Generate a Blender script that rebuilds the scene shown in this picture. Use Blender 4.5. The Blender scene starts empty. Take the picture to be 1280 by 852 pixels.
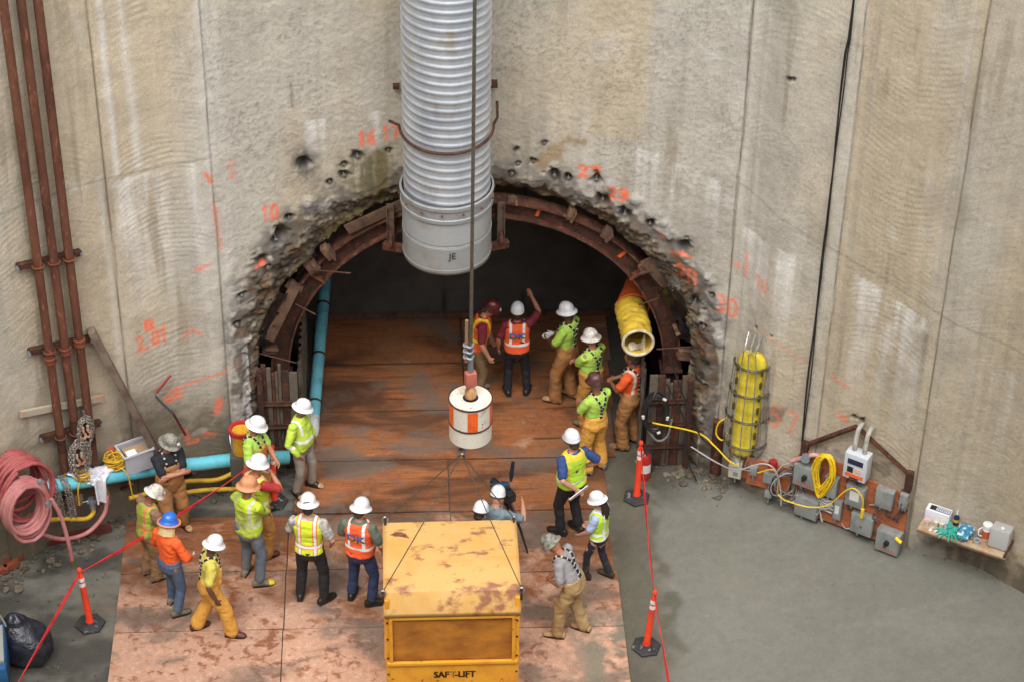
import bpy, bmesh, math, random
import numpy as np
from mathutils import Vector, Matrix, noise as mnoise
from mathutils.bvhtree import BVHTree
random.seed(7)
scene = bpy.context.scene
COL = scene.collection
rad = math.radians

# ---------------------------------------------------------------- camera
CAM = np.array([-1.02, -28.2, 23.5])
CM = np.array([[0.99878901, -0.0177947, 0.04586777],
               [-0.04729849, -0.60389736, 0.79565749],
               [0.01354093, -0.79686343, -0.60400771]])   # columns: image right, image down, view direction
cd = bpy.data.cameras.new('camera'); cam = bpy.data.objects.new('camera', cd); COL.objects.link(cam)
cd.sensor_width = 36.0; cd.lens = 36.0 * 2944.0 / 1280.0
cd.clip_start = 0.5; cd.clip_end = 400.0
mw = Matrix.Identity(4)
for i in range(3):
    mw[i][0] = CM[i, 0]; mw[i][1] = -CM[i, 1]; mw[i][2] = -CM[i, 2]; mw[i][3] = CAM[i]
cam.matrix_world = mw
scene.camera = cam

# ---------------------------------------------------------------- sky, sun, exposure
SUN_EL, SUN_AZ = 58.0, -28.0            # overcast: a weak, very soft sun, high behind the camera to the left
world = bpy.data.worlds.new('World'); scene.world = world; world.use_nodes = True
wn = world.node_tree; wn.nodes.clear()
sky = wn.nodes.new('ShaderNodeTexSky'); sky.sky_type = 'NISHITA'; sky.sun_disc = False
sky.sun_elevation = rad(SUN_EL); sky.sun_rotation = rad(180.0 + SUN_AZ)
sky.air_density = 1.0; sky.dust_density = 3.0; sky.ozone_density = 1.0
hsv = wn.nodes.new('ShaderNodeHueSaturation'); hsv.inputs['Saturation'].default_value = 0.22   # cloud cover: nearly white sky light
bg = wn.nodes.new('ShaderNodeBackground'); bg.inputs['Strength'].default_value = 0.15
wo = wn.nodes.new('ShaderNodeOutputWorld')
wn.links.new(sky.outputs[0], hsv.inputs['Color']); wn.links.new(hsv.outputs[0], bg.inputs[0]); wn.links.new(bg.outputs[0], wo.inputs[0])
sl = bpy.data.lights.new('sun', 'SUN'); sl.energy = 1.3; sl.angle = rad(30); sl.color = (1.0, 0.95, 0.88)
so = bpy.data.objects.new('sun', sl); COL.objects.link(so)
_d = Vector((math.sin(rad(SUN_AZ)) * math.cos(rad(SUN_EL)), -math.cos(rad(SUN_AZ)) * math.cos(rad(SUN_EL)), math.sin(rad(SUN_EL))))
so.rotation_euler = _d.to_track_quat('Z', 'Y').to_euler(); so.location = _d * 60
scene.view_settings.view_transform = 'Standard'; scene.view_settings.look = 'None'
scene.view_settings.exposure = 0.97; scene.view_settings.gamma = 1.0
scene.view_settings.use_curve_mapping = False
scene.cycles.use_denoising = True
scene.cycles.max_bounces = 6; scene.cycles.diffuse_bounces = 3; scene.cycles.glossy_bounces = 3; scene.cycles.transparent_max_bounces = 6
# ---------------------------------------------------------------- helpers
R_SHAFT = 10.7
def srgb(r, g, b):
    f = lambda c: ((c / 255.0 + 0.055) / 1.055) ** 2.4 if c > 10 else c / 255.0 / 12.92
    return (f(r), f(g), f(b))
def sm(a, b, x):
    t = np.clip((x - a) / (b - a), 0, 1); return t * t * (3 - 2 * t)
def _hash(ix, iy, iz, seed):
    h = (ix.astype(np.uint32) * np.uint32(374761393) + iy.astype(np.uint32) * np.uint32(668265263)
         + iz.astype(np.uint32) * np.uint32(2246822519) + np.uint32(seed * 3266489917 % 4294967296))
    h = (h ^ (h >> np.uint32(13))) * np.uint32(1274126177)
    h = (h ^ (h >> np.uint32(15))) * np.uint32(2246822519)
    return ((h ^ (h >> np.uint32(16))) & np.uint32(0xffffff)).astype(np.float32) / 16777215.0
def vnoise(x, y, z=None, seed=0):
    """smooth value noise in -1..1"""
    x = np.asarray(x, np.float32); y = np.asarray(y, np.float32)
    fx, fy = np.floor(x), np.floor(y); ix, iy = fx.astype(np.int64), fy.astype(np.int64)
    u, v = x - fx, y - fy; u = u * u * (3 - 2 * u); v = v * v * (3 - 2 * v)
    def layer(iz):
        a = _hash(ix, iy, iz, seed); b = _hash(ix + 1, iy, iz, seed); c = _hash(ix, iy + 1, iz, seed); d = _hash(ix + 1, iy + 1, iz, seed)
        return (a * (1 - u) + b * u) * (1 - v) + (c * (1 - u) + d * u) * v
    if z is None: return layer(np.zeros_like(ix)) * 2 - 1
    z = np.asarray(z, np.float32); fz = np.floor(z); iz = fz.astype(np.int64); w = z - fz; w = w * w * (3 - 2 * w)
    return (layer(iz) * (1 - w) + layer(iz + 1) * w) * 2 - 1
def fbm(x, y, z=None, oct=4, seed=0, gain=0.5):
    t = 0; a = 1.0; k = 1.0; n = 0
    for o in range(oct):
        t = t + a * vnoise(x * k, y * k, None if z is None else z * k, seed + o * 17); n += a; a *= gain; k *= 2.03
    return t / n

def shards(x, y, seed=0):
    """broken faces: per cell a level and a tilt -> height, cell value, edge closeness"""
    fx, fy = np.floor(x), np.floor(y); ix, iy = fx.astype(np.int64), fy.astype(np.int64); z0 = np.zeros_like(ix)
    best = np.full(x.shape, 9.0); sec = np.full(x.shape, 9.0); val = np.zeros(x.shape); hgt = np.zeros(x.shape)
    for i in (-1, 0, 1):
        for j in (-1, 0, 1):
            a, b = ix + i, iy + j; jx = _hash(a, b, z0, seed); jy = _hash(a, b, z0, seed + 1); dx = x - (fx + i + jx); dy = y - (fy + j + jy); d = dx * dx + dy * dy
            near = d < best; sec = np.where(near, best, np.minimum(sec, d)); best = np.where(near, d, best); v = _hash(a, b, z0, seed + 2)
            h = (v - .5) + (_hash(a, b, z0, seed + 3) - .5) * 1.4 * dx + (_hash(a, b, z0, seed + 4) - .5) * 1.4 * dy
            val = np.where(near, v, val); hgt = np.where(near, h, hgt)
    return hgt, val, np.sqrt(sec) - np.sqrt(best)

ROOTM = {}
def tag(o, label=None, cat=None, group=None, kind=None):
    if label: o['label'] = label
    if cat: o['category'] = cat
    if group: o['group'] = group
    if kind: o['kind'] = kind
    return o
def thing(name, label, cat, loc=(0, 0, 0), rotz=0.0, group=None, kind=None):
    o = bpy.data.objects.new(name, None); COL.objects.link(o)
    o.empty_display_size = 0.1
    o.location = loc; o.rotation_euler = (0, 0, rotz)
    ROOTM[o.name] = Matrix.Translation(Vector(loc)) @ Matrix.Rotation(rotz, 4, 'Z')
    return tag(o, label, cat, group, kind)
def rootm(o):
    while o.parent: o = o.parent
    return ROOTM.get(o.name, Matrix.Identity(4))
def link(name, me, parent=None):
    o = bpy.data.objects.new(name, me); COL.objects.link(o)
    if parent is not None: o.parent = parent
    return o
def mesh_np(name, v, faces4, mat, parent=None, smooth=True, col=None, attrs=None, local=False):
    """big numpy mesh: v (N,3), faces (M,4) int"""
    v = np.asarray(v, np.float32)
    if parent is not None and not local:
        m = np.array(rootm(parent).inverted()); v = v @ m[:3, :3].T.astype(np.float32) + m[:3, 3].astype(np.float32)
    me = bpy.data.meshes.new(name)
    k = faces4.shape[1]
    me.vertices.add(len(v)); me.vertices.foreach_set('co', v.ravel())
    me.loops.add(faces4.size); me.loops.foreach_set('vertex_index', faces4.astype(np.int32).ravel())
    me.polygons.add(len(faces4)); me.polygons.foreach_set('loop_start', np.arange(0, faces4.size, k, dtype=np.int32))
    me.update(calc_edges=True)
    if smooth: me.shade_smooth()
    if col is not None:
        a = me.color_attributes.new('col', 'FLOAT_COLOR', 'POINT')
        c = np.ones((len(v), 4), np.float32); c[:, :col.shape[1]] = col; a.data.foreach_set('color', c.ravel())
    for k2, val in (attrs or {}).items():
        a = me.attributes.new(k2, 'FLOAT', 'POINT'); a.data.foreach_set('value', np.asarray(val, np.float32))
    me.materials.append(mat)
    return link(name, me, parent)

class MB:
    def __init__(s): s.v = []; s.f = []; s.m = []
    def add(s, v, f, m=0):
        o = len(s.v); s.v.extend([tuple(p) for p in v]); s.f.extend([tuple(i + o for i in q) for q in f]); s.m.extend([m] * len(f)); return s
    def box(s, c, d, rz=0.0, rot=None, m=0, bev=0.0):
        hx, hy, hz = d[0] / 2, d[1] / 2, d[2] / 2
        R = rot if rot is not None else Matrix.Rotation(rz, 3, 'Z')
        c = Vector(c)
        if bev <= 0:
            v = [c + R @ Vector((x * hx, y * hy, z * hz)) for x in (-1, 1) for y in (-1, 1) for z in (-1, 1)]
            return s.add(v, [(0, 1, 3, 2), (4, 6, 7, 5), (0, 4, 5, 1), (2, 3, 7, 6), (0, 2, 6, 4), (1, 5, 7, 3)], m)
        bev = min(bev, hx * .9, hy * .9, hz * .9)
        bm = bmesh.new(); bmesh.ops.create_cube(bm, size=1.0)
        for q in bm.verts: q.co = Vector((q.co.x * d[0], q.co.y * d[1], q.co.z * d[2]))
        bmesh.ops.bevel(bm, geom=bm.edges[:], offset=bev, segments=2, affect='EDGES', profile=0.6)
        bm.verts.index_update()
        s.add([c + R @ q.co for q in bm.verts], [[q.index for q in f.verts] for f in bm.faces], m); bm.free(); return s
    def bar(s, a, b, w, h, m=0, up=(0, 0, 1), bev=0.0):
        """rectangular bar from a to b, w across, h along up"""
        a = Vector(a); b = Vector(b); y = (b - a); L = y.length; y.normalize(); u = Vector(up)
        x = y.cross(u)
        if x.length < 1e-4: x = y.cross(Vector((1, 0, 0)))
        x.normalize(); z = x.cross(y)
        return s.box((a + b) / 2, (w, L, h), rot=Matrix((x, y, z)).transposed(), m=m, bev=bev)
    def tube(s, pts, r, n=10, closed=False, caps=True, m=0):
        pts = [Vector(p) for p in pts]; k = len(pts)
        rr = r if hasattr(r, '__len__') else [r] * k
        tang = []
        for i in range(k):
            if closed: t = pts[(i + 1) % k] - pts[i - 1]
            else: t = pts[min(i + 1, k - 1)] - pts[max(i - 1, 0)]
            tang.append(t.normalized() if t.length > 1e-9 else Vector((0, 0, 1)))
        u = tang[0].orthogonal().normalized(); v = []
        for i in range(k):
            t = tang[i]; u = (u - t * u.dot(t));
            if u.length < 1e-6: u = t.orthogonal()
            u.normalize(); w = t.cross(u)
            for j in range(n):
                a = 2 * math.pi * j / n
                v.append(pts[i] + (u * math.cos(a) + w * math.sin(a)) * rr[i])
        f = []
        for i in range(k if closed else k - 1):
            i2 = (i + 1) % k
            for j in range(n):
                j2 = (j + 1) % n; f.append((i * n + j, i * n + j2, i2 * n + j2, i2 * n + j))
        if caps and not closed:
            f.append(tuple(range(n - 1, -1, -1))); f.append(tuple((k - 1) * n + j for j in range(n)))
        return s.add(v, f, m)
    def cyl(s, a, b, r, r2=None, n=16, m=0):
        return s.tube([a, b], [r, r if r2 is None else r2], n, m=m)
    def lathe(s, prof, n=24, c=(0, 0, 0), rot=None, m=0, caps=True):
        c = Vector(c); v = []; k = len(prof)
        for (r, z) in prof:
            for j in range(n):
                a = 2 * math.pi * j / n; p = Vector((r * math.cos(a), r * math.sin(a), z))
                v.append(c + (rot @ p if rot is not None else p))
        f = [(i * n + j, i * n + (j + 1) % n, (i + 1) * n + (j + 1) % n, (i + 1) * n + j) for i in range(k - 1) for j in range(n)]
        if caps: f.append(tuple(range(n - 1, -1, -1))); f.append(tuple((k - 1) * n + j for j in range(n)))
        return s.add(v, f, m)
    def ell(s, c, r, n=14, rot=None, m=0):
        prof = [(math.sin(math.pi * i / n), -math.cos(math.pi * i / n)) for i in range(n + 1)]
        prof[0] = (0.02, -1); prof[-1] = (0.02, 1)
        t = MB().lathe(prof, n + 4); c = Vector(c); o = []
        for p in t.v:
            q = Vector((p[0] * r[0], p[1] * r[1], p[2] * r[2])); o.append(c + (rot @ q if rot is not None else q))
        return s.add(o, t.f, m)
    def prism(s, poly, a, b, m=0):
        """poly: list of Vector bottoms, extruded by vector (b-a)"""
        d = Vector(b) - Vector(a); n = len(poly); p = [Vector(q) for q in poly]
        v = p + [q + d for q in p]
        return s.add(v, [tuple(range(n - 1, -1, -1)), tuple(range(n, 2 * n))] + [(i, (i + 1) % n, n + (i + 1) % n, n + i) for i in range(n)], m)
    def warp(s, fn): s.v = [tuple(fn(Vector(p))) for p in s.v]; return s
    def build(s, name, mats, parent=None, smooth=40, local=False):
        v = s.v
        if parent is not None and not local:
            mi = rootm(parent).inverted(); v = [mi @ Vector(p) for p in v]
        me = bpy.data.meshes.new(name); me.from_pydata([tuple(p) for p in v], [], s.f); 
        mats = mats if isinstance(mats, (list, tuple)) else [mats]
        for q in mats: me.materials.append(q)
        if len(mats) > 1: me.polygons.foreach_set('material_index', s.m)
        me.update()
        if smooth: me.shade_smooth(); me.set_sharp_from_angle(angle=rad(smooth))
        return link(name, me, parent)
def fix_normals(o):
    bm = bmesh.new(); bm.from_mesh(o.data); bmesh.ops.recalc_face_normals(bm, faces=bm.faces); bm.to_mesh(o.data); bm.free(); return o
def solo(mb, name, mats, label, cat, group=None, smooth=40, kind=None):
    """a thing that is one mesh, its origin at its base centre"""
    v = np.array(mb.v); c = (v.min(0) + v.max(0)) / 2; c[2] = v[:, 2].min()
    mb.v = [tuple(p) for p in (v - c)]
    o = mb.build(name, mats, None, smooth); o.location = c
    ROOTM[o.name] = Matrix.Translation(Vector(c))
    return tag(o, label, cat, group, kind)
def spline(pts, n=8):
    """Catmull-Rom through pts"""
    P = [Vector(p) for p in pts]; P = [P[0] * 2 - P[1]] + P + [P[-1] * 2 - P[-2]]; out = []
    for i in range(1, len(P) - 2):
        for k in range(n):
            t = k / n; a, b, c, d = P[i - 1], P[i], P[i + 1], P[i + 2]
            out.append(0.5 * ((2 * b) + (c - a) * t + (2 * a - 5 * b + 4 * c - d) * t * t + (3 * b - a - 3 * c + d) * t ** 3))
    out.append(P[-2]); return out
def text_mesh(txt, size, extrude=0.002, bold=0.0):
    cu = bpy.data.curves.new('t', 'FONT'); cu.body = txt; cu.size = size; cu.extrude = extrude; cu.align_x = 'CENTER'; cu.align_y = 'CENTER'
    cu.resolution_u = 3; cu.offset = bold
    o = bpy.data.objects.new('t', cu); COL.objects.link(o)
    dg = bpy.context.evaluated_depsgraph_get(); me = bpy.data.meshes.new_from_object(o.evaluated_get(dg))
    v = [q.co.copy() for q in me.vertices]; f = [tuple(p.vertices) for p in me.polygons]
    bpy.data.objects.remove(o); bpy.data.curves.remove(cu); bpy.data.meshes.remove(me); return v, f

# ---------------------------------------------------------------- the shaft's plan: a cylinder with a slight bulge
def bulge(s):
    return 0.30 * sm(3.85, 4.6, s) * (1 - sm(7.1, 8.2, s))
def wall_pt(s, z, off=0.0):
    """point on the wall at arc length s and height z, off metres in front of it"""
    th = s / R_SHAFT; r = R_SHAFT - off - float(bulge(np.float64(s)))
    return Vector((r * math.sin(th), r * math.cos(th) - R_SHAFT, z))
def wall_rot(s): return -s / R_SHAFT      # z-rotation that turns +Y (into the wall) to the wall's outward radius

# ---------------------------------------------------------------- materials
def nd(nt, t, **kw):
    n = nt.nodes.new(t)
    for k, v in kw.items():
        if k in n.inputs: n.inputs[k].default_value = v
        else: setattr(n, k, v)
    return n
def c4(c): return (c[0], c[1], c[2], 1.0)
MATS = {}
def M(name, c, rough=0.6, metal=0.0, c2=None, ns=4.0, lo=0.45, hi=0.65, c3=None, ns3=15.0, lo3=0.55, hi3=0.7, bump=0.0, bs=40.0,
      coat=0.0, rough2=None, world_co=False, stretch=None, trans=0.0, alpha=1.0, sheen=0.0, var=0.10, vs=60.0):
    if name in MATS: return MATS[name]
    m = bpy.data.materials.new(name); m.use_nodes = True; nt = m.node_tree; nt.nodes.clear(); L = nt.links.new
    out = nd(nt, 'ShaderNodeOutputMaterial'); b = nd(nt, 'ShaderNodeBsdfPrincipled'); L(b.outputs[0], out.inputs[0])
    b.inputs['Roughness'].default_value = rough; b.inputs['Metallic'].default_value = metal
    b.inputs['Coat Weight'].default_value = coat; b.inputs['Transmission Weight'].default_value = trans; b.inputs['Alpha'].default_value = alpha
    b.inputs['Sheen Weight'].default_value = sheen
    if world_co: co = nd(nt, 'ShaderNodeNewGeometry').outputs['Position']
    else:
        tc = nd(nt, 'ShaderNodeTexCoord'); oi = nd(nt, 'ShaderNodeObjectInfo'); va = nd(nt, 'ShaderNodeVectorMath', operation='MULTIPLY_ADD')
        cb = nd(nt, 'ShaderNodeCombineXYZ'); 
        for i in range(3): L(oi.outputs['Random'], cb.inputs[i])
        L(cb.outputs[0], va.inputs[0]); va.inputs[1].default_value = (37.0, 11.0, 23.0); L(tc.outputs['Object'], va.inputs[2]); co = va.outputs[0]
    if stretch:
        mp = nd(nt, 'ShaderNodeMapping'); mp.inputs['Scale'].default_value = stretch; L(co, mp.inputs['Vector']); co = mp.outputs[0]
    cur = None
    def mix(colA, facsock, colB):
        x = nd(nt, 'ShaderNodeMix', data_type='RGBA'); L(facsock, x.inputs[0])
        if isinstance(colA, tuple): x.inputs[6].default_value = c4(colA)
        else: L(colA, x.inputs[6])
        x.inputs[7].default_value = c4(colB); return x.outputs[2]
    def mask(scale, a, bb, det=6.0):
        n = nd(nt, 'ShaderNodeTexNoise'); n.inputs['Scale'].default_value = scale; n.inputs['Detail'].default_value = det; n.inputs['Roughness'].default_value = 0.62
        L(co, n.inputs['Vector']); r = nd(nt, 'ShaderNodeMapRange'); r.inputs[1].default_value = a; r.inputs[2].default_value = bb
        L(n.outputs[0], r.inputs[0]); return r.outputs[0]
    cur = tuple(c)
    if c2 is not None:
        mk = mask(ns, lo, hi); cur = mix(cur, mk, c2)
        if rough2 is not None:
            rm = nd(nt, 'ShaderNodeMapRange'); rm.inputs[3].default_value = rough; rm.inputs[4].default_value = rough2; L(mk, rm.inputs[0]); L(rm.outputs[0], b.inputs['Roughness'])
    if c3 is not None: cur = mix(cur, mask(ns3, lo3, hi3), c3)
    if var > 0:
        n = nd(nt, 'ShaderNodeTexNoise'); n.inputs['Scale'].default_value = vs; n.inputs['Detail'].default_value = 3; L(co, n.inputs['Vector'])
        r = nd(nt, 'ShaderNodeMapRange'); r.inputs[3].default_value = 1 - var * 2; r.inputs[4].default_value = 1 + var * 2; L(n.outputs[0], r.inputs[0])
        x = nd(nt, 'ShaderNodeMix', data_type='RGBA', blend_type='MULTIPLY'); x.inputs[0].default_value = 1.0
        if isinstance(cur, tuple): x.inputs[6].default_value = c4(cur)
        else: L(cur, x.inputs[6])
        L(r.outputs[0], x.inputs[7]); cur = x.outputs[2]
    if isinstance(cur, tuple): b.inputs['Base Color'].default_value = c4(cur)
    else: L(cur, b.inputs['Base Color'])
    if bump > 0:
        n = nd(nt, 'ShaderNodeTexNoise'); n.inputs['Scale'].default_value = bs; n.inputs['Detail'].default_value = 4; L(co, n.inputs['Vector'])
        bp = nd(nt, 'ShaderNodeBump'); bp.inputs['Strength'].default_value = bump; bp.inputs['Distance'].default_value = 0.4 / bs; L(n.outputs[0], bp.inputs['Height']); L(bp.outputs[0], b.inputs['Normal'])
    MATS[name] = m; return m

def attr_mat(name, rough=0.9, rough_attr=None, bumps=((60, 0.6, 0.006), (180, 0.5, 0.002)), var=0.16, vs=(45.0, 160.0), spec=0.4):
    """colour from the mesh's own albedo map, grain and relief from noise"""
    m = bpy.data.materials.new(name); m.use_nodes = True; nt = m.node_tree; nt.nodes.clear(); L = nt.links.new
    out = nd(nt, 'ShaderNodeOutputMaterial'); b = nd(nt, 'ShaderNodeBsdfPrincipled'); L(b.outputs[0], out.inputs[0])
    b.inputs['Roughness'].default_value = rough; b.inputs['Specular IOR Level'].default_value = spec
    co = nd(nt, 'ShaderNodeNewGeometry').outputs['Position']
    at = nd(nt, 'ShaderNodeAttribute', attribute_name='col'); cur = at.outputs['Color']
    for sc in vs:
        n = nd(nt, 'ShaderNodeTexNoise'); n.inputs['Scale'].default_value = sc; n.inputs['Detail'].default_value = 3; L(co, n.inputs['Vector'])
        r = nd(nt, 'ShaderNodeMapRange'); r.inputs[1].default_value = 0.25; r.inputs[2].default_value = 0.75; r.inputs[3].default_value = 1 - var; r.inputs[4].default_value = 1 + var; L(n.outputs[0], r.inputs[0])
        x = nd(nt, 'ShaderNodeMix', data_type='RGBA', blend_type='MULTIPLY'); x.inputs[0].default_value = 1.0; L(cur, x.inputs[6]); L(r.outputs[0], x.inputs[7]); cur = x.outputs[2]
    L(cur, b.inputs['Base Color'])
    if rough_attr:
        ra = nd(nt, 'ShaderNodeAttribute', attribute_name=rough_attr); L(ra.outputs['Fac'], b.inputs['Roughness'])
    nrm = None
    for sc, st, dist in bumps:
        n = nd(nt, 'ShaderNodeTexNoise'); n.inputs['Scale'].default_value = sc; n.inputs['Detail'].default_value = 4; L(co, n.inputs['Vector'])
        bp = nd(nt, 'ShaderNodeBump'); bp.inputs['Strength'].default_value = st; bp.inputs['Distance'].default_value = dist; L(n.outputs[0], bp.inputs['Height'])
        if nrm: L(nrm, bp.inputs['Normal'])
        nrm = bp.outputs[0]
    if nrm: L(nrm, b.inputs['Normal'])
    return m
# ---------------------------------------------------------------- shaft wall: cast panels with cutter marks, broken out round the tunnel
HOLE_C = (0.05, 1.5)
def hole_r(s, z):
    """distance from the tunnel axis, sides straight below the springing"""
    dx = np.abs(s - HOLE_C[0]); dz = np.maximum(z - HOLE_C[1], 0)
    return np.sqrt(dx * dx + dz * dz)
JOINTS = [-9.0, -7.35, -5.22, -3.71, 3.79, 5.42, 7.06, 9.6]
DIG = {'0': [[(.1, .1), (.1, .9), (.5, 1), (.8, .8), (.8, .2), (.5, 0), (.1, .1)]], '1': [[(.2, .75), (.45, 1), (.45, 0)]],
       '2': [[(.1, .8), (.4, 1), (.8, .8), (.7, .5), (.1, 0), (.9, .05)]], '3': [[(.1, .9), (.6, 1), (.8, .75), (.4, .52), (.8, .25), (.5, 0), (.1, .1)]],
       '5': [[(.8, 1), (.2, 1), (.15, .55), (.6, .6), (.8, .3), (.5, 0), (.1, .08)]], '6': [[(.7, 1), (.2, .6), (.15, .15), (.5, 0), (.8, .2), (.6, .5), (.2, .35)]],
       '7': [[(.1, .95), (.85, 1), (.4, 0)]], '9': [[(.75, .6), (.3, .5), (.15, .8), (.5, 1), (.8, .8), (.75, .3), (.4, 0)]], '.': [[(.3, 0), (.35, .05)]]}
STROKES = []       # spray paint: (list of (s, z), half width, strength)
def spray_text(t, s, z, w, h, hw=0.024, k=1.0, tilt=0.0):
    n = len(t); cw = w / n
    for i, ch in enumerate(t):
        for st in DIG[ch]:
            STROKES.append(([(s - w / 2 + (i + p[0] * .85) * cw, z - h / 2 + p[1] * h + tilt * ((i + p[0]) * cw)) for p in st], hw, k))
spray_text('16', -1.48, 5.77, 0.26, 0.22, k=.9); spray_text('17', -1.14, 5.84, 0.26, 0.20, k=.9)
spray_text('10', -2.90, 4.74, 0.26, 0.25, k=1); spray_text('27', 1.68, 5.20, 0.34, 0.19, k=1, tilt=-.1); spray_text('29', 2.10, 4.87, 0.34, 0.21, k=1, tilt=-.15)
spray_text('30', 3.80, 3.20, 0.36, 0.30, k=.8, tilt=-.2); spray_text('5', -3.42, 5.56, 0.14, 0.26, k=.45)
spray_text('2.01', -4.78, 3.02, 0.50, 0.26, k=.85, tilt=.15); spray_text('0', -4.80, 3.30, 0.12, 0.16, hw=.035, k=1)
spray_text('57', 4.90, 1.62, 0.50, 0.36, k=.6, tilt=-.15); spray_text('20', 3.16, 3.62, 0.36, 0.26, k=.7, tilt=-.3)
spray_text('10', 4.32, 3.82, 0.24, 0.22, k=.5)
for st in [([(-4.62, 2.02), (-4.3, 2.07), (-3.72, 2.12)], .025, .6), ([(-4.68, 1.93), (-4.5, 2.06), (-4.42, 1.9), (-4.66, 1.86), (-4.45, 1.97)], .03, .8),
           ([(-5.58, 1.32), (-5.53, 1.28)], .06, 1), ([(-3.71, 5.05), (-3.66, 4.3)], .03, .45), ([(-3.80, 5.60), (-3.72, 5.42)], .03, .9),
           ([(-4.05, 4.02), (-3.85, 4.08)], .03, .7), ([(4.02, 4.2), (4.04, 3.8)], .025, .6), ([(3.86, 3.95), (3.93, 3.9)], .035, .5), ([(-4.35, 2.92), (-4.18, 3.02), (-4.05, 2.9)], .025, .6),
           ([(-3.86, 1.62), (-3.90, 1.42)], .05, .8), ([(-4.42, 1.22), (-4.38, 0.98), (-4.25, 0.98)], .035, .7), ([(-4.12, 1.05), (-4.0, 1.0)], .05, .5),
           ([(4.4, 3.05), (5.05, 2.75), (5.2, 2.7)], .02, .35), ([(5.55, 2.62), (5.8, 2.5)], .03, .4), ([(5.75, 1.95), (5.82, 1.92)], .05, .8), ([(2.9, 3.95), (3.2, 3.9)], .025, .7),
           ([(-3.15, 3.85), (-3.05, 3.88)], .03, .7), ([(2.7, 4.28), (2.8, 4.15)], .02, .6), ([(-5.95, 1.62), (-5.86, 1.58)], .07, .9)]:
    STROKES.append(st)
PITS = [(-2.4, 5.47, .11), (-2.19, 5.47, .04), (-1.83, 5.37, .05), (-2.04, 5.11, .05), (-2.19, 4.9, .045), (-1.63, 5.49, .06), (-1.37, 5.45, .045), (-1.19, 5.55, .05), (-1.03, 5.58, .04),
        (-1.83, 5.19, .06), (.62, 5.49, .035), (.73, 5.47, .045), (.65, 5.26, .045), (.87, 5.3, .055), (1.17, 5.08, .08), (1.37, 5.05, .08), (1.77, 5.05, .09), (1.87, 4.72, .08),
        (-2.77, 4.34, .08), (-2.64, 4.6, .07), (-3.28, 3.9, .07), (-3.07, 3.96, .08), (-2.85, 4.26, .07), (-2.99, 3.8, .06), (3.41, 3.62, .05), (3.55, 3.29, .05), (3.09, 4.06, .09),
        (2.57, 4.39, .08), (1.01, 5.61, .04), (.56, 5.09, .05), (2.2, 4.5, .07), (2.38, 4.62, .06), (-3.4, 3.4, .06), (-3.5, 2.9, .06), (3.3, 3.1, .07), (3.45, 2.7, .06), (4.43, 7.27, .04), (4.5, 7.3, .03),
        (4.28, 3.02, .025), (4.55, 3.02, .025), (5.95, 2.02, .035), (6.08, 2.0, .035)]
LUMPS = [(2.35, 4.75, .10), (2.62, 4.55, .12), (2.9, 4.22, .10), (3.48, 3.55, .10), (3.6, 3.2, .12), (3.62, 2.95, .10), (3.7, 2.5, .12), (2.75, 4.35, .13), (-3.22, 3.78, .09), (-2.85, 4.15, .10), (-2.35, 4.75, .14), (-2.1, 4.7, .12), (1.95, 4.95, .1)]
PITS = [q for i, q in enumerate(PITS) if i not in (1, 4, 6, 8, 11, 20, 24, 31)]
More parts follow.
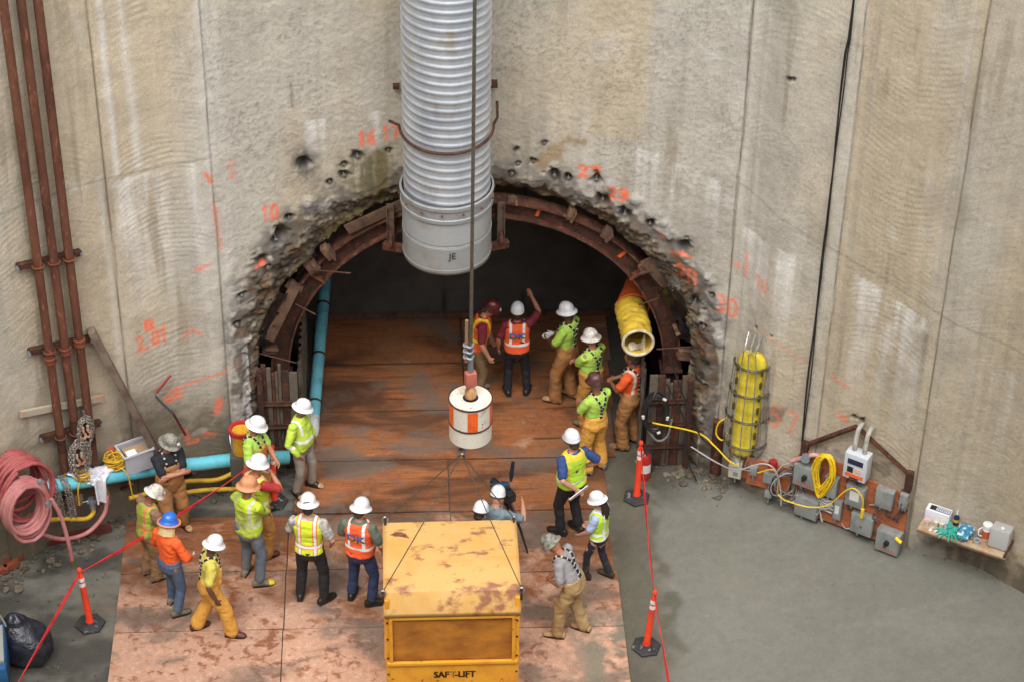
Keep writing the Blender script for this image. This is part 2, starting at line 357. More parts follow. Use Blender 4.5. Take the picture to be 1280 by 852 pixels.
def wall_fields(s, z):
    """-> offset in front of the cylinder, albedo, paint mask"""
    n1 = fbm(s * 2.2, z * 2.2, oct=5, seed=3); n2 = fbm(s * 9, z * 9, oct=4, seed=11); nf = fbm(s * 22, z * 22, oct=3, seed=29)
    off = bulge(s) + 0.012 * n1 + 0.004 * n2
    # per panel: step, grain and cutter scallops
    pid = np.searchsorted(JOINTS, s) - 1
    step = np.array([.01, .0, .012, -.008, .008, 0.0, .014, .0, 0.0])[np.clip(pid, 0, 8)]
    off = off + step
    central = (pid == 3)
    g1 = vnoise(s * 17, z * 17, seed=5); g2 = vnoise(s * 33, z * 33, seed=6); g3 = vnoise(s * 46.5, z * 46.5, seed=7)
    off = off + np.where(central, 0.0035 * nf + .0028 * g2 + .003 * g3, 0.002 * nf + .0018 * g2 + .0016 * g3)
    sc = np.array([-8.2, -6.2, -4.45, 0, 4.55, 6.25, 8.2, 0, 0])[np.clip(pid, 0, 8)]; hw = np.array([.9, 1.0, .75, 3.7, .8, .8, 1.2, 1, 1])[np.clip(pid, 0, 8)]
    u = np.clip((s - sc) / hw, -1, 1)
    flip = np.where((pid == 5) & (z > 5.0) | (pid == 4) & (z > 2.2) & (z < 4.6), -1.0, 1.0)
    arc = z + flip * 0.42 * u * u * hw + 0.03 * fbm(s * 1.5, z * 1.5, oct=2, seed=41)
    ph = arc / 0.088 + 1.1 * vnoise(s * .9, z * .7, seed=8) + .35 * vnoise(s * 4, z * 2, seed=9)
    saw = ph - np.floor(ph)
    scal = np.abs(saw - .35) / .65
    am = sm(-.12, .45, fbm(s * 1.1 + 9, z * .7, oct=4, seed=23) + .25 * n2 + np.where(central, -1.0, .30)) * (1 - sm(.7, 1.0, np.abs(u) + .1 * n1)) * (.55 + .45 * vnoise(s * 2.5, z * 5, seed=24))
    am = am * np.array([.7, .8, 1, 0, .9, .9, .35, 0, 0])[np.clip(pid, 0, 8)]; off = off + am * 0.009 * (scal - .5)
    # joints
    dj = np.full_like(s, 9.0)
    for j in JOINTS[1:-1]: dj = np.minimum(dj, np.abs(s - j - 0.02 * vnoise(z * 1.3, z * 0 + j, seed=5)))
    off = off - 0.016 * np.exp(-(dj / .016) ** 2)
    # tall guide-tube ridges beside the joints
    ridge = np.zeros_like(s)
    for (j, w) in [(-3.55, .10), (-5.05, .07), (5.60, .05), (6.95, .035), (4.02, .03)]:
        ridge = np.maximum(ridge, np.exp(-((s - j) / w) ** 4))
    off = off + 0.010 * ridge * (z > .8)
    # ---- colour
    grey = np.array([.405, .378, .325]); tan = np.array([.415, .350, .255]); pale = np.array([.56, .54, .50]); dark = np.array([.15, .125, .095])
    k = sm(-.35, .45, fbm(s * .55, z * .22, oct=4, seed=51) + np.where(pid == 5, .45, 0) + np.where((pid == 6) | (pid == 1), .30, 0) - np.where(central, .28, 0))
    col = grey[None] * (1 - k[:, None]) + tan[None] * k[:, None]
    def blend(c, m): 
        nonlocal col; m = np.clip(m, 0, 1)[:, None]; col = col * (1 - m) + np.array(c)[None] * m
    # rectangular tan band right of the duct
    blend(tan * np.array([1.02, 1.02, 1.0]), 0.75 * sm(1.55, 1.65, s + .03 * n2) * (1 - sm(2.35, 2.5, s + .05 * n2)) * sm(5.7, 5.8, z) * (z < 9.5))
    blend(tan, .5 * sm(-2.75, -2.6, s) * (1 - sm(-2.45, -2.3, s)) * (z < 6.4) * (z > 4.9))
    # efflorescence hanging below the pour line
    run = fbm(s * 7, z * .35, oct=3, seed=71)
    def white(s0, s1, zt0, zt1, length, amt):
        zt = zt0 + (zt1 - zt0) * (s - s0) / (s1 - s0) + 0.03 * n2
        inside = sm(s0 - .04, s0 + .04, s) * (1 - sm(s1 - .04, s1 + .04, s)) * (z < zt)
        d = (zt - z) / length
        blend(pale, amt * inside * np.clip(1.05 - d, 0, 1) * sm(-.45, .35, run + .25 * n2 - .3 * d))
    white(-5.2, -3.72, 5.85, 5.82, 2.6, .9); white(-2.35, -1.30, 6.17, 6.2, 1.1, 1.0); white(2.33, 3.6, 5.66, 5.25, 1.5, 1.0); white(3.45, 3.78, 5.2, 5.15, 1.6, .8)
    white(3.9, 4.8, 4.62, 4.5, 1.8, 1.0); white(5.7, 6.85, 4.5, 4.1, 2.6, .95); white(7.2, 8.2, 3.9, 3.6, 2.4, .45); white(-7.2, -5.3, 6.1, 6.0, 1.0, .3)
    for (sj, wj, z0, z1, am2) in [(-5.06, .045, 5.9, 99, .9), (-4.75, .06, 5.9, 99, .75), (-3.55, .09, 0.8, 99, .55), (-3.71, .10, 5.4, 99, .5), (3.78, .10, 4.9, 99, .35), (5.30, .10, 1.2, 99, .25), (-5.3, .05, 1, 6, .5), (6.9, .06, 2, 99, .3), (-3.95, .12, 2, 5.6, .4)]:
        blend(pale * .95, am2 * np.exp(-((s - sj + .02 * n1) / wj) ** 2) * (z > z0) * (z < z1) * sm(-.7, .3, run + .2))
    for (sj, wj, am2) in [(5.62, .045, .35), (-4.05, .05, .25), (-.95, .05, .2), (.95, .06, .2), (2.9, .05, .2)]:
        blend(grey * .62, am2 * np.exp(-((s - sj) / wj) ** 2) * sm(-.6, .4, run))
    # pour line
    zl = 5.85 + .08 * np.sin(s * .8) - np.where(s > 2, (s - 2) * .30, 0)
    blend(dark, .5 * np.exp(-((z - zl - .02 * n2) / .014) ** 2) * (np.abs(pid - 3) >= 1))
    # brown vertical crack left of the duct and the black soot hole under it
    ck = -2.53 + .03 * vnoise(z * 3, z * 0, seed=77)
    blend(dark * .9, .7 * np.exp(-((s - ck) / .016) ** 2) * (z > 6.4) * sm(-.5, .1, vnoise(z * 2, z * 0 + 3, seed=78)))
    # scallop relief shading put into the colour: crests lighter, grooves darker
    col = col * (1 + (am * 0.13 * (scal - .5))[:, None])
    # water stain right
    blend(dark * 1.1, .95 * np.exp(-((s - 7.15 - .1 * n1) / .34) ** 2) * sm(2.4, 3.2, z) * (1 - sm(3.85, 3.95, z)) * sm(-.2, .4, run * 1.3 + .15))
    blend(dark, .8 * sm(.0, .3, fbm(s * 3, z * 3, oct=4, seed=91) + .9 - 2.6 * np.hypot((s - 4.75 + (1.75 - z) * .4) * 1.0, (z - 1.62) * 1.4)) )
    blend(dark * 1.1, .7 * sm(.1, .4, fbm(s * 3, z * 3, oct=4, seed=95) + .75 - 1.5 * np.hypot((s - 6.0) * .8, (z - 1.25) * 2.6)))
    # damp, dirty foot of the wall
    ft = 0.34 + .45 * fbm(s * 1.6, z * 0 + 2, oct=4, seed=61) + np.where(s < -3.7, 1.0, 0) + np.where((s > -5.4) & (s < -3.7), .30, 0)
    blend(np.array([.10, .082, .06]), .9 * (1 - sm(ft - .35, ft + .35, z + .3 * n2)))
    blend(np.array([.16, .125, .08]), .55 * (1 - sm(ft + .2, ft + 1.1, z + .45 * n1)) * (s < 0))
    blend(np.array([.30, .27, .21]), .75 * sm(.15, .45, fbm(s * 2.6, z * 2.6, oct=3, seed=63) + .1) * (z < 1.2) * (z > .45) * (s < -4.0))
    col = col * (1 + .12 * n1 + .07 * n2)[:, None]
    strk = fbm(s * 14, z * .5, oct=3, seed=72); col = col * (1 + .13 * strk * sm(-.3, .4, fbm(s * .9, z * .4, oct=2, seed=73)))[:, None]
    grain = sm(.0, .8, g3 + .5 * g2); grain2 = sm(.1, .8, g2 + .6 * g1); patch = sm(-.4, .5, fbm(s * 1.3, z * 1.3, oct=3, seed=74))
    col = col * (1 - np.where(central, .24, .12) * grain * (.5 + .5 * patch) - np.where(central, .14, .07) * grain2 * patch)[:, None] * 1.12
    blend(pale, .35 * sm(.35, .7, fbm(s * 2.4, z * 1.1, oct=4, seed=75)))
    blend(np.array([.25, .23, .20]), .30 * sm(.28, .6, fbm(s * 1.7 + 3, z * 1.0, oct=5, seed=76)))
    col = col * np.array([.94, 1.0, 1.04, .98, 1.03, .98, .93, 1, 1])[np.clip(pid, 0, 8)][:, None]
    bs = fbm(s * 5, z * .4 + 7, oct=4, seed=80); blend([.25, .20, .135], .55 * sm(.22, .5, bs) * sm(-.2, .3, fbm(s * .6, z * .5, oct=2, seed=81)))
    # cracks
    blend(dark * .7, .75 * np.exp(-(dj / .011) ** 2) * sm(-.9, -.1, vnoise(z * 1.1, s * 0 + 1, seed=13) + .15))
    # ---- broken rock round the opening
    r = hole_r(s, z); ang = np.arctan2(s - HOLE_C[0], np.maximum(z - HOLE_C[1], .01)); 
    rag = .10 * fbm(ang * 5, z * 2.0, oct=4, seed=33)
    ro = np.where(np.abs(ang) < .5, 3.72, 3.88) + np.where(s < -.8, .22, 0) * (z > 3.5) + rag * 2.4 + .06 * n2      # outer limit of the break
    ro = np.where(z < 2.6, 3.74 + .5 * rag, ro)
    ri = 3.29 + .5 * rag + .05 * n2 - .12 * (1 - sm(1.2, 2.6, z))                                                    # where it opens
    t = np.clip((ro - r) / (ro - ri), 0, 1.6)
    chip = fbm(s * 5, z * 5, oct=5, seed=37, gain=.62); ridged = 1 - np.abs(fbm(s * 3.2, z * 3.2, oct=3, seed=38)) * 2
    brk0 = sm(0, .12, t); brk = sm(.30, .55, t + .25 * n2)
    sh1, sv1, se1 = shards(s * 4.5 + .35 * n1, z * 4.5 + .35 * n2, 301); sh2, sv2, se2 = shards(s * 11 + .3 * n2, z * 11, 311)
    off = off - brk0 * .012 * (1 + chip) - brk * (.015 + .17 * t ** 2.2 + .048 * sh1 + .036 * sh2 + .03 * chip + .012 * nf + .012 * g3)
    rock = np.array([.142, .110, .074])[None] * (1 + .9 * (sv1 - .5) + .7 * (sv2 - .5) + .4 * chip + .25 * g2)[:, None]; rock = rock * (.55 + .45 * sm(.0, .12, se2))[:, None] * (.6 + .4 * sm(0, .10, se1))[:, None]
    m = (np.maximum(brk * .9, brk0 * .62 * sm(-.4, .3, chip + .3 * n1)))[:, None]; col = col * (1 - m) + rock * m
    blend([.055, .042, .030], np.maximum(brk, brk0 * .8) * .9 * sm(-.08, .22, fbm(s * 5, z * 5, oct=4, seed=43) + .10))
    blend([.13, .065, .03], brk0 * .7 * sm(.12, .4, fbm(s * 6 + 3, z * 4, oct=4, seed=44)))
    blend([.26, .235, .195], brk * .5 * sm(.30, .5, fbm(s * 7 + 1, z * 7, oct=4, seed=45)))
    blend([.20, .145, .05], .75 * sm(.5, 1.1, t + .4 * n1) * sm(-.1, .3, fbm(s * 3 + 5, z * 1.2, oct=3, seed=47)) * brk)                            # ochre seepage
    blend([.115, .095, .02], .85 * sm(.0, .3, run + .1) * brk * np.exp(-((s + 1.55) / .42) ** 2) * (z > 4.6))                              # green algae
    blend([.45, .44, .43], .9 * brk * sm(.2, .5, fbm(s * 8, z * 1.2, oct=3, seed=49) + .12) * ((np.abs(s - 3.72) < .22) | (np.abs(s + 3.55) < .2)) * (z < 3.2))        # lime runs
    blend(np.array([.16, .15, .14]), .6 * (1 - brk) * sm(.0, .16, .2 - (r - ro)) * sm(-.1, .4, n2 + .2))                                          # soot fringe
    for (a, b, q) in LUMPS:
        d = np.hypot(s - a, z - b) / q * (1 + .35 * n2); g = np.exp(-d ** 4)
        off = off + g * .035 * (1 + .3 * chip) + g * .03 * sh2; blend([.21, .21, .21], g * .75 * (.6 + .6 * n2)); 
    for i, (a, b, q) in enumerate(PITS):
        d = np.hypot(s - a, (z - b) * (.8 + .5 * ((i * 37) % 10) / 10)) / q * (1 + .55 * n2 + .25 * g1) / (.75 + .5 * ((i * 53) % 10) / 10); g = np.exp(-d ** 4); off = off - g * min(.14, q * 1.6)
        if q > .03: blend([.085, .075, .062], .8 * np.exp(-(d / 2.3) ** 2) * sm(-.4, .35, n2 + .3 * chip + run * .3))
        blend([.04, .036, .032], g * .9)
    sp = np.hypot((s + 2.40) / .15, (z - 5.50) / .26); blend([.02, .02, .02], .9 * np.exp(-sp ** 2) * sm(-.5, .2, n2 + .2))
    # ochre and green seepage over the crown
    seep = np.exp(-((s + 1.45) / .42) ** 2) * sm(4.75, 5.0, z) * (1 - sm(5.45, 5.65, z + .15 * n2))
    blend([.30, .225, .11], .75 * seep * sm(-.25, .25, run + .2 * n2)); blend([.10, .088, .03], .8 * seep * sm(.05, .35, fbm(s * 6, z * .8, oct=3, seed=83) + .1 * n2))
    blend([.30, .20, .09], .7 * sm(.0, .25, fbm(s * 4, z * 3, oct=4, seed=84) + .35 - 1.1 * np.hypot((s - 1.15) * 1.2, (z - 5.5) * 1.8)))
    # spray paint
    pm = np.zeros_like(s)
    for pts, hw2, kk in STROKES:
        P = np.array(pts); lo = P.min(0) - .12; hi = P.max(0) + .12
        ix = np.where((s > lo[0]) & (s < hi[0]) & (z > lo[1]) & (z < hi[1]))[0]
        if len(ix) == 0: continue
        a = s[ix]; b = z[ix]; dm = np.full(len(ix), 9.0)
        for p, q in zip(P[:-1], P[1:]):
            e = q - p; tt = np.clip(((a - p[0]) * e[0] + (b - p[1]) * e[1]) / max(e @ e, 1e-9), 0, 1)
            dm = np.minimum(dm, np.hypot(a - p[0] - tt * e[0], b - p[1] - tt * e[1]))
        pm[ix] = np.maximum(pm[ix], kk * (1 - sm(hw2 * .55, hw2 * 1.7, dm + .012 * n2[ix])))
    pm = pm * np.clip(.8 + .6 * nf, 0, 1)
    blend([.86, .15, .06], pm * .95)
    return off, np.clip(col, .01, .8), (t >= 1.0) & (r < ri + .02)

wall_mat = attr_mat('wall_concrete', rough=.92, bumps=((30, .22, .010), (80, .5, .006), (200, .5, .003)), var=.17, vs=(55.0, 120.0))
shaft = thing('shaft_wall', 'tall round concrete shaft wall of cast panels with scalloped cutter marks and orange spray paint', 'wall')
def panel(s0, s1, z0, z1, ds, dz):
    ns = max(2, int(round((s1 - s0) / ds)) + 1); nz = max(2, int(round((z1 - z0) / dz)) + 1)
    S, Z = np.meshgrid(np.linspace(s0, s1, ns), np.linspace(z0, z1, nz)); s = S.ravel(); z = Z.ravel()
    if ds < .1: off, col, cut = wall_fields(s, z)
    else:
        n = fbm(s * .6, z * .25, oct=4, seed=51); n2 = fbm(s * 2.2, z * 2.2, oct=3, seed=3)
        k = sm(-.4, .4, n)[:, None]; col = np.array([.345, .315, .262]) * (1 - k) + np.array([.37, .30, .20]) * k; col = col * (1 + .15 * n2)[:, None]
        off = .012 * n2; cut = np.zeros(len(s), bool)
    th = s / R_SHAFT; rr = R_SHAFT - off
    v = np.stack([rr * np.sin(th), rr * np.cos(th) - R_SHAFT, z], 1)
    i = np.arange(ns * nz).reshape(nz, ns); f = np.stack([i[:-1, :-1], i[:-1, 1:], i[1:, 1:], i[1:, :-1]], -1).reshape(-1, 4)
    keep = ~cut[f].any(1); f = f[keep]
    used = np.unique(f); mp = np.full(len(v), -1); mp[used] = np.arange(len(used))
    return mesh_np('wall_panel', v[used], mp[f], wall_mat, shaft, col=col[used])
DS = 0.0215
for a, b in zip(JOINTS[:-1], JOINTS[1:]): panel(a, b, -.3, 9.75, DS, DS)
for a, b in zip(JOINTS[:-1], JOINTS[1:]): panel(a, b, 9.75, 13.6, .25, .25)
L0 = 2 * math.pi * R_SHAFT - (JOINTS[-1] - JOINTS[0]); NB = 20
for i in range(NB): panel(JOINTS[-1] + L0 * i / NB, JOINTS[-1] + L0 * (i + 1) / NB, -.3, 13.6, .25, .4)
# steel dowel heads left in the drill holes
bolt_m = M('dowel_steel', srgb(150, 148, 145), .55, .5, c2=srgb(90, 70, 55), ns=30)
for (a, b, q) in PITS[:40]:
    if .04 <= q <= .09 and int(a * 100) % 5 < 3:
        p = wall_pt(a, b, -.02); nrm = Vector((-math.sin(a / R_SHAFT), -math.cos(a / R_SHAFT), -.1))
        kq = .7 + .6 * random.random(); MB().cyl(p + nrm * -.12, p + nrm * .03 * kq, .014 * kq, n=8).cyl(p + nrm * .0, p + nrm * .012, .030 * kq, n=6).build('anchor_dowel', bolt_m, shaft)
# ---------------------------------------------------------------- ground of the shaft
def axis(lo, hi, flo, fhi, fine, coarse):
    return np.concatenate([np.arange(lo, flo, coarse), np.arange(flo, fhi, fine), np.arange(fhi, hi + coarse, coarse)])
gx = axis(-11.2, 11.2, -8.6, 9.4, .045, .5); gy = axis(-22.2, 3.7, -6.8, 3.6, .045, .5)
GX, GY = np.meshgrid(gx, gy); x = GX.ravel(); y = GY.ravel()
n1 = fbm(x * .8, y * .8, oct=5, seed=101); n2 = fbm(x * 3.2, y * 3.2, oct=4, seed=103); n3 = fbm(x * 12, y * 12, oct=3, seed=107)
sw = fbm(x * 1.2 + 1.4 * n1, y * 2.8 + 1.2 * n1, oct=4, seed=109)
right = sm(1.6, 2.6, x + .25 * n1)
wet = sm(-.15, .35, fbm(x * .5 + 3, y * .7, oct=4, seed=111) + np.where(x > 2, .1, 0))
z = -.012 + .012 * n1 + .006 * n2 + .003 * n3
z = z * (1 - .75 * right)
z -= .05 * sm(-.6, .2, y) * 0
dk = np.array([.058, .055, .048]); md = np.array([.135, .130, .110]); fr = np.array([.185, .184, .160]); tn = np.array([.215, .185, .135])
k = sm(-.25, .35, sw + .4 * n2)[:, None]; col = dk * (1 - k) + md * k
kk = (sm(.15, .5, fbm(x * 1.1, y * 1.6, oct=4, seed=113)) * (1 - right) * .6)[:, None]; col = col * (1 - kk) + tn * .75 * kk
r_ = right[:, None]; big = fbm(x * .35 + 2, y * .45, oct=3, seed=121); frc = fr * (1 + .10 * big + .05 * n1 + .03 * n2)[:, None]; tr = (sm(.2, .6, fbm(x * .7 + y * .4, y * 3.2 - x * .9, oct=4, seed=119)) * .16)[:, None]; frc = frc * (1 - tr) + np.array([.30, .295, .265]) * tr; col = col * (1 - r_) + frc * r_
# dark wet mud patch right by the portal
edge = sm(-1.55, -.75, y + .28 * n2 + .18 * np.sin(x * 3)) * sm(2.0, 2.4, x) * (1 - .6 * sm(4.6, 5.4, x)); e = edge[:, None]; col = col * (1 - e) + np.array([.085, .082, .072]) * (1 + .3 * n2)[:, None] * e
lim = 2.75 + .35 * fbm(y * .9, y * 0 + 4, oct=4, seed=123) + .45 * sm(-3.6, -4.8, y) * 0 + np.where(y < -3.9, .35 * np.sin((y + 3.9) * 2.2) ** 2, 0)
bk = (sm(1.9, 2.0, x) * (1 - sm(lim - .05, lim + .07, x + .10 * n2)) * (.75 + .25 * n1))[:, None]; bk = np.clip(bk, 0, 1) * .85; col = col * (1 - bk) + np.array([.088, .082, .057]) * (1 + .15 * n1 + .1 * n2)[:, None] * bk
bk2 = (sm(lim - .35, lim - .1, x) * (1 - sm(lim - .05, lim + .05, x)) * sm(.0, .4, n2 + .15))[:, None] * .4; col = col * (1 - bk2) + np.array([.25, .245, .215]) * bk2
lf = (sm(.1, .5, fbm(x * 2, y * 5, oct=3, seed=117)) * (1 - right) * sm(-4.2, -2.2, y))[:, None] * .5; col = col * (1 - lf) + np.array([.24, .235, .21]) * lf
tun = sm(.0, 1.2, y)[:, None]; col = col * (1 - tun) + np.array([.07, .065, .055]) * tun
col = col * (1 + .12 * n3)[:, None]
rough = np.clip(.60 - .29 * right - .16 * bk[:, 0] * sm(-.2, .3, n1) - .14 * wet * right - .12 * (1 - right) * sm(0, .4, n1) + .05 * n3, .25, .9)
ngx, ngy = len(gx), len(gy); i = np.arange(ngx * ngy).reshape(ngy, ngx); f = np.stack([i[:-1, :-1], i[:-1, 1:], i[1:, 1:], i[1:, :-1]], -1).reshape(-1, 4)
inside = (x * x + (y + R_SHAFT) ** 2 < (R_SHAFT + .35) ** 2) | ((np.abs(x) < 3.7) & (y > -2)); f = f[inside[f].all(1)]
used = np.unique(f); mp = np.full(len(x), -1); mp[used] = np.arange(len(used))
gmat = attr_mat('wet_ground', rough=.6, rough_attr='rgh', bumps=((9, .25, .02), (60, .25, .004)), var=.07, vs=(22.0, 90.0), spec=.5)
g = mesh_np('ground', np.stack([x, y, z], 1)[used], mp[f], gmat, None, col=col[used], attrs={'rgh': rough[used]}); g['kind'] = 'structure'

# ---------------------------------------------------------------- deck of plywood sheets
def deck_mat():
    m = bpy.data.materials.new('muddy_plywood'); m.use_nodes = True; nt = m.node_tree; nt.nodes.clear(); L = nt.links.new
    out = nd(nt, 'ShaderNodeOutputMaterial'); b = nd(nt, 'ShaderNodeBsdfPrincipled'); L(b.outputs[0], out.inputs[0])
    pos = nd(nt, 'ShaderNodeNewGeometry').outputs['Position']; oi = nd(nt, 'ShaderNodeObjectInfo')
    def noise(scale, st=(1, 1, 1), det=6, dist=0.0, off=(0, 0, 0)):
        mp = nd(nt, 'ShaderNodeMapping'); mp.inputs['Scale'].default_value = st; mp.inputs['Location'].default_value = off; L(pos, mp.inputs[0])
        n = nd(nt, 'ShaderNodeTexNoise'); n.inputs['Scale'].default_value = scale; n.inputs['Detail'].default_value = det; n.inputs['Roughness'].default_value = .6; n.inputs['Distortion'].default_value = dist
        L(mp.outputs[0], n.inputs['Vector']); return n.outputs[0]
    def rng(sock, a, bb, c=0.0, d=1.0):
        r = nd(nt, 'ShaderNodeMapRange'); r.inputs[1].default_value = a; r.inputs[2].default_value = bb; r.inputs[3].default_value = c; r.inputs[4].default_value = d; L(sock, r.inputs[0]); return r.outputs[0]
    def mix(a, fac, c):
        x = nd(nt, 'ShaderNodeMix', data_type='RGBA'); L(fac, x.inputs[0])
        if isinstance(a, tuple): x.inputs[6].default_value = c4(a)
        else: L(a, x.inputs[6])
        if isinstance(c, tuple): x.inputs[7].default_value = c4(c)
        else: L(c, x.inputs[7])
        return x.outputs[2]
    def mul(a, c):
        x = nd(nt, 'ShaderNodeMath', operation='MULTIPLY'); L(a, x.inputs[0])
        if isinstance(c, float): x.inputs[1].default_value = c
        else: L(c, x.inputs[1])
        return x.outputs[0]
    def add(a, c):
        x = nd(nt, 'ShaderNodeMath', operation='ADD'); L(a, x.inputs[0])
        if isinstance(c, float): x.inputs[1].default_value = c
        else: L(c, x.inputs[1])
        return x.outputs[0]
    grain = noise(3.2, (.55, 9, 1), 8, .6)
    wood = mix((.360, .140, .052), rng(grain, .3, .7), (.215, .070, .023))
    wood = mix(wood, rng(noise(1.3), .48, .62), (.26, .115, .05))
    wood = mix(wood, rng(noise(2.2, (.35, 4.5, 1), 6, .4, (7, 2, 0)), .56, .68), (.10, .045, .024))
    # dried clay film, thick toward the open shaft (where boots bring it and it dries pale)
    sp = nd(nt, 'ShaderNodeSeparateXYZ'); L(pos, sp.inputs[0])
    dry = rng(sp.outputs[1], -1.0, -4.2)
    film = rng(add(noise(1.5, (.8, 1.4, 1), 9, .9, (3, 0, 0)), mul(dry, .34)), .62, .80)
    cur = mix(wood, film, (.49, .285, .195))
    cur = mix(cur, mul(rng(noise(14, (1, 1, 1), 4), .5, .75), film), (.60, .40, .31))
    spots = rng(add(noise(7.5, (.9, 1.1, 1), 7, .4, (1, 5, 0)), mul(noise(1.4, (1, 1, 1), 3, 0.0, (4, 4, 0)), .45)), .765, .87)
    cur = mix(cur, mul(spots, .85), (.225, .075, .030))
    # grey cement slurry puddles
    wet = mul(rng(noise(.8, (.55, 1.5, 1), 8, .8, (5, 8, 0)), .46, .60), rng(sp.outputs[1], -4.6, -1.6))
    cur = mix(cur, mul(wet, .85), (.062, .028, .016))
    mud = rng(noise(.9, (.8, 1.3, 1), 8, .5, (11, 4, 0)), .515, .61)
    cur = mix(cur, mul(mud, .75), (.135, .112, .094))
    mudr = mul(rng(noise(1.6, (1, 1, 1), 8, .2, (2, 9, 0)), .43, .53), mul(rng(sp.outputs[0], 1.0, 1.5), rng(sp.outputs[1], -3.4, -4.0)))
    cur = mix(cur, mul(mudr, .9), (.165, .150, .115))
    v = nd(nt, 'ShaderNodeMix', data_type='RGBA', blend_type='MULTIPLY'); v.inputs[0].default_value = 1.0; L(cur, v.inputs[6]); L(rng(oi.outputs['Random'], 0, 1, .85, 1.15), v.inputs[7]); cur = v.outputs[2]
    v = nd(nt, 'ShaderNodeMix', data_type='RGBA', blend_type='MULTIPLY'); v.inputs[0].default_value = 1.0; L(cur, v.inputs[6]); L(rng(noise(45), .3, .7, .84, 1.16), v.inputs[7]); cur = v.outputs[2]
    L(cur, b.inputs['Base Color']); L(rng(mud, 0, 1, .62, .38), b.inputs['Roughness'])
    bp = nd(nt, 'ShaderNodeBump'); bp.inputs['Strength'].default_value = .35; bp.inputs['Distance'].default_value = .006; L(noise(28, (1, 1, 1), 4), bp.inputs['Height']); L(bp.outputs[0], b.inputs['Normal'])
    return m
dm = deck_mat()
deck = thing('floor_deck', None, None, (0, 0, 0), kind='structure')
def sheet(x0, x1, y0, y1, zt, tilt=0.0):
    g = .0035; cx, cy = (x0 + x1) / 2, (y0 + y1) / 2; mb = MB(); nx, ny = 9, 5; th = .022
    rz = random.uniform(-.004, .004); v = []
    sd = random.random() * 50
    for k in (0, 1):
        for j in range(ny):
            for i in range(nx):
                px = (x0 + g) + (x1 - x0 - 2 * g) * i / (nx - 1); py = (y0 + g) + (y1 - y0 - 2 * g) * j / (ny - 1)
                zz = zt - (0 if k else th) + .008 * mnoise.noise((px * .9 + sd, py * .9, 0)) + tilt * (py - cy)
                v.append((cx + (px - cx) - rz * (py - cy), cy + (py - cy) + rz * (px - cx), zz))
    f = []; N = nx * ny
    for j in range(ny - 1):
        for i in range(nx - 1):
            a = j * nx + i; f.append((N + a, N + a + 1, N + a + nx + 1, N + a + nx)); f.append((a, a + nx, a + nx + 1, a + 1))
    ring = [i for i in range(nx)] + [j * nx + nx - 1 for j in range(1, ny)] + [(ny - 1) * nx + i for i in range(nx - 2, -1, -1)] + [j * nx for j in range(ny - 2, 0, -1)]
    for p, q in zip(ring, ring[1:] + ring[:1]): f.append((p, q, N + q, N + p))
    mb.add(v, f); return mb.build('plywood_sheet', dm, deck, smooth=30)
T = .030
for (x0, x1, y0, y1, dz) in [
        (-2.50, -.08, 2.19, 3.37, 0), (-.06, 2.36, 2.17, 3.37, .003), (-2.49, -.07, .95, 2.14, 0), (-.05, 2.30, .95, 2.15, 0), (-2.50, -.12, -.26, .93, .002), (-.11, 2.24, -.27, .94, .004),
        (-2.72, -.38, -1.48, -.28, .006), (-.37, 2.03, -1.49, -.29, 0),
        (-5.20, -2.79, -2.71, -1.52, 0), (-2.78, -.37, -2.71, -1.50, .0), (-.36, 2.00, -2.86, -1.51, 0),
        (-5.19, -2.80, -3.93, -2.72, .002), (-2.79, -.37, -3.93, -2.72, 0), (-.36, 2.04, -4.02, -2.87, .004),
        (-5.19, -2.81, -5.15, -3.94, 0), (-2.80, -.38, -5.15, -3.94, .003), (-.37, 2.04, -5.24, -4.03, 0),
        (-5.21, -2.81, -6.37, -5.16, 0), (-2.80, -.38, -6.37, -5.16, 0), (-.37, 2.05, -6.46, -5.25, 0)]:
    sheet(x0, x1, y0, y1, T + dz)
# ---------------------------------------------------------------- tunnel: lining, face, steel arch, lagging
rust = M('rusty_steel', srgb(98, 58, 42), .75, .25, c2=srgb(62, 40, 32), ns=5, lo=.4, hi=.62, c3=srgb(132, 88, 66), ns3=11, lo3=.55, hi3=.7, bump=.4, bs=60)
rust_d = M('dark_rust', srgb(78, 48, 36), .8, .2, c2=srgb(45, 32, 27), ns=6, c3=srgb(120, 70, 45), ns3=14, bump=.4, bs=60)
rust_o = M('orange_rust', srgb(122, 66, 42), .8, .15, c2=srgb(86, 48, 34), ns=6, bump=.4, bs=60)
galv = M('galvanised', srgb(168, 178, 190), .38, .75, c2=srgb(140, 150, 162), ns=3, c3=srgb(150, 140, 120), ns3=4, lo3=.6, hi3=.75)
grey_paint = M('grey_paint', srgb(146, 148, 150), .5, .2, c2=srgb(120, 112, 98), ns=4, lo=.52, hi=.75)
timber = M('timber', srgb(120, 90, 68), .8, c2=srgb(78, 58, 46), ns=7, stretch=(1, 1, 1), bump=.4, bs=50)
timber_d = M('dark_timber', srgb(98, 72, 56), .85, c2=srgb(70, 50, 40), ns=6, bump=.4, bs=50)
timber_g = M('grey_timber', srgb(128, 122, 110), .85, c2=srgb(92, 84, 72), ns=6, c3=srgb(112, 80, 55), ns3=9, bump=.4, bs=50)
black_m = M('black_rubber', srgb(28, 28, 30), .5, c2=srgb(42, 41, 40), ns=8)
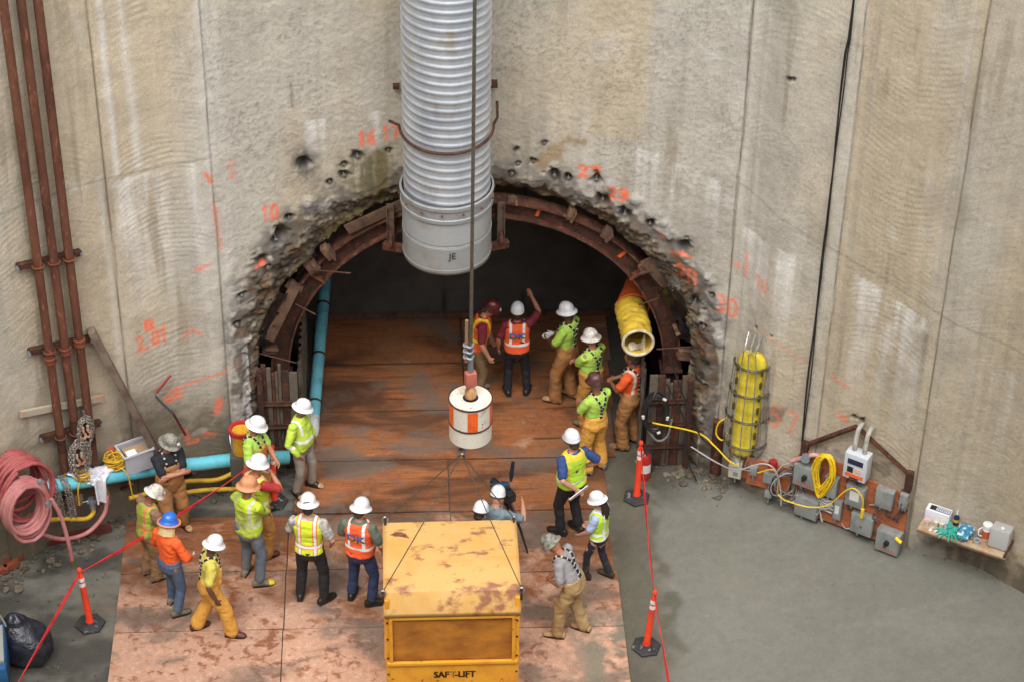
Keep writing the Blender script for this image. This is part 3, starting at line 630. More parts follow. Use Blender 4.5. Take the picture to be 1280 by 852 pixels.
# lining
th = np.linspace(-2.0, 2.0, 121); yy = np.linspace(0, 1, 41); TH, YY = np.meshgrid(th, yy); t = TH.ravel(); q = YY.ravel()
rr = 3.56
lx = rr * np.sin(t) + HOLE_C[0]; lz = HOLE_C[1] + rr * np.cos(t)
flat = np.abs(t) > math.pi / 2; lx = np.where(flat, np.sign(t) * rr + HOLE_C[0], lx); lz = np.where(flat, HOLE_C[1] - (np.abs(t) - math.pi / 2) * 4.0, lz)
yf = np.sqrt(np.maximum(R_SHAFT ** 2 - np.clip(lx, -4, 4) ** 2, 1)) - R_SHAFT + .30
ly = yf + (3.75 - yf) * q
nz = fbm(t * 4, ly * 2, oct=4, seed=201); shrink = 1 - (.05 * nz + .03)
lx2 = HOLE_C[0] + (lx - HOLE_C[0]) * shrink; lz2 = HOLE_C[1] + (lz - HOLE_C[1]) * np.where(lz > HOLE_C[1], shrink, 1)
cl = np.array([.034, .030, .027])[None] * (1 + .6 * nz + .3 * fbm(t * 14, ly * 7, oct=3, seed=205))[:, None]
i = np.arange(len(t)).reshape(41, 121); f = np.stack([i[:-1, :-1], i[1:, :-1], i[1:, 1:], i[:-1, 1:]], -1).reshape(-1, 4)
lin_m = attr_mat('shotcrete_dark', rough=.9, bumps=((14, .5, .02), (70, .5, .006)), var=.12)
tun = thing('tunnel_bore', 'dark sprayed concrete tunnel mouth behind the rusty steel arch', 'tunnel', (0, 1.5, 0))
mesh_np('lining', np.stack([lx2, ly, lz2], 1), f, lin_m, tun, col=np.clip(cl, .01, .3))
fx, fz = np.meshgrid(np.arange(-3.7, 3.75, .06), np.arange(-.1, 5.3, .06)); a = fx.ravel(); b = fz.ravel(); nx_, nz_ = fx.shape[1], fx.shape[0]
n1 = fbm(a * 1.5, b * 1.5, oct=5, seed=211); n2 = fbm(a * 6, b * 6, oct=3, seed=213)
yv = 3.46 + .05 * n1 + .012 * n2
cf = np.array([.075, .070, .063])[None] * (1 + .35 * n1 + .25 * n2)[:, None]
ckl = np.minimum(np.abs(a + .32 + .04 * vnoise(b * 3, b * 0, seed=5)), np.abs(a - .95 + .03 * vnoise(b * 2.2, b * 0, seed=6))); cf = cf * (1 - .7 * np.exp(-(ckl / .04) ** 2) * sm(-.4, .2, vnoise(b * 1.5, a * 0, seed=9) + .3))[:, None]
i = np.arange(len(a)).reshape(nz_, nx_); f = np.stack([i[:-1, :-1], i[:-1, 1:], i[1:, 1:], i[1:, :-1]], -1).reshape(-1, 4)
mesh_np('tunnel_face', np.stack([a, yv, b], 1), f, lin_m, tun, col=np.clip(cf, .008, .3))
# kerb of dark timber at the foot of the face
MB().box((0, 3.41, .06), (4.9, .06, .12)).build('foot_board', timber_d, tun)

# steel arch: bent H-beam in segments
arch = thing('steel_arch', 'rusty curved steel arch rib lining the tunnel mouth, packed with timber wedges', 'arch', (0.08, .15, 0))
AC = (0.08, 1.5)
def arc_strip(r0, r1, y0, y1, a0, a1, n=40):
    mb = MB(); v = []
    for k in range(n + 1):
        a = a0 + (a1 - a0) * k / n; sx, cz = math.sin(a), math.cos(a)
        for (r, y) in ((r0, y0), (r1, y0), (r1, y1), (r0, y1)): v.append((AC[0] + r * sx, y, AC[1] + r * cz))
    f = [(k * 4 + j, k * 4 + (j + 1) % 4, k * 4 + 4 + (j + 1) % 4, k * 4 + 4 + j) for k in range(n) for j in range(4)] + [(3, 2, 1, 0), (n * 4, n * 4 + 1, n * 4 + 2, n * 4 + 3)]
    return mb.add(v, f)
SEG = [(-1.62, -.92), (-.915, .02), (.025, .93), (.935, 1.60)]
for (a0, a1) in SEG:
    ri = arc_strip(3.085, 3.11, .0, .26, a0, a1).build('outer_flange', rust, arch)
    arc_strip(2.862, 3.083, .115, .14, a0, a1).build('web', rust_d, arch)
    arc_strip(2.835, 2.86, .0, .26, a0, a1).build('inner_flange', rust, arch)
for a in (-.918, .022, .932):        # bolted splice plates
    c = Vector((AC[0] + 2.97 * math.sin(a), .13, AC[1] + 2.97 * math.cos(a)))
    R = Matrix.Rotation(a, 3, 'Y')
    o = MB().box(c, (.03, .27, .31), rot=R).build('splice_plate', rust_o, arch)
    mb = MB()
    for u in (-.09, 0, .09): mb.cyl(c + R @ Vector((-.05, -.09, u)), c + R @ Vector((.05, -.09, u)), .014, n=6)
    mb.build('bolts', rust_d, o)['kind'] = 'stuff'
# second rib further in, barely lit
arch2 = thing('steel_arch', 'second rusty steel arch rib standing in the dark of the tunnel', 'arch', (0.08, 1.6, 0))
for r0, r1, y0, y1 in ((3.085, 3.11, 1.5, 1.74), (2.862, 3.083, 1.61, 1.635), (2.835, 2.86, 1.5, 1.74)): arc_strip(r0, r1, y0, y1, -1.62, 1.62, 60).build('web' if r1 - r0 > .1 else 'flange', rust_d, arch2)
for sx in (-1, 1): MB().box((AC[0] + sx * 2.97, 1.62, .73), (.26, .24, 1.5)).build('leg', rust_d, arch2)
# the front rib stands on posts
for sx in (-1, 1):
    o = MB().box((AC[0] + sx * 2.97, .13, 1.46), (.34, .32, .03)).build('base_plate', rust_d, arch)
    mb = MB(); mb.box((AC[0] + sx * 2.97 - .11, .13, .72), (.02, .24, 1.44)); mb.box((AC[0] + sx * 2.97 + .11, .13, .72), (.02, .24, 1.44)); mb.box((AC[0] + sx * 2.97, .13, .72), (.2, .016, 1.44)); mb.build('post', rust_d, arch)
# wedges and blocking between rib and rock
random.seed(11)
wedges = [(-1.40, .10, .22), (-1.02, .09, .24), (-.88, .13, .22), (-.76, .10, .24), (-.36, .10, .16), (.16, .10, .10), (.44, .08, .20), (.64, .11, .17), (.90, .10, .20), (1.30, .09, .22), (1.46, .11, .24)]
for k, (a, w, L) in enumerate(wedges):
    rr = 3.12 + L / 2 - .06; c = Vector((AC[0] + rr * math.sin(a), random.uniform(.02, .14) - .10 * abs(math.sin(a)), AC[1] + rr * math.cos(a)))
    R = Matrix.Rotation(a + random.uniform(-.35, .35), 3, 'Y') @ Matrix.Rotation(random.uniform(-.25, .25), 3, 'X')
    o = MB().box(c, (w, .13, L), rot=R, bev=.008).build('timber_block', random.choice([timber, timber_d, timber_d]), arch)
    MB().box(c + R @ Vector((w * .62, -.03, -.02)), (.03, .16, L * .9), rot=R @ Matrix.Rotation(.08, 3, 'Y')).build('wedge', random.choice([timber, timber_d]), o)
for a0, a1, r, y in ((-1.30, -.98, 3.22, -.22), (-.62, -.30, 3.27, .0), (.86, 1.08, 3.24, -.1)):     # boards bridging the blocks
    p = Vector((AC[0] + r * math.sin(a0), y, AC[1] + r * math.cos(a0))); q2 = Vector((AC[0] + r * math.sin(a1), y + .05, AC[1] + r * math.cos(a1)))
    MB().bar(p, q2, .16, .045, up=(0, 1, 0), bev=.006).build('board', timber_d, arch)
for a, y, L in ((-.74, -.2, .6), (-1.38, -.35, .75), (1.33, -.35, .7), (1.05, -.2, .3), (-1.05, -.3, .3)):      # tie rods
    p = Vector((AC[0] + 2.75 * math.sin(a), y, AC[1] + 2.75 * math.cos(a))); q2 = p + Vector((math.copysign(L, a), .1, random.uniform(-.05, .2)))
    MB().cyl(p, q2, .012, n=6).build('tie_rod', rust_d, arch)
orange_tag = M('orange_mark', (.75, .12, .02), .7)
for a in (.30, .80, -.05): 
    MB().box((AC[0] + 2.98 * math.sin(a), .105, AC[1] + 2.98 * math.cos(a)), (.05, .012, .14), rot=Matrix.Rotation(a, 3, 'Y')).build('paint_mark', orange_tag, arch)
# black sheeting caught in the gap on both haunches
for sx, a0, a1, lab in ((-1, -1.34, -1.02, 'black plastic sheeting stuffed beside the arch above the lagging nearest the blue pipe'), (1, 1.02, 1.36, 'black plastic sheeting stuffed beside the arch above the coiled black cable')):
    mb = MB(); v = []; nn = 14
    for k in range(nn):
        a = a0 + (a1 - a0) * k / (nn - 1)
        for j in range(6):
            r = 3.12 + .055 * j + .03 * mnoise.noise((k * .5, j * .8, sx)); v.append((AC[0] + r * math.sin(a), -.12 - .04 * j + .10 * mnoise.noise((k * .7, j * .9, 3 + sx)), AC[1] + r * math.cos(a)))
    f = [(k * 6 + j, k * 6 + j + 1, k * 6 + 7 + j, k * 6 + 6 + j) for k in range(nn - 1) for j in range(5)]
    solo(mb.add(v, f), 'plastic_sheeting', M('black_plastic', srgb(20, 20, 22), .35), lab, 'sheeting', 'black sheeting at the arch')

lag_w = M('lagging_wood', srgb(92, 84, 74), .85, .1, c2=srgb(66, 54, 44), ns=5, c3=srgb(98, 62, 42), ns3=7, bump=.4, bs=50)
# lagging panels between rib and rock, each side
for sx, lab in ((-1, 'rusty lagging panel of grey planks and steel walers below the arch, beside the blue pipe'), (1, 'rusty lagging panel of grey planks and steel walers behind the coiled black cable')):
    x0, x1, yb, h = (2.66, 3.32, -.50, 1.72) if sx > 0 else (2.62, 3.22, -.38, 1.95)
    lg = thing('lagging_panel', lab, 'panel', (sx * (x0 + x1) / 2, yb, 0), group='lagging panels under the arch')
    xx = x0; k = 0
    while xx < x1 - .03:
        w = random.choice([.05, .075, .11, .13]); w = min(w, x1 - xx)
        hh = h + random.uniform(-.12, .05)
        MB().box((sx * (xx + w / 2), yb + .03 + random.uniform(-.015, .015), hh / 2), (w - .006, .05, hh), bev=.006).build('plank', [lag_w, rust_d, lag_w, lag_w, rust][k % 5], lg)
        xx += w; k += 1
    for zz in (.42, .86, 1.30):
        mb = MB(); mb.box((sx * (x0 + x1) / 2, yb - .01, zz), (x1 - x0 + .06, .02, .05)); mb.box((sx * (x0 + x1) / 2, yb - .03, zz - .025), (x1 - x0 + .06, .05, .010))
        mb.build('waler', rust_d, lg)
    MB().box((sx * (x1 - .04), yb - .05, h / 2), (.08, .06, h)).build('soldier_beam', rust_d, lg)
# side return of the lagging, running into the tunnel
for sx, lab in ((-1, 'grey corrugated side sheeting along the blue pipe in the tunnel'), (1, 'grey corrugated side sheeting behind the man below the yellow duct')):
    mb = MB(); v = []; n = 60
    for k in range(n + 1):
        y = -.35 + 2.6 * k / n
        for zz in (0.0, 1.75): v.append((sx * (2.60 + .03 * math.sin(k * 1.6)), y, zz))
    mb.add(v, [(2 * k, 2 * k + 2, 2 * k + 3, 2 * k + 1) for k in range(n)])
    solo(mb, 'side_sheeting', M('dull_sheet', srgb(105, 100, 92), .7, .2, c2=srgb(70, 55, 45), ns=4), lab, 'sheeting', 'corrugated sheeting along the tunnel sides', smooth=60)

# ---------------------------------------------------------------- ventilation duct down the wall, elbow into the tunnel
DX, DY, DR = -.385, -.80, .61
duct = thing('ventilation_duct', 'big corrugated galvanised ventilation duct running down the wall to the tunnel mouth', 'duct', (DX, DY, 3.4))
prof = []; zt, zb, pitch = 13.4, 5.42, .135; n = int((zt - zb) / pitch)
NS = 10; v = []; nseg = 56; rows = n * NS + 1
for r_ in range(rows):
    zz = zb + (zt - zb) * r_ / (rows - 1)
    for j in range(nseg):
        a = 2 * math.pi * j / nseg; ph = (zz / pitch + j / nseg) % 1.0
        bump_ = .016 * max(0.0, 1 - ((ph - .5) / .26) ** 2) if abs(ph - .5) < .26 else 0.0
        bump_ += .010 * mnoise.noise((math.cos(a) * 1.5, math.sin(a) * 1.5, zz * .9)) + .005 * mnoise.noise((math.cos(a) * 5, math.sin(a) * 5, zz * 4)); v.append((DX + (DR - .016 + bump_) * math.cos(a), DY + (DR - .016 + bump_) * math.sin(a), zz))
f = np.array([(r_ * nseg + j, r_ * nseg + (j + 1) % nseg, (r_ + 1) * nseg + (j + 1) % nseg, (r_ + 1) * nseg + j) for r_ in range(rows - 1) for j in range(nseg)])
def duct_mat():
    m = M('duct_galvanised', srgb(200, 206, 213), .44, .55, c2=srgb(166, 175, 187), ns=2.2, lo=.35, hi=.7, c3=srgb(172, 162, 142), ns3=2.6, lo3=.56, hi3=.72, stretch=(1, 1, .5), var=.05)
    return m
mesh_np('corrugated_pipe', np.array(v), f, duct_mat(), duct)
MB().lathe([(.64, 5.20), (.655, 5.21), (.655, 5.26), (.64, 5.27), (.638, 5.40), (.66, 5.41), (.66, 5.46), (.632, 5.47), (.632, 5.42)], 56, (DX, DY, 0), caps=False).build('collar', grey_paint, duct)
cb = MB()
for j in range(14):
    a = 2 * math.pi * j / 14 + .1; cb.cyl((DX + .66 * math.cos(a), DY + .66 * math.sin(a), 5.36), (DX + .68 * math.cos(a), DY + .68 * math.sin(a), 5.36), .016, n=6)
cb.build('collar_bolts', rust_o, duct)['kind'] = 'stuff'
cl_m2 = M('sleeve_paint_lower', srgb(150, 152, 152), .5, .2, c2=srgb(140, 132, 116), ns=2.5, lo=.5, hi=.75, c3=srgb(150, 112, 74), ns3=3.5, lo3=.60, hi3=.72)
cl_m = M('elbow_paint', srgb(168, 172, 174), .45, .25, c2=srgb(150, 142, 126), ns=2.5, lo=.5, hi=.75, c3=srgb(150, 110, 70), ns3=5, lo3=.66, hi3=.76)
# smooth lower sleeve, cut square just above the arch
for (z0, z1, q) in ((4.80, 5.25, 0), (4.34, 4.80, 1)):
    mb = MB(); v = []; N = 56; K = 10
    for k in range(K + 1):
        zz = z0 + (z1 - z0) * k / K
        for j in range(N): a = 2 * math.pi * j / N; r = .626 + .004 * mnoise.noise((math.cos(a) * 2, math.sin(a) * 2, zz * 2)); v.append((DX + r * math.cos(a), DY + r * math.sin(a), zz))
    g_ = mb.add(v, [(k * N + j, k * N + (j + 1) % N, (k + 1) * N + (j + 1) % N, (k + 1) * N + j) for k in range(K) for j in range(N)]).build('sleeve', (cl_m, cl_m2)[q], duct)
    md = g_.modifiers.new('s', 'SOLIDIFY'); md.thickness = .008
    MB().lathe([(.626, -.006), (.632, -.004), (.632, .004), (.626, .006)], 56, (DX, DY, z0 + (.005 if q == 0 else .07)), caps=False).build('seam', (cl_m, cl_m2)[q], g_)
# stencilled mark on the elbow, with a rust scab
stm = M('stencil_black', srgb(40, 38, 36), .6)
for txt, dz, sz in (('JE', 0, .15),):
    v, f = text_mesh(txt, sz, .001); w = []
    for p in v:
        X = p.x * .9; Zz = p.y; a = (X + .06) / .63; w.append((DX + .636 * math.sin(a), DY - .636 * math.cos(a) + p.z, 4.66 + dz + Zz))
    MB().add(w, f).build('stencil', stm, duct, smooth=0)
# hoop strap, brackets
mb = MB(); N = 60
def hoop(zz, tilt):
    return [Vector((DX + .645 * math.cos(a), DY + .645 * math.sin(a), zz + tilt * math.sin(a))) for a in [math.pi + math.pi * k / 30 for k in range(31)]]
mb = MB(); pts = hoop(6.42, .06); pts = [Vector((DX - .78, DY + .12, 6.42))] + pts + [Vector((DX + .70, DY + .12, 6.45)), Vector((DX + .70, DY + .30, 6.6))]
mb.tube(pts, .022, 6); mb.build('strap', rust_d, duct)
for sx in (-1, 1): MB().box((DX + sx * .68, -.07, 6.62), (.09, .16, .045)).build('bracket', rust_d, duct)
for sx in (-1, 1):                    # channel hangers either side of the elbow
    hx = DX + sx * .80
    o = MB().box((hx, -.02, 4.22), (.10, .08, .75)).box((hx - .05, -.06, 4.22), (.012, .10, .75)).box((hx + .05, -.06, 4.22), (.012, .10, .75)).build('hanger', M('hanger_steel', srgb(125, 112, 100), .6, .5, c2=srgb(98, 62, 45), ns=8), duct)
    MB().box((hx - sx * .06, -.25, 4.02), (.34, .10, .10), rz=sx * .3).box((hx, -.20, 4.12), (.05, .3, .05)).build('cross_arm', rust, o)
# rope-like cables hanging from the elbow
solo(MB().tube(spline([(-.32, 3.38, 3.2), (-.30, 3.38, 2.2), (-.36, 3.38, 1.5), (-.30, 3.37, 1.0)], 5), .014, 6), 'hanging_cable', black_m, 'thin black cable hanging in front of the dark tunnel face', 'cable')

# ---------------------------------------------------------------- yellow vent bag under the arch
yel = M('yellow_fabric', srgb(205, 172, 48), .75, c2=srgb(170, 140, 50), ns=5, c3=srgb(120, 95, 55), ns3=9, lo3=.6, hi3=.75, bump=.3, bs=25)
ora = M('orange_fabric', srgb(205, 88, 34), .75, c2=srgb(150, 62, 30), ns=5, bump=.3, bs=25)
vb = thing('vent_bag', 'yellow and orange fabric vent duct ending open under the arch, above the man in orange', 'duct', (2.44, .5, 2.0))
def sleeve(y0, y1, r0, r1, zc0, zc1, mat, name, wr, xx=(2.46, 2.38)):
    mb = MB(); v = []; N = 28; K = 26
    for k in range(K + 1):
        t = k / K; y = y0 + (y1 - y0) * t; r = r0 + (r1 - r0) * t
        for j in range(N):
            a = 2 * math.pi * j / N; q = r * (1 + wr * mnoise.noise((k * .55, math.cos(a) * 2.2, math.sin(a) * 2.2))) + .008 * math.sin(k * 1.7)
            v.append((xx[0] + (xx[1] - xx[0]) * t + q * math.cos(a), y, zc0 + (zc1 - zc0) * t + q * math.sin(a)))
    f = [(k * N + j, k * N + (j + 1) % N, (k + 1) * N + (j + 1) % N, (k + 1) * N + j) for k in range(K) for j in range(N)]
    o = mb.add(v, f).build(name, mat, vb, smooth=70); md = o.modifiers.new('s', 'SOLIDIFY'); md.thickness = .012; return o
sleeve(-.42, .55, .215, .225, 2.34, 2.28, yel, 'yellow_sleeve', .10, (2.46, 2.43))
sleeve(.50, 1.7, .25, .27, 2.28, 2.2, ora, 'orange_sleeve', .06, (2.45, 2.86))
pts = [Vector((2.46 + .225 * math.cos(2 * math.pi * k / 28), -.43, 2.34 + .225 * math.sin(2 * math.pi * k / 28))) for k in range(28)]
MB().tube(pts, .024, 8, closed=True).build('cuff', M('cuff_white', srgb(206, 196, 172), .8, c2=srgb(160, 140, 100), ns=8), vb)
mb = MB(); v = []
for k in range(15):
    for j in range(8):
        u = k / 14; w_ = j / 7; v.append((2.30 + .28 * u, -.36 + .10 * math.sin(u * 7) * w_, 2.16 + .30 * w_ * u + .04 * mnoise.noise((u * 5, w_ * 5, 0))))
mb.add(v, [(k * 8 + j, k * 8 + j + 1, k * 8 + 9 + j, k * 8 + 8 + j) for k in range(14) for j in range(7)]).build('loose_flap', M('flap_white', srgb(190, 180, 160), .8), vb)
# ---------------------------------------------------------------- blue discharge pipe in the tunnel
blue = M('blue_pvc', srgb(112, 186, 202), .4, c2=srgb(88, 158, 176), ns=3, c3=srgb(90, 80, 65), ns3=5, lo3=.62, hi3=.8, coat=.2)
bp_ = thing('discharge_pipe', 'long blue plastic pipe rising along the side of the tunnel floor', 'pipe', (-2.46, .7, 0))
MB().cyl((-2.46, .60, .13), (-2.27, 3.42, 1.08), .095, n=20).build('pipe', blue, bp_)
MB().tube(spline([(-2.465, .66, .16), (-2.47, .50, .10), (-2.49, .42, .02), (-2.52, .40, -.1)], 5), .108, 18).build('elbow', M('white_pvc', srgb(205, 212, 214), .45, c2=srgb(160, 160, 150), ns=5), bp_)
for t in (.12, .42, .75):
    c = Vector((-2.46, .60, .13)).lerp(Vector((-2.27, 3.42, 1.08)), t); d = Vector((.19, 2.82, .95)).normalized(); MB().cyl(c - d * .02, c + d * .02, .101, n=20).build('band', rust_d, bp_)
mb = MB(); v = []
for k in range(25):
    for q in (0, 1): v.append((-2.55 + .5 * k / 24, 3.36 - .5 * 0 + .03 * math.sin(k * 1.5), 1.05 + q * .35))
mb.add(v, [(2 * k, 2 * k + 2, 2 * k + 3, 2 * k + 1) for k in range(24)]).build('collar_sheet', galv, bp_, smooth=60)
# ---------------------------------------------------------------- left wall: riser pipes, cyan pipe, hoses, chains
riser_m = M('riser_rust', srgb(116, 74, 56), .7, .3, c2=srgb(88, 54, 42), ns=3, lo=.4, hi=.65, c3=srgb(160, 104, 78), ns3=16, lo3=.55, hi3=.72, stretch=(1, 1, .35), bump=.35, bs=70)
RS = [(-6.40, 'rusty riser pipe on the wall, nearest the pink hose'), (-6.16, 'rusty riser pipe on the wall, middle one of three'), (-5.93, 'rusty riser pipe on the wall, beside the leaning plank')]
for k, (s_, lab) in enumerate(RS):
    p = wall_pt(s_, 0, .16); bot = (1.42, 1.55, 1.35)[k]
    o = thing('riser_pipe', lab, 'pipe', (p.x, p.y, bot), group='rusty riser pipes on the wall')
    MB().cyl((p.x, p.y, bot), (p.x, p.y, 13.4), .062, n=18).build('pipe', riser_m, o)
    for zz in (3.42 + .06 * k, 10.9): MB().lathe([(.064, -.05), (.085, -.045), (.085, -.012), (.068, -.01), (.068, .01), (.085, .012), (.085, .045), (.064, .05)], 18, (p.x, p.y, zz), caps=False).build('coupling', rust_o, o)
    MB().lathe([(.063, -.25), (.066, -.25), (.066, .1), (.063, .1)], 18, (p.x, p.y, bot + .6), caps=False).build('sleeve', rust_d, o)
for (z0, z1, lab) in ((5.05, 4.92, 'rusty clamp bar holding the riser pipes, upper one'), (3.62, 3.45, 'rusty clamp bar holding the riser pipes, above the leaning plank head'), (2.07, 1.93, 'rusty clamp bar holding the riser pipes, lowest, behind the hanging chains')):
    a = wall_pt(-6.66, z0, .06); b = wall_pt(-5.72, z1, .06); o = thing('clamp_bar', lab, 'clamp bar', tuple((a + b) / 2), group='clamp bars on the riser pipes')
    mb = MB().bar(a, b, .09, .08).build('bar', rust_d, o)
    for s_, _ in RS:
        t = (s_ + 6.66) / .94; zz = z0 + (z1 - z0) * t; c = wall_pt(s_, zz, .16)
        MB().tube([c + Vector((.078 * math.cos(q), .078 * math.sin(q), 0)) for q in [2 * math.pi * k / 16 for k in range(16)]], .013, 6, closed=True).build('u_bolt', rust_o, o)
    for e in (a, b): MB().cyl(e + Vector((0, 0, 0)), e + Vector((.03, -.09, 0)), .02, n=8).build('end_bolt', galv, o)
a = wall_pt(-6.92, 2.63, .05); b = wall_pt(-5.64, 2.34, .05)
solo(MB().bar(a, b, .05, .10), 'wooden_batten', M('pale_batten', srgb(170, 160, 140), .8, c2=srgb(185, 130, 100), ns=2, lo=.5, hi=.6), 'pale batten fixed across the wall behind the riser pipes', 'batten')
# leaning plank with tools
o = thing('leaning_plank', 'weathered plank leaning on the wall between the riser pipes and the black-shirted man', 'plank', (-4.55, -1.32, .7))
pa, pb = wall_pt(-5.72, 3.62, .12), Vector((-4.55, -1.32, .72))
MB().bar(pa, pb, .10, .16, up=(.2, -1, 0), bev=.01).build('board', M('weathered_board', srgb(118, 104, 92), .85, c2=srgb(92, 70, 58), ns=3, bump=.4), o)
MB().bar(pa.lerp(pb, .55), pb, .12, .10, up=(.5, -1, 0)).build('splint', M('splint_wood', srgb(105, 82, 70), .85, c2=srgb(75, 55, 48), ns=4), o)
red_m = M('red_handle', srgb(150, 38, 40), .55, c2=srgb(110, 30, 32), ns=6)
o = thing('bolt_cutter', 'red handled bolt cutter hanging on the wall beside the leaning plank', 'tool', tuple(wall_pt(-4.85, 1.6, .1)))
p0 = wall_pt(-4.82, 2.12, .10)
MB().tube([wall_pt(-4.60, 2.40, .12), wall_pt(-4.84, 2.17, .12)], .018, 8).build('handle', red_m, o)
MB().tube(spline([wall_pt(-4.86, 2.12, .12), wall_pt(-4.75, 1.92, .13), wall_pt(-4.62, 1.72, .13)], 4), .018, 8).build('blade', M('tool_steel', srgb(120, 120, 122), .4, .7), o)
MB().tube([wall_pt(-4.62, 1.72, .13), wall_pt(-4.46, 1.25, .14)], .020, 8).build('handle', M('dark_red_handle', srgb(86, 34, 36), .6), o)
# cyan pipe on blocks along the wall
cy_m = M('cyan_pvc', srgb(104, 196, 214), .4, c2=srgb(82, 168, 188), ns=2.5, c3=srgb(66, 84, 82), ns3=3.2, lo3=.58, hi3=.72, coat=.2)
cp = thing('cyan_pipe', 'pale cyan plastic pipe lying along the foot of the wall, chains over its end', 'pipe', (-4.7, -1.4, .4))
pp = [Vector((-6.19, -2.25, 1.32)), Vector((-4.66, -1.31, .84)), Vector((-3.52, -.83, .59)), Vector((-2.80, -.66, .46))]
PD = (pp[1] - pp[0]).normalized(); PO = Vector((.52, -.85, 0))
MB().tube(pp, .105, 20).build('pipe', cy_m, cp)
MB().lathe([(.088, -.01), (.088, .012), (.108, .012), (.108, -.01)], 20, pp[0], rot=Vector((-1.53, -.94, .48)).to_track_quat('Z', 'Y').to_matrix(), caps=False).build('rim', M('pipe_lip', srgb(190, 225, 230), .4), cp)
MB().cyl(pp[2], pp[2].lerp(pp[1], .06), .12, n=20).build('coupling', M('coupling_grey', srgb(110, 130, 132), .5, c2=srgb(70, 70, 66), ns=5), cp)
for k, s_ in enumerate((-6.35, -5.2, -4.3)):
    c = pp[0].lerp(pp[1], (.18, .70, 1.0)[k]) + (Vector((.42, .18, -.06)) if k == 2 else Vector((0, 0, 0))); o = thing('pipe_bracket', ('rusty wall bracket under the cyan pipe near the chains', 'rusty wall bracket under the cyan pipe below the storage bin', 'rusty wall bracket under the cyan pipe behind the man in the black shirt')[k], 'bracket', tuple(c - Vector((0, 0, .3))), group='brackets under the cyan pipe')
    MB().bar(c - PO * .35 + Vector((0, 0, -.135)), c + PO * .15 + Vector((0, 0, -.135)), .06, .05).build('arm', rust_d, o); MB().bar(c - PO * .3 + Vector((0, 0, -.5)), c + PO * .08 + Vector((0, 0, -.16)), .045, .045).build('strut', rust_d, o)
# chains
chain_m = M('chain_steel', srgb(158, 150, 142), .55, .4, c2=srgb(112, 98, 86), ns=20)
def chain(mb, pts, R=.028, r=.0075, wide=.6):
    P = spline(pts, 6); L = 0; seg = [0]
    for a, b in zip(P, P[1:]): L += (b - a).length; seg.append(L)
    n = max(2, int(L / (R * 1.45))); k = 0
    for i in range(n):
        d = L * (i + .5) / n
        while k < len(seg) - 2 and seg[k + 1] < d: k += 1
        t = (d - seg[k]) / max(seg[k + 1] - seg[k], 1e-6); c = P[k].lerp(P[k + 1], t); ax = (P[k + 1] - P[k]).normalized()
        u = ax.orthogonal().normalized(); u = Matrix.Rotation(i * math.pi / 2 + .4, 3, ax) @ u
        mb.tube([c + ax * R * math.cos(q) + u * R * wide * math.sin(q) for q in [2 * math.pi * j / 8 for j in range(8)]], r, 4, closed=True)
    return mb
for k, (t, lab) in enumerate(((.055, 'steel chain looped over the open end of the cyan pipe'), (.15, 'steel chain looped over the cyan pipe, second from its open end'))):
    c = pp[0].lerp(pp[1], t); mb = MB()
    for j in range(3):
        dx = (j - 1) * .035; L = (.55, .62, .50)[(j + k) % 3]
        e = c + PD * (dx * 1.2); Zv = Vector((0, 0, 1)); chain(mb, [e - PO * .15 - Zv * L * .6, e - PO * .135, e + Zv * .135, e + PO * .135, e + PO * .15 - Zv * L * .5 + PD * .02, e + PO * .14 - Zv * L + PD * .03])
    solo(mb, 'chain', chain_m, lab, 'chain', 'chains over the cyan pipe')
# chain slings hung in bundles on the clamp bar
for k, (s_, zt, w, h, lab) in enumerate(((-6.20, 1.98, .17, .66, 'bundle of steel chain slings with hooks hanging in front of the riser pipes, larger one'), (-6.03, 2.30, .12, .50, 'small bundle of steel chain hanging between two riser pipes'))):
    c = wall_pt(s_, zt, .30 - .06 * k); ux = Vector((math.cos(s_ / R_SHAFT), -math.sin(s_ / R_SHAFT), 0)); o = thing('chain_sling', lab, 'chain', tuple(c - Vector((0, 0, h))), group='chain slings on the riser pipes')
    mb = MB()
    for j in range(4 if k == 0 else 3):
        q = 1 - j * .16; y_ = Vector((0, -.03 * j, 0))
        chain(mb, [c + y_ + ux * (w * q * math.sin(a)) + Vector((0, 0, -h * .48 * (1 - math.cos(a) * (.9 + .1 * q)) - j * .015)) for a in [2 * math.pi * i / 12 for i in range(13)]], R=.03, r=.009)
    mb.build('links', chain_m, o)
    MB().tube(spline([c + Vector((0, -.02, .12)), c + Vector((.01, -.02, .02)), c + Vector((0, -.03, -.03))], 4), .014, 6).build('hanger', galv, o)
    hm = M('hook_paint', srgb(186, 128, 96), .5, .3, c2=srgb(210, 205, 200), ns=12)
    for j in range(2):
        hx = c + ux * (.045 - .07 * j) + Vector((0, -.09, -h * .40)); MB().tube(spline([hx + Vector((0, 0, .08)), hx, hx + ux * .03 + Vector((0, 0, -.08)), hx + ux * .0 + Vector((0, 0, -.13)), hx - ux * .045 + Vector((0, 0, -.09))], 4), [.02] * 12 + [.016] * 5, 8).build('hook', hm, o)
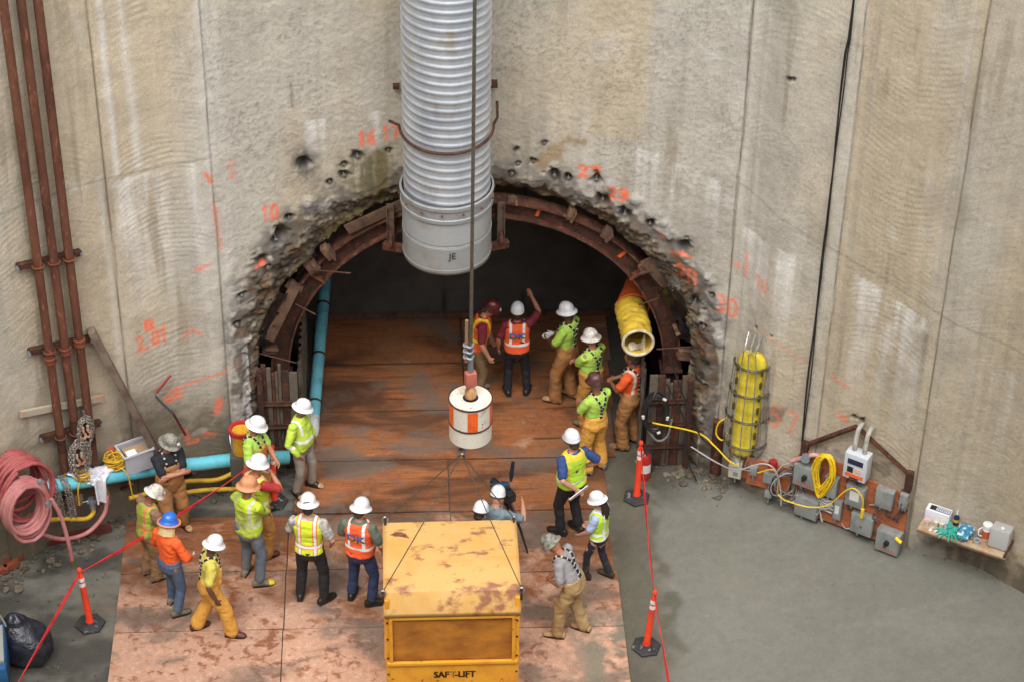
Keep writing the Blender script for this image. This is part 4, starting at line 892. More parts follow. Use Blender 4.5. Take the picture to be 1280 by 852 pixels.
# pink hose coil on a wall hook
pink = M('pink_hose', srgb(188, 126, 124), .6, c2=srgb(170, 102, 102), ns=4, c3=srgb(196, 130, 124), ns3=10)
pink_d = M('red_hose', srgb(168, 86, 86), .6, c2=srgb(146, 66, 68), ns=4)
hk = wall_pt(-7.28, 1.95, .5)
ux = Vector((math.cos(-7.2 / R_SHAFT), -math.sin(-7.2 / R_SHAFT), 0)); out = Vector((math.sin(7.2 / R_SHAFT), -math.cos(7.2 / R_SHAFT), 0))
def coil(c, out, ux, n, r0, h0, depth, seed, dirx=1):
    rnd = random.Random(seed); pts = []
    for k in range(n):
        rx = r0 * rnd.uniform(.80, 1.06); rz = h0 * rnd.uniform(.82, 1.08); o_ = out * (depth * k / max(n - 1, 1)) + ux * rnd.uniform(-.03, .03)
        for j in range(20):
            a = 2 * math.pi * j / 20; q = out * (depth / n * j / 20)
            pts.append(c + o_ + q + ux * (dirx * rx * math.sin(a)) + Vector((0, 0, -rz + rz * math.cos(a) + .01 * rnd.uniform(-1, 1))))
    return pts
o = thing('hose_coil', 'big coil of faded pink air hose hung on the wall', 'hose', tuple(hk - Vector((0, 0, 1.2))))
MB().tube(coil(hk + Vector((0, 0, .28)) - out * .30, out, ux, 11, .40, .46, .42, 3), .027, 8).build('back_loops', pink_d, o)
fr_ = coil(hk + Vector((-.12, -.05, .12)) + out * .16, out, ux, 12, .34, .46, .24, 5)
MB().tube(fr_, .028, 8).build('front_loops', pink, o)
mb = MB().tube(spline([hk + out * .40 + ux * .22 + Vector((0, 0, -.25)), hk + out * .46 + ux * .30 + Vector((0, 0, -.6)), hk + out * .50 + ux * .34 + Vector((0, 0, -1.1)), hk + out * .50 + ux * .36 + Vector((0, 0, -1.42))], 6), .030, 8); mb.build('tail', pink, o)
tl = hk + out * .50 + ux * .36 + Vector((0, 0, -1.42)); MB().cyl(tl, tl + Vector((0, 0, -.10)), .036, n=10).build('coupling', M('brass', srgb(150, 130, 80), .4, .8), o)
MB().tube(spline([fr_[len(fr_) // 2 + 10], Vector((-6.34, -2.62, .78)), Vector((-6.02, -2.36, .42)), Vector((-5.70, -2.14, .34)), Vector((-5.46, -1.95, .52)), Vector((-5.38, -1.90, .88))], 8), .032, 10).build('lead', pink, o)
MB().cyl((-5.38, -1.90, .86), (-5.42, -1.86, 1.0), .038, n=10).build('fitting', M('brass', srgb(150, 130, 80), .4, .8), o)
for zz, q in ((.30, .55), (-.02, .68)):
    c = hk + out * q + Vector((0, 0, zz)); MB().cyl(c, c + out * .06, .045, n=10).build('clamp', galv, o)
# yellow hose on the ground
yh = M('yellow_hose', srgb(196, 156, 44), .55, c2=srgb(120, 98, 40), ns=5, lo=.5, hi=.7)
mb = MB().tube(spline([(-6.42, -2.62, 1.12), (-6.2, -2.45, .88), (-5.99, -2.28, .74), (-5.72, -2.10, .57), (-5.61, -2.02, .60), (-5.60, -2.0, .70)], 8), .035, 10)
o = thing('yellow_hose', 'yellow hose running from the pink coil to a valve under the cyan pipe', 'hose', (-6.0, -2.2, .5)); mb.build('hose', yh, o)
MB().cyl((-5.60, -2.0, .68), (-5.62, -1.97, .86), .045, n=10).box((-5.61, -1.99, .80), (.14, .05, .04)).build('valve', galv, o)
MB().tube(spline([(-5.64, -1.98, .82), (-5.84, -2.1, .84), (-5.96, -2.2, .74), (-5.92, -2.2, .64)], 6), .009, 6).build('safety_wire', galv, o)
for k, pts in enumerate(([(-5.1, -1.72, .62), (-4.6, -1.42, .55), (-4.28, -1.24, .52), (-3.88, -1.07, .39), (-3.60, -.96, .46), (-3.48, -.90, .66), (-3.44, -.85, .9)], [(-4.9, -1.75, .55), (-4.5, -1.55, .52), (-4.1, -1.38, .45), (-3.7, -1.22, .33), (-3.3, -1.1, .2), (-3.0, -1.0, .05)])):
    solo(MB().tube(spline(pts, 8), .036, 10), 'yellow_hose', yh, ('muddy yellow hose curving up to the portal behind the man in the black shirt', 'muddy yellow hose sloping down to the ground beside the orange barrier post at the portal')[k], 'hose', 'yellow hoses by the portal')
# white rag, yellow ropes, bin
def rag(name, pts_fn, mat, lab, cat, nu=34, nv=26):
    mb = MB(); v = [pts_fn(i / (nu - 1), j / (nv - 1)) for i in range(nu) for j in range(nv)]
    mb.add(v, [(i * nv + j, i * nv + j + 1, (i + 1) * nv + j + 1, (i + 1) * nv + j) for i in range(nu - 1) for j in range(nv - 1)])
    return solo(mb, name, mat, lab, cat, smooth=80)
rc = pp[0].lerp(pp[1], .40)
def ragfn(u, v):
    # draped over the pipe: v runs over the top, u along it, crumpled
    a = -1.1 + 2.6 * v; L = .135 + .05 * mnoise.noise((u * 4, v * 4, 1)) + .035 * mnoise.noise((u * 9, v * 9, 4)); x = (u - .5) * (.55 + .25 * math.sin(v * 5)) 
    ang = max(-1.5, min(1.5, a)); d = PO
    p = rc + PD * x + d * (L * math.sin(ang)) + Vector((0, 0, L * math.cos(ang)))
    if a > 1.2 and u > .35: p += Vector((0, 0, -(a - 1.2) * 1.3))
    if a < 0: p += Vector((0, 0, .06 * -a))
    return p + Vector((.04 * mnoise.noise((u * 6, v * 6, 9)), .03 * mnoise.noise((u * 7, v * 5, 12)), .07 * max(0, mnoise.noise((u * 3.3, v * 3.3, 15)))))
rag('cloth', ragfn, M('white_rag', srgb(214, 214, 222), .85, c2=srgb(190, 188, 196), ns=8), 'crumpled white rag draped over the cyan pipe', 'cloth')
yr = M('yellow_rope', srgb(206, 164, 36), .7, c2=srgb(170, 128, 30), ns=20)
def rope_pile(c, rx, ry, h, n, seed, r=.011, tails=()):
    rnd = random.Random(seed); mb = MB(); pts = []
    for k in range(n):
        a0 = rnd.uniform(0, 6.28); sx = rnd.uniform(.6, 1); tx = rnd.uniform(-.35, .35); ty = rnd.uniform(-.35, .35)
        for j in range(14):
            a = a0 + 2 * math.pi * j / 14; X = rx * sx * math.cos(a); Y = ry * sx * math.sin(a); pts.append(Vector(c) + Vector((X, Y, h * k / n + tx * X + ty * Y + rnd.uniform(-.008, .008))))
    mb.tube(pts, r, 6)
    for t in tails: mb.tube(spline(t, 6), r, 6)
    return mb
c = pp[0].lerp(pp[1], .60) + Vector((.0, .05, .13)); dn = Vector((0, -.14, -.45))
solo(rope_pile(c, .17, .12, .22, 12, 1, tails=[[c + Vector((.12, -.1, .05)), c + Vector((.2, -.16, -.05)), c + Vector((.24, -.17, -.45))]]), 'rope_coil', yr, 'coil of yellow rope on the cyan pipe beside the white rag', 'rope', 'yellow rope on the cyan pipe')
c = pp[0].lerp(pp[1], .30) + Vector((.03, -.06, .12)); solo(rope_pile(c, .12, .08, .10, 7, 2, tails=[[c, c + Vector((-.1, .05, .06)), c + Vector((-.2, .08, .10)), c + Vector((-.3, -.08, -.05)), c + Vector((-.36, -.14, -.35))], [c, c + Vector((-.05, -.14, -.1)), c + Vector((-.06, -.14, -.4))]]), 'rope_coil', yr, 'small loop of yellow rope half under the white rag', 'rope', 'yellow rope on the cyan pipe')
bx_ = pp[0].lerp(pp[1], .80) + Vector((-.02, .05, .09)); o = thing('storage_bin', 'clear plastic storage bin with a cardboard sheet in it on the cyan pipe', 'bin', tuple(bx_), rotz=.5)
clear = M('clear_plastic', srgb(200, 202, 212), .25, alpha=.55, var=0)
mb = MB(); w, d, h, t_ = .44, .32, .34, .008
for (c, sz) in (((0, -d / 2, h / 2), (w, t_, h)), ((0, d / 2, h / 2), (w, t_, h)), ((-w / 2, 0, h / 2), (t_, d - t_, h)), ((w / 2, 0, h / 2), (t_, d - t_, h)), ((0, 0, .006), (w - .02, d - .02, .01))): mb.box(c, sz)
mb.build('tub', clear, o, local=True)
mb = MB()
for (c, sz) in (((0, -d / 2 - .01, h), (w + .04, .03, .02)), ((0, d / 2 + .01, h), (w + .04, .03, .02)), ((-w / 2 - .01, 0, h), (.03, d - .01, .02)), ((w / 2 + .01, 0, h), (.03, d - .01, .02))): mb.box(c, sz)
mb.build('rim', M('rim_plastic', srgb(196, 198, 206), .35, alpha=.8, var=0), o, local=True)
MB().box((.03, .02, .24), (.36, .24, .012), rot=Matrix.Rotation(.25, 3, 'X')).build('cardboard', M('cardboard', srgb(158, 132, 104), .85), o, local=True)
MB().box((-.06, .0, .265), (.15, .10, .006), rot=Matrix.Rotation(.25, 3, 'X')).build('note', M('paper_white', srgb(225, 226, 228), .8), o, local=True)
MB().lathe([(.12, .02), (.125, .10), (.11, .12), (.0, .12)], 20, (.02, -.04, 0)).build('reel', M('reel_grey', srgb(175, 175, 180), .6), o, local=True)
# red steel on the ground at far left, loose bricks
solo(MB().bar((-6.75, -2.15, .06), (-5.42, -1.72, .06), .10, .09), 'steel_beam', M('red_oxide', srgb(112, 50, 40), .7, .1, c2=srgb(80, 42, 34), ns=5), 'red oxide steel bar lying on the ground below the pink hose', 'beam')
rb = M('red_brick', srgb(140, 72, 48), .9, c2=srgb(100, 52, 40), ns=6, bump=.4, bs=40)
for k, (bx2, by2, bz, rz) in enumerate([(-6.98, -2.35, .06, .3), (-6.80, -2.50, .06, .5), (-6.95, -2.60, .06, .2), (-6.93, -2.48, .165, .4), (-6.76, -2.30, .06, .1)]):
    solo(MB().box((bx2, by2, bz), (.24, .12, .10), rz=rz, bev=.008), 'brick', rb, 'red brick in the heap below the pink hose, ' + ('touching the wall', 'nearest the open ground', 'nearest the camera', 'lying on top', 'nearest the red steel bar')[k], 'brick', 'red bricks heaped at the wall')
# bits of gear under the pipe
dirtm = M('muddy_gear', srgb(96, 78, 60), .85, c2=srgb(150, 70, 45), ns=9, lo=.55, hi=.6, bump=.5, bs=30)
for k, (c, r_, lab) in enumerate([((-5.87, -2.10, .94), (.14, .09, .08), 'muddy orange fitting hanging under the cyan pipe next to the chains'), ((-5.51, -1.86, .74), (.10, .08, .09), 'muddy fitting hanging under the cyan pipe behind the yellow hose valve')]):
    mb = MB().lathe([(.03, -.14), (.06, -.12), (.075, -.02), (.075, .05), (.05, .08), (.05, .16)], 14, c, rot=Matrix.Rotation(1.2, 3, 'Y')); mb.cyl(Vector(c) + Vector((0, 0, -.02)), Vector(c) + Vector((.02, -.02, -.26)), .03, n=10); mb.box(Vector(c) + Vector((.10, -.02, .0)), (.1, .09, .11), rz=.3)
    solo(mb, 'pipe_fitting', dirtm, lab, 'fitting', 'muddy fittings under the cyan pipe')
# ---------------------------------------------------------------- yellow bucket with red lid near the portal
o = thing('bucket', 'yellow bucket with a red rim behind the worker in lime at the portal', 'bucket', (-3.46, -.92, .80))
MB().lathe([(.12, 0), (.15, .02), (.17, .40), (.18, .41)], 24, (-3.46, -.92, .80)).build('body', M('bucket_yellow', srgb(206, 160, 40), .5, c2=srgb(170, 120, 40), ns=4), o)
MB().lathe([(.165, .40), (.19, .40), (.19, .46), (.15, .46), (.15, .40)], 24, (-3.46, -.92, .80), caps=False).build('rim', M('rim_red', srgb(176, 40, 44), .5), o)
MB().tube(spline([(-3.64, -.94, 1.22), (-3.62, -1.06, 1.10), (-3.60, -1.10, 1.02)], 5), .01, 6).build('bail', galv, o)
solo(MB().box((-3.44, -.88, .39), (.42, .4, .82), bev=.03), 'concrete_block', M('block_dark', srgb(82, 78, 72), .9, bump=.4), 'dark block under the yellow bucket beside the portal', 'block')
# ---------------------------------------------------------------- bin bag and blue machine at the near left
def bagfn(mb, c, H, R):
    v = []; n = 40; K = 26
    for k in range(K + 1):
        t = k / K; r = R * (math.sin(math.pi * min(1, .12 + t * .95)) ** .65 if t < .86 else .35 * (1 - (t - .86) / .14) + .10)
        for j in range(n):
            a = 2 * math.pi * j / n; d = Vector((math.cos(a), math.sin(a), 0)); q = r * (1 + .16 * mnoise.noise((math.cos(a) * 1.6, math.sin(a) * 1.6, t * 3)) + .10 * abs(mnoise.noise((math.cos(a) * 5, math.sin(a) * 5, t * 7 + 2))))
            v.append(Vector(c) + Vector((d.x * q * 1.25 - .22 * t, d.y * q + .12 * t, H * t * (1 + .05 * mnoise.noise((a, t * 4, 0))))))
    mb.add(v, [(k * n + j, k * n + (j + 1) % n, (k + 1) * n + (j + 1) % n, (k + 1) * n + j) for k in range(K) for j in range(n)] + [tuple(range(n - 1, -1, -1)), tuple(K * n + j for j in range(n))]); return mb
solo(bagfn(MB(), (-6.26, -4.40, 0), .78, .30), 'bin_bag', M('bin_bag_black', srgb(30, 32, 40), .28, c2=srgb(46, 50, 62), ns=5, bump=.6, bs=14), 'shiny black bin bag standing on the ground by the barrier rope', 'bag', smooth=75)
o = thing('compressor', 'blue boxed machine on wooden skids at the near corner beside the bin bag', 'machine', (-6.78, -4.95, 0), rotz=.15)
bm_ = M('machine_blue', srgb(38, 92, 140), .45, c2=srgb(30, 70, 108), ns=3, c3=srgb(90, 80, 70), ns3=6, lo3=.62, hi3=.75, coat=.2)
MB().box((0, 0, .48), (.56, .9, .62), bev=.035).build('housing', bm_, o, local=True); MB().box((.06, 0, .82), (.40, .7, .06), bev=.01).build('lid', M('machine_grey', srgb(150, 152, 150), .5), o, local=True)
MB().box((.285, 0, .50), (.012, .6, .36)).build('side_panel', M('machine_blue_dark', srgb(28, 68, 110), .45), o, local=True)
for sx in (-.2, .2): MB().box((sx, 0, .08), (.12, 1.05, .14), bev=.01).build('skid', timber, o, local=True)
MB().tube(spline([(.1, .2, .85), (.2, .46, .95), (.30, .52, .6), (.33, .45, .3), (.2, .5, .16)], 6), .015, 8).build('cable', M('cable_grey', srgb(165, 165, 165), .5), o, local=True)
# ---------------------------------------------------------------- right wall: rescue stretcher, switchboards, shelf, cables
def wframe(s_, z_, off): 
    """matrix with x along the wall, -y out of the wall, origin on it"""
    return Matrix.Translation(wall_pt(s_, z_, off)) @ Matrix.Rotation(wall_rot(s_), 4, 'Z')
def wthing(name, lab, cat, s_, z_, off, group=None):
    p = wall_pt(s_, z_, off); return thing(name, lab, cat, tuple(p), rotz=wall_rot(s_), group=group)
wire = M('cage_wire', srgb(176, 180, 178), .4, .6, c2=srgb(140, 136, 126), ns=12)
ring_m = M('cage_ring', srgb(66, 66, 52), .5, .4, c2=srgb(110, 105, 80), ns=9)
ys = M('stretcher_yellow', srgb(226, 206, 62), .42, c2=srgb(206, 182, 50), ns=5, coat=.25)
st = wthing('stretcher', 'yellow plastic rescue stretcher standing inside a wire cage on the wall', 'stretcher', 4.30, .80, .20)
# shell: a tapered boat with raised rails, opening toward the wall
v = []; K = 36; N = 15; H = 1.96
for k in range(K + 1):
    t = k / K; zz = H * t; w = .230 * (1 - .14 * (1 - t)) * min(1, math.sqrt(max(0, 1 - ((t - .86) / .14) ** 2)) if t > .86 else 1) * (min(1, .75 + t * 2))
    w = max(w, .03)
    for j in range(N):
        u = -1 + 2 * j / (N - 1); prof_ = -.045 * (1 - abs(u) ** 10) + .04 * abs(u) ** 6
        rib_ = -.012 * (math.sin(zz * 2 * math.pi / .42) > .2) * (abs(u) < .75) - .014 * (abs(abs(u) - .38) < .12)
        v.append((u * w + .035 * (t - .5), prof_ + rib_, zz))
f = [(k * N + j, k * N + j + 1, (k + 1) * N + j + 1, (k + 1) * N + j) for k in range(K) for j in range(N - 1)]
sh = MB().add(v, f).build('shell', ys, st, smooth=50, local=True); md = sh.modifiers.new('s', 'SOLIDIFY'); md.thickness = .02
slot = M('slot_dark', srgb(70, 62, 30), .6)
for k in range(7):
    for sx in (-1, 1):
        zz = .22 + k * .24; MB().box((sx * .185 + .035 * (zz / H - .5), -.07, zz), (.035, .05, .11), bev=.01).build('hand_slot', slot, st, local=True)
cg = wthing('stretcher_cage', 'grey wire basket with dark hoops holding the yellow stretcher', 'cage', 4.30, .62, .02)
for k, (zz, r_) in enumerate(((.42, .33), (.92, .33), (1.38, .30), (1.86, .27))):
    MB().tube([Vector((r_ * math.cos(math.pi + math.pi * q / 20), -.06 - .30 * r_ / .33 * math.sin(math.pi * q / 20), zz)) for q in range(21)], .019, 6).build('hoop', ring_m, cg, local=True)
for k in range(7):
    a = math.pi + math.pi * (k + .5) / 7; cx, sy = math.cos(a), math.sin(a)
    P = [Vector((.17 * cx, -.06 + .20 * sy, .02)), Vector((.30 * cx, -.06 + .28 * sy, .28)), Vector((.33 * cx, -.06 + .31 * sy, .42)), Vector((.33 * cx, -.06 + .31 * sy, .92)), Vector((.30 * cx, -.06 + .28 * sy, 1.38)), Vector((.27 * cx, -.06 + .26 * sy, 1.86))]
    if 2 <= k <= 4: P += [Vector((.20 * cx, -.06 + .30 * sy, 2.22)), Vector((.16 * cx, -.05, 2.34))]
    MB().tube(P, .010, 6).build('upright', wire, cg, local=True)
MB().tube([(-.17, -.05, .0), (-.17, -.30, .0), (.17, -.30, .0), (.17, -.05, .0)], .010, 6).build('foot_ring', wire, cg, local=True)
MB().tube([(-.10, -.05, 2.36), (-.09, -.30, 2.20), (.09, -.30, 2.20), (.10, -.05, 2.36)], .010, 6).build('top_ring', wire, cg, local=True)

plyb = M('board_ply', srgb(172, 98, 62), .7, c2=srgb(150, 82, 50), ns=2.5, c3=srgb(120, 78, 58), ns3=5, lo3=.6, hi3=.75, stretch=(1, 1, 5))
boxm = M('enclosure_grey', srgb(146, 150, 150), .45, .15, c2=srgb(126, 128, 124), ns=5)
dkm = M('label_black', srgb(30, 30, 34), .5); redt = M('label_red', srgb(214, 84, 58), .6); whl = M('label_white', srgb(216, 216, 212), .6)
SB = 5.0
def sub_board(s0, z0, s1, z1, lab, name='mounting_board', off=.10):
    o = wthing(name, lab, 'board', (s0 + s1) / 2, z0, off); w = s1 - s0
    MB().box((0, 0, (z1 - z0) / 2), (w, .025, z1 - z0)).build('sheet', plyb, o, local=True)
    for sx in (-1, 1): MB().box((sx * (w / 2 - .03), .05, (z1 - z0) / 2), (.05, .07, z1 - z0 - .04)).build('batten', timber_d, o, local=True)
    return o
bd = thing('mounting_board', 'long orange-brown plywood board on the wall carrying the grey switch boxes', 'board', tuple(wall_pt(6.13, .04, .10)), rotz=wall_rot(6.13))
# one bent-free board set on the chord of the wall
A = wall_pt(5.20, 0, .13); B = wall_pt(7.06, 0, .16); BX = (B - A).normalized(); BN = Vector((BX.y, -BX.x, 0)); BW = (B - A).length      # BN points out of the wall
def bpt(u, z_, d=0.0): return A + BX * u + BN * d + Vector((0, 0, z_))
brot = Matrix((BX, -BN, Vector((0, 0, 1)))).transposed()
def bbox(mb, u, z_, d, w, dp, h, bev=0.0, m=0): return mb.box(bpt(u, z_, d + dp / 2), (w, dp, h), rot=brot, bev=bev, m=m)
bbox(MB(), BW / 2, .60, -.02, BW, .022, 1.06).build('sheet', plyb, bd)
for u in (.25, 1.0, BW - .12): bbox(MB(), u, .58, -.10, .07, .07, 1.10).build('batten', timber_d, bd)
bbox(MB(), .62, 1.18, -.02, .95, .02, .12).build('sheet', plyb, bd)
def enclosure(u, z_, w, h, dp, lab, extras='', name='switch_box', mat=None):
    w, h, dp = w * .92, h * .92, dp * .8
    c = bpt(u, z_ - h / 2, .005); o = thing(name, lab, 'switch box', tuple(c), group='grey switch boxes on the plywood board')
    m_ = mat or boxm
    bbox(MB(), u, z_, .004, w, dp, h, .006).build('body', m_, o)
    bbox(MB(), u, z_, .004 + dp, w * .94, .012, h * .94, .004).build('door', m_, o)
    for zz in (-h * .3, h * .3): bbox(MB(), u - w / 2 - .006, z_ + zz, dp * .8, .014, .02, .04).build('hinge', dkm, o)
    if 'k' in extras:
        MB().cyl(bpt(u, z_ + .02, dp), bpt(u, z_ + .02, dp + .06), .04, n=16).build('rotary_base', dkm, o)
        MB().bar(bpt(u - .015, z_ - .03, dp + .07), bpt(u + .015, z_ + .07, dp + .07), .03, .03, up=BN).build('handle', dkm, o)
    if 'r' in extras:
        rng_ = random.Random(int(u * 100)); mb = MB()       # hand-painted red lettering, unreadable strokes
        for j in range(7): x_ = u - w * .34 + j * w * .11; mb.bar(bpt(x_, z_ - h * .36 + rng_.uniform(-.01, .01), dp + .018), bpt(x_ + rng_.uniform(.0, .04), z_ - h * .26 + rng_.uniform(-.01, .01), dp + .018), .012, .003, up=BN)
        mb.build('red_lettering', redt, o)['kind'] = 'stuff'
    if 'w' in extras: bbox(MB(), u, z_ + h * .08, dp + .017, w * .5, .003, h * .45).build('white_label', whl, o)
    if 'l' in extras: MB().cyl(bpt(u, z_ - h * .05, dp), bpt(u, z_ - h * .05, dp + .03), .018, n=10).build('latch', M('brass', srgb(150, 130, 80), .4, .8), o)
    MB().cyl(bpt(u - w * .2, z_ - h / 2, dp * .5), bpt(u - w * .2, z_ - h / 2 - .09, dp * .5), .02, n=10).build('conduit', galv, o)
    return o
enclosure(.20, .86, .42, .42, .17, 'grey switch box with black rotary handle beside the yellow cord hank', 'kr')
enclosure(.26, .28, .40, .40, .16, 'plain grey switch box low on the board, nearest the cable tangle', '')
enclosure(.60, .82, .22, .40, .14, 'grey box half hidden behind the yellow cord hank', '')
enclosure(.74, .42, .14, .38, .10, 'narrow grey breaker box with a white label in the middle of the board', 'w')
enclosure(1.00, .84, .32, .40, .17, 'grey switch box with white label under the display unit', 'w')
enclosure(1.16, .36, .38, .38, .16, 'grey switch box with brass latch low in the middle of the board', 'l')
enclosure(1.44, .98, .30, .36, .14, 'plain grey switch box high on the board near its far end', '')
enclosure(1.72, 1.02, .13, .32, .09, 'slim grey double breaker at the far end of the board', '')
enclosure(1.60, .24, .40, .42, .19, 'grey switch box with black handle and red lettering at the low far corner', 'kr')
# display unit standing on the board's top edge
du = thing('display_unit', 'pale grey gas monitor box with dark screen and orange label above the board', 'monitor', tuple(bpt(.98, 1.22, .05)))
bbox(MB(), .98, 1.46, .03, .36, .20, .46, .02).build('case', M('case_pale', srgb(196, 202, 210), .4), du)
bbox(MB(), .98, 1.56, .232, .24, .006, .09).build('screen', M('screen_dark', srgb(36, 34, 66), .2), du)
bbox(MB(), .91, 1.41, .232, .09, .006, .10).build('keypad', dkm, du); bbox(MB(), 1.03, 1.42, .232, .10, .006, .07).build('label', M('label_peach', srgb(214, 180, 160), .6), du)
bbox(MB(), .98, 1.31, .232, .28, .006, .06).build('orange_label', M('label_orange', srgb(230, 100, 44), .6), du); bbox(MB(), .98, 1.262, .232, .14, .006, .022).build('black_strip', dkm, du)
for u in (.90, 1.06):
    MB().tube(spline([bpt(u, 1.68, .12), bpt(u, 1.80, .12), bpt(u - .02, 1.96, .02), bpt(u - .02, 2.02, -.12)], 5), .035, 8).build('cable_gland', M('pale_flex', srgb(170, 168, 160), .6, c2=srgb(120, 110, 95), ns=9), du)
# rusty angle frame over the board
fr2 = thing('angle_frame', 'rusty angle iron frame bolted to the wall over the switch boxes', 'frame', tuple(wall_pt(6.1, 1.0, .12)))
P0, P1, P2 = wall_pt(5.28, 1.30, .10), wall_pt(6.05, 1.95, .10), wall_pt(7.0, 1.46, .12)
MB().bar(P0, P1, .05, .06, up=(0, -1, 0)).build('brace', rust, fr2); MB().bar(P1, P2, .05, .06, up=(0, -1, 0)).build('brace', rust, fr2)
for p in (P0, P2): MB().box(p + Vector((0, 0, -.12)), (.10, .10, .36), rz=-.5).build('post', rust_d, fr2)
# left group of small boards and boxes under the stretcher
o = sub_board(4.06, .22, 4.36, .74, 'small brown board holding a cream disconnect box under the stretcher cage')
def small(name, lab, s_, z_, w, h, dp, mat, off=.115, extra=None):
    q = wthing(name, lab, 'box', s_, z_, off, group='small electrical boxes under the stretcher')
    MB().box((0, -dp / 2, h / 2), (w, dp, h), bev=.012).build('body', mat, q, local=True); MB().box((0, -dp - .006, h / 2), (w * .86, .012, h * .86), bev=.005).build('cover', mat, q, local=True)
    if extra == 'win': MB().box((.02, -dp - .014, h * .34), (w * .4, .006, h * .25)).build('window', boxm, q, local=True); MB().box((0, -dp * .5, h + .03), (w * .6, dp * .6, .06)).build('hub', mat, q, local=True)
    MB().cyl((0, -dp / 2, 0), (0, -dp / 2, -.12), .015, n=8).build('conduit', galv, q, local=True)
    return q
small('disconnect_box', 'cream disconnect box with a small window under the stretcher cage', 4.20, .28, .20, .30, .12, M('cream_box', srgb(206, 202, 186), .5), extra='win')
o = sub_board(4.42, .28, 5.10, .78, 'orange-brown board with small grey boxes and a red lamp')
small('junction_box', 'small grey junction box nearest the cream disconnect box', 4.52, .52, .12, .16, .08, boxm)
small('junction_box', 'grey junction box below the red lamp', 4.80, .48, .20, .19, .11, boxm)
small('junction_box', 'little grey junction box lowest on the orange-brown board', 4.80, .18, .12, .12, .08, boxm)
o = wthing('warning_lamp', 'red round warning lamp on top of the orange-brown board', 'lamp', 4.82, .74, .16)
MB().lathe([(.05, 0), (.05, .03), (.07, .035), (.072, .12), (.06, .15), (.0, .155)], 20).build('lens', M('lamp_red', srgb(150, 30, 36), .25, coat=.4), o, local=True); MB().cyl((0, 0, -.08), (0, 0, .0), .035, n=12).build('stem', galv, o, local=True)
# tangle of cables, conduit, big loops
ctm = [M('cable_grey', srgb(165, 165, 165), .5), M('cable_dark', srgb(58, 58, 60), .5), M('cable_mid', srgb(110, 110, 108), .5)]
tg = thing('cable_tangle', 'tangle of grey cables between the two boards', 'cables', tuple(wall_pt(5.08, .3, .2)))
rnd = random.Random(4)
for k in range(9):
    w = rnd.uniform(.12, .24); h = rnd.uniform(.2, .42); c = wall_pt(5.08 + rnd.uniform(-.06, .08), .55 + rnd.uniform(-.1, .1), .22 + rnd.uniform(-.05, .06)); ph = rnd.uniform(0, 6)
    MB().tube([c + Vector((w * math.cos(a), -.08 * math.sin(a + ph), h * math.sin(a))) for a in [2 * math.pi * q / 24 for q in range(24)]], .008, 6, closed=True).build('loop', ctm[k % 3], tg)
mb = MB().tube(spline([wall_pt(5.12, 1.02, .2), wall_pt(5.30, 1.16, .22), wall_pt(5.48, 1.28, .22), wall_pt(5.62, 1.26, .2)], 6), .035, 10); o = thing('conduit_joint', 'faded pink conduit with a grey hub above the cable tangle', 'conduit', tuple(wall_pt(5.3, 1.1, .2))); mb.build('conduit', M('pink_conduit', srgb(196, 130, 124), .6, c2=srgb(180, 178, 174), ns=8), o)
c = wall_pt(5.36, 1.22, .24); MB().cyl(c, c + Vector((-.03, -.07, 0)), .07, n=16).build('hub', galv, o)
mb = MB()
for k in range(4):
    zz = .30 + .07 * k; mb.tube(spline([bpt(.42, zz, .05), bpt(.55, zz + .02, .06), bpt(.68, zz, .05)], 4), .016, 8)
for k in range(4): mb.tube(spline([bpt(.42 + .0, .58 - .05 * k, .05), bpt(.54, .52 - .05 * k, .09), bpt(.62, .54 - .04 * k, .06), bpt(.68, .62 - .05 * k, .05)], 5), .013, 6)
mb.build('patch_cables', ctm[0], bd)['kind'] = 'stuff'
for k, (u, z0, u2, z2) in enumerate([(1.34, .78, 1.42, .70), (1.50, .80, 1.56, .66), (1.56, .80, 1.66, .66), (1.70, .84, 1.62, .64), (1.74, .84, 1.68, .62), (.94, 1.24, .82, 1.02), (1.04, 1.24, 1.00, 1.04), (.92, .64, .94, .54), (1.30, .62, 1.42, .52)]):
    MB().tube(spline([bpt(u, z0, .06), bpt((u + u2) / 2 - .03, (z0 + z2) / 2 - .03, .11), bpt(u2, z2, .07)], 5), .014, 6).build('lead', ctm[1], bd)
rnd2 = random.Random(31)
for k in range(16):
    u0, z0 = rnd2.uniform(.05, 1.75), rnd2.uniform(.15, 1.1); u1, z1 = u0 + rnd2.uniform(-.35, .35), z0 + rnd2.uniform(-.4, .2); u1 = min(max(u1, .03), 1.8); z1 = min(max(z1, .08), 1.1)
    MB().tube(spline([bpt(u0, z0, .03), bpt((u0 + u1) / 2 + rnd2.uniform(-.06, .06), (z0 + z1) / 2 - rnd2.uniform(.02, .1), rnd2.uniform(.05, .19)), bpt(u1, z1, .03)], 6), rnd2.choice([.006, .008, .011]), 6).build('lead', rnd2.choice(ctm), bd)
yc = M('yellow_cord', srgb(236, 200, 28), .5, c2=srgb(214, 176, 24), ns=15)
hk2 = bpt(.50, 1.42, .14)
def hank(c, w, h, n, seed):
    rnd = random.Random(seed); pts = []
    for k in range(n):
        ww = w * rnd.uniform(.55, 1.05); hh = h * rnd.uniform(.8, 1.05); dx = rnd.uniform(-.03, .03); dy = rnd.uniform(-.05, .05)
        for j in range(16):
            a = 2 * math.pi * j / 16; pinch = .45 + .55 * (1 if math.cos(a) > -.1 else max(.2, 1 + math.cos(a) * .9))
            pts.append(c + BX * (ww * math.sin(a) * pinch + dx + .05 * (1 - math.cos(a)) * -.5) + BN * dy + Vector((0, 0, -hh / 2 + hh / 2 * math.cos(a))))
    return pts
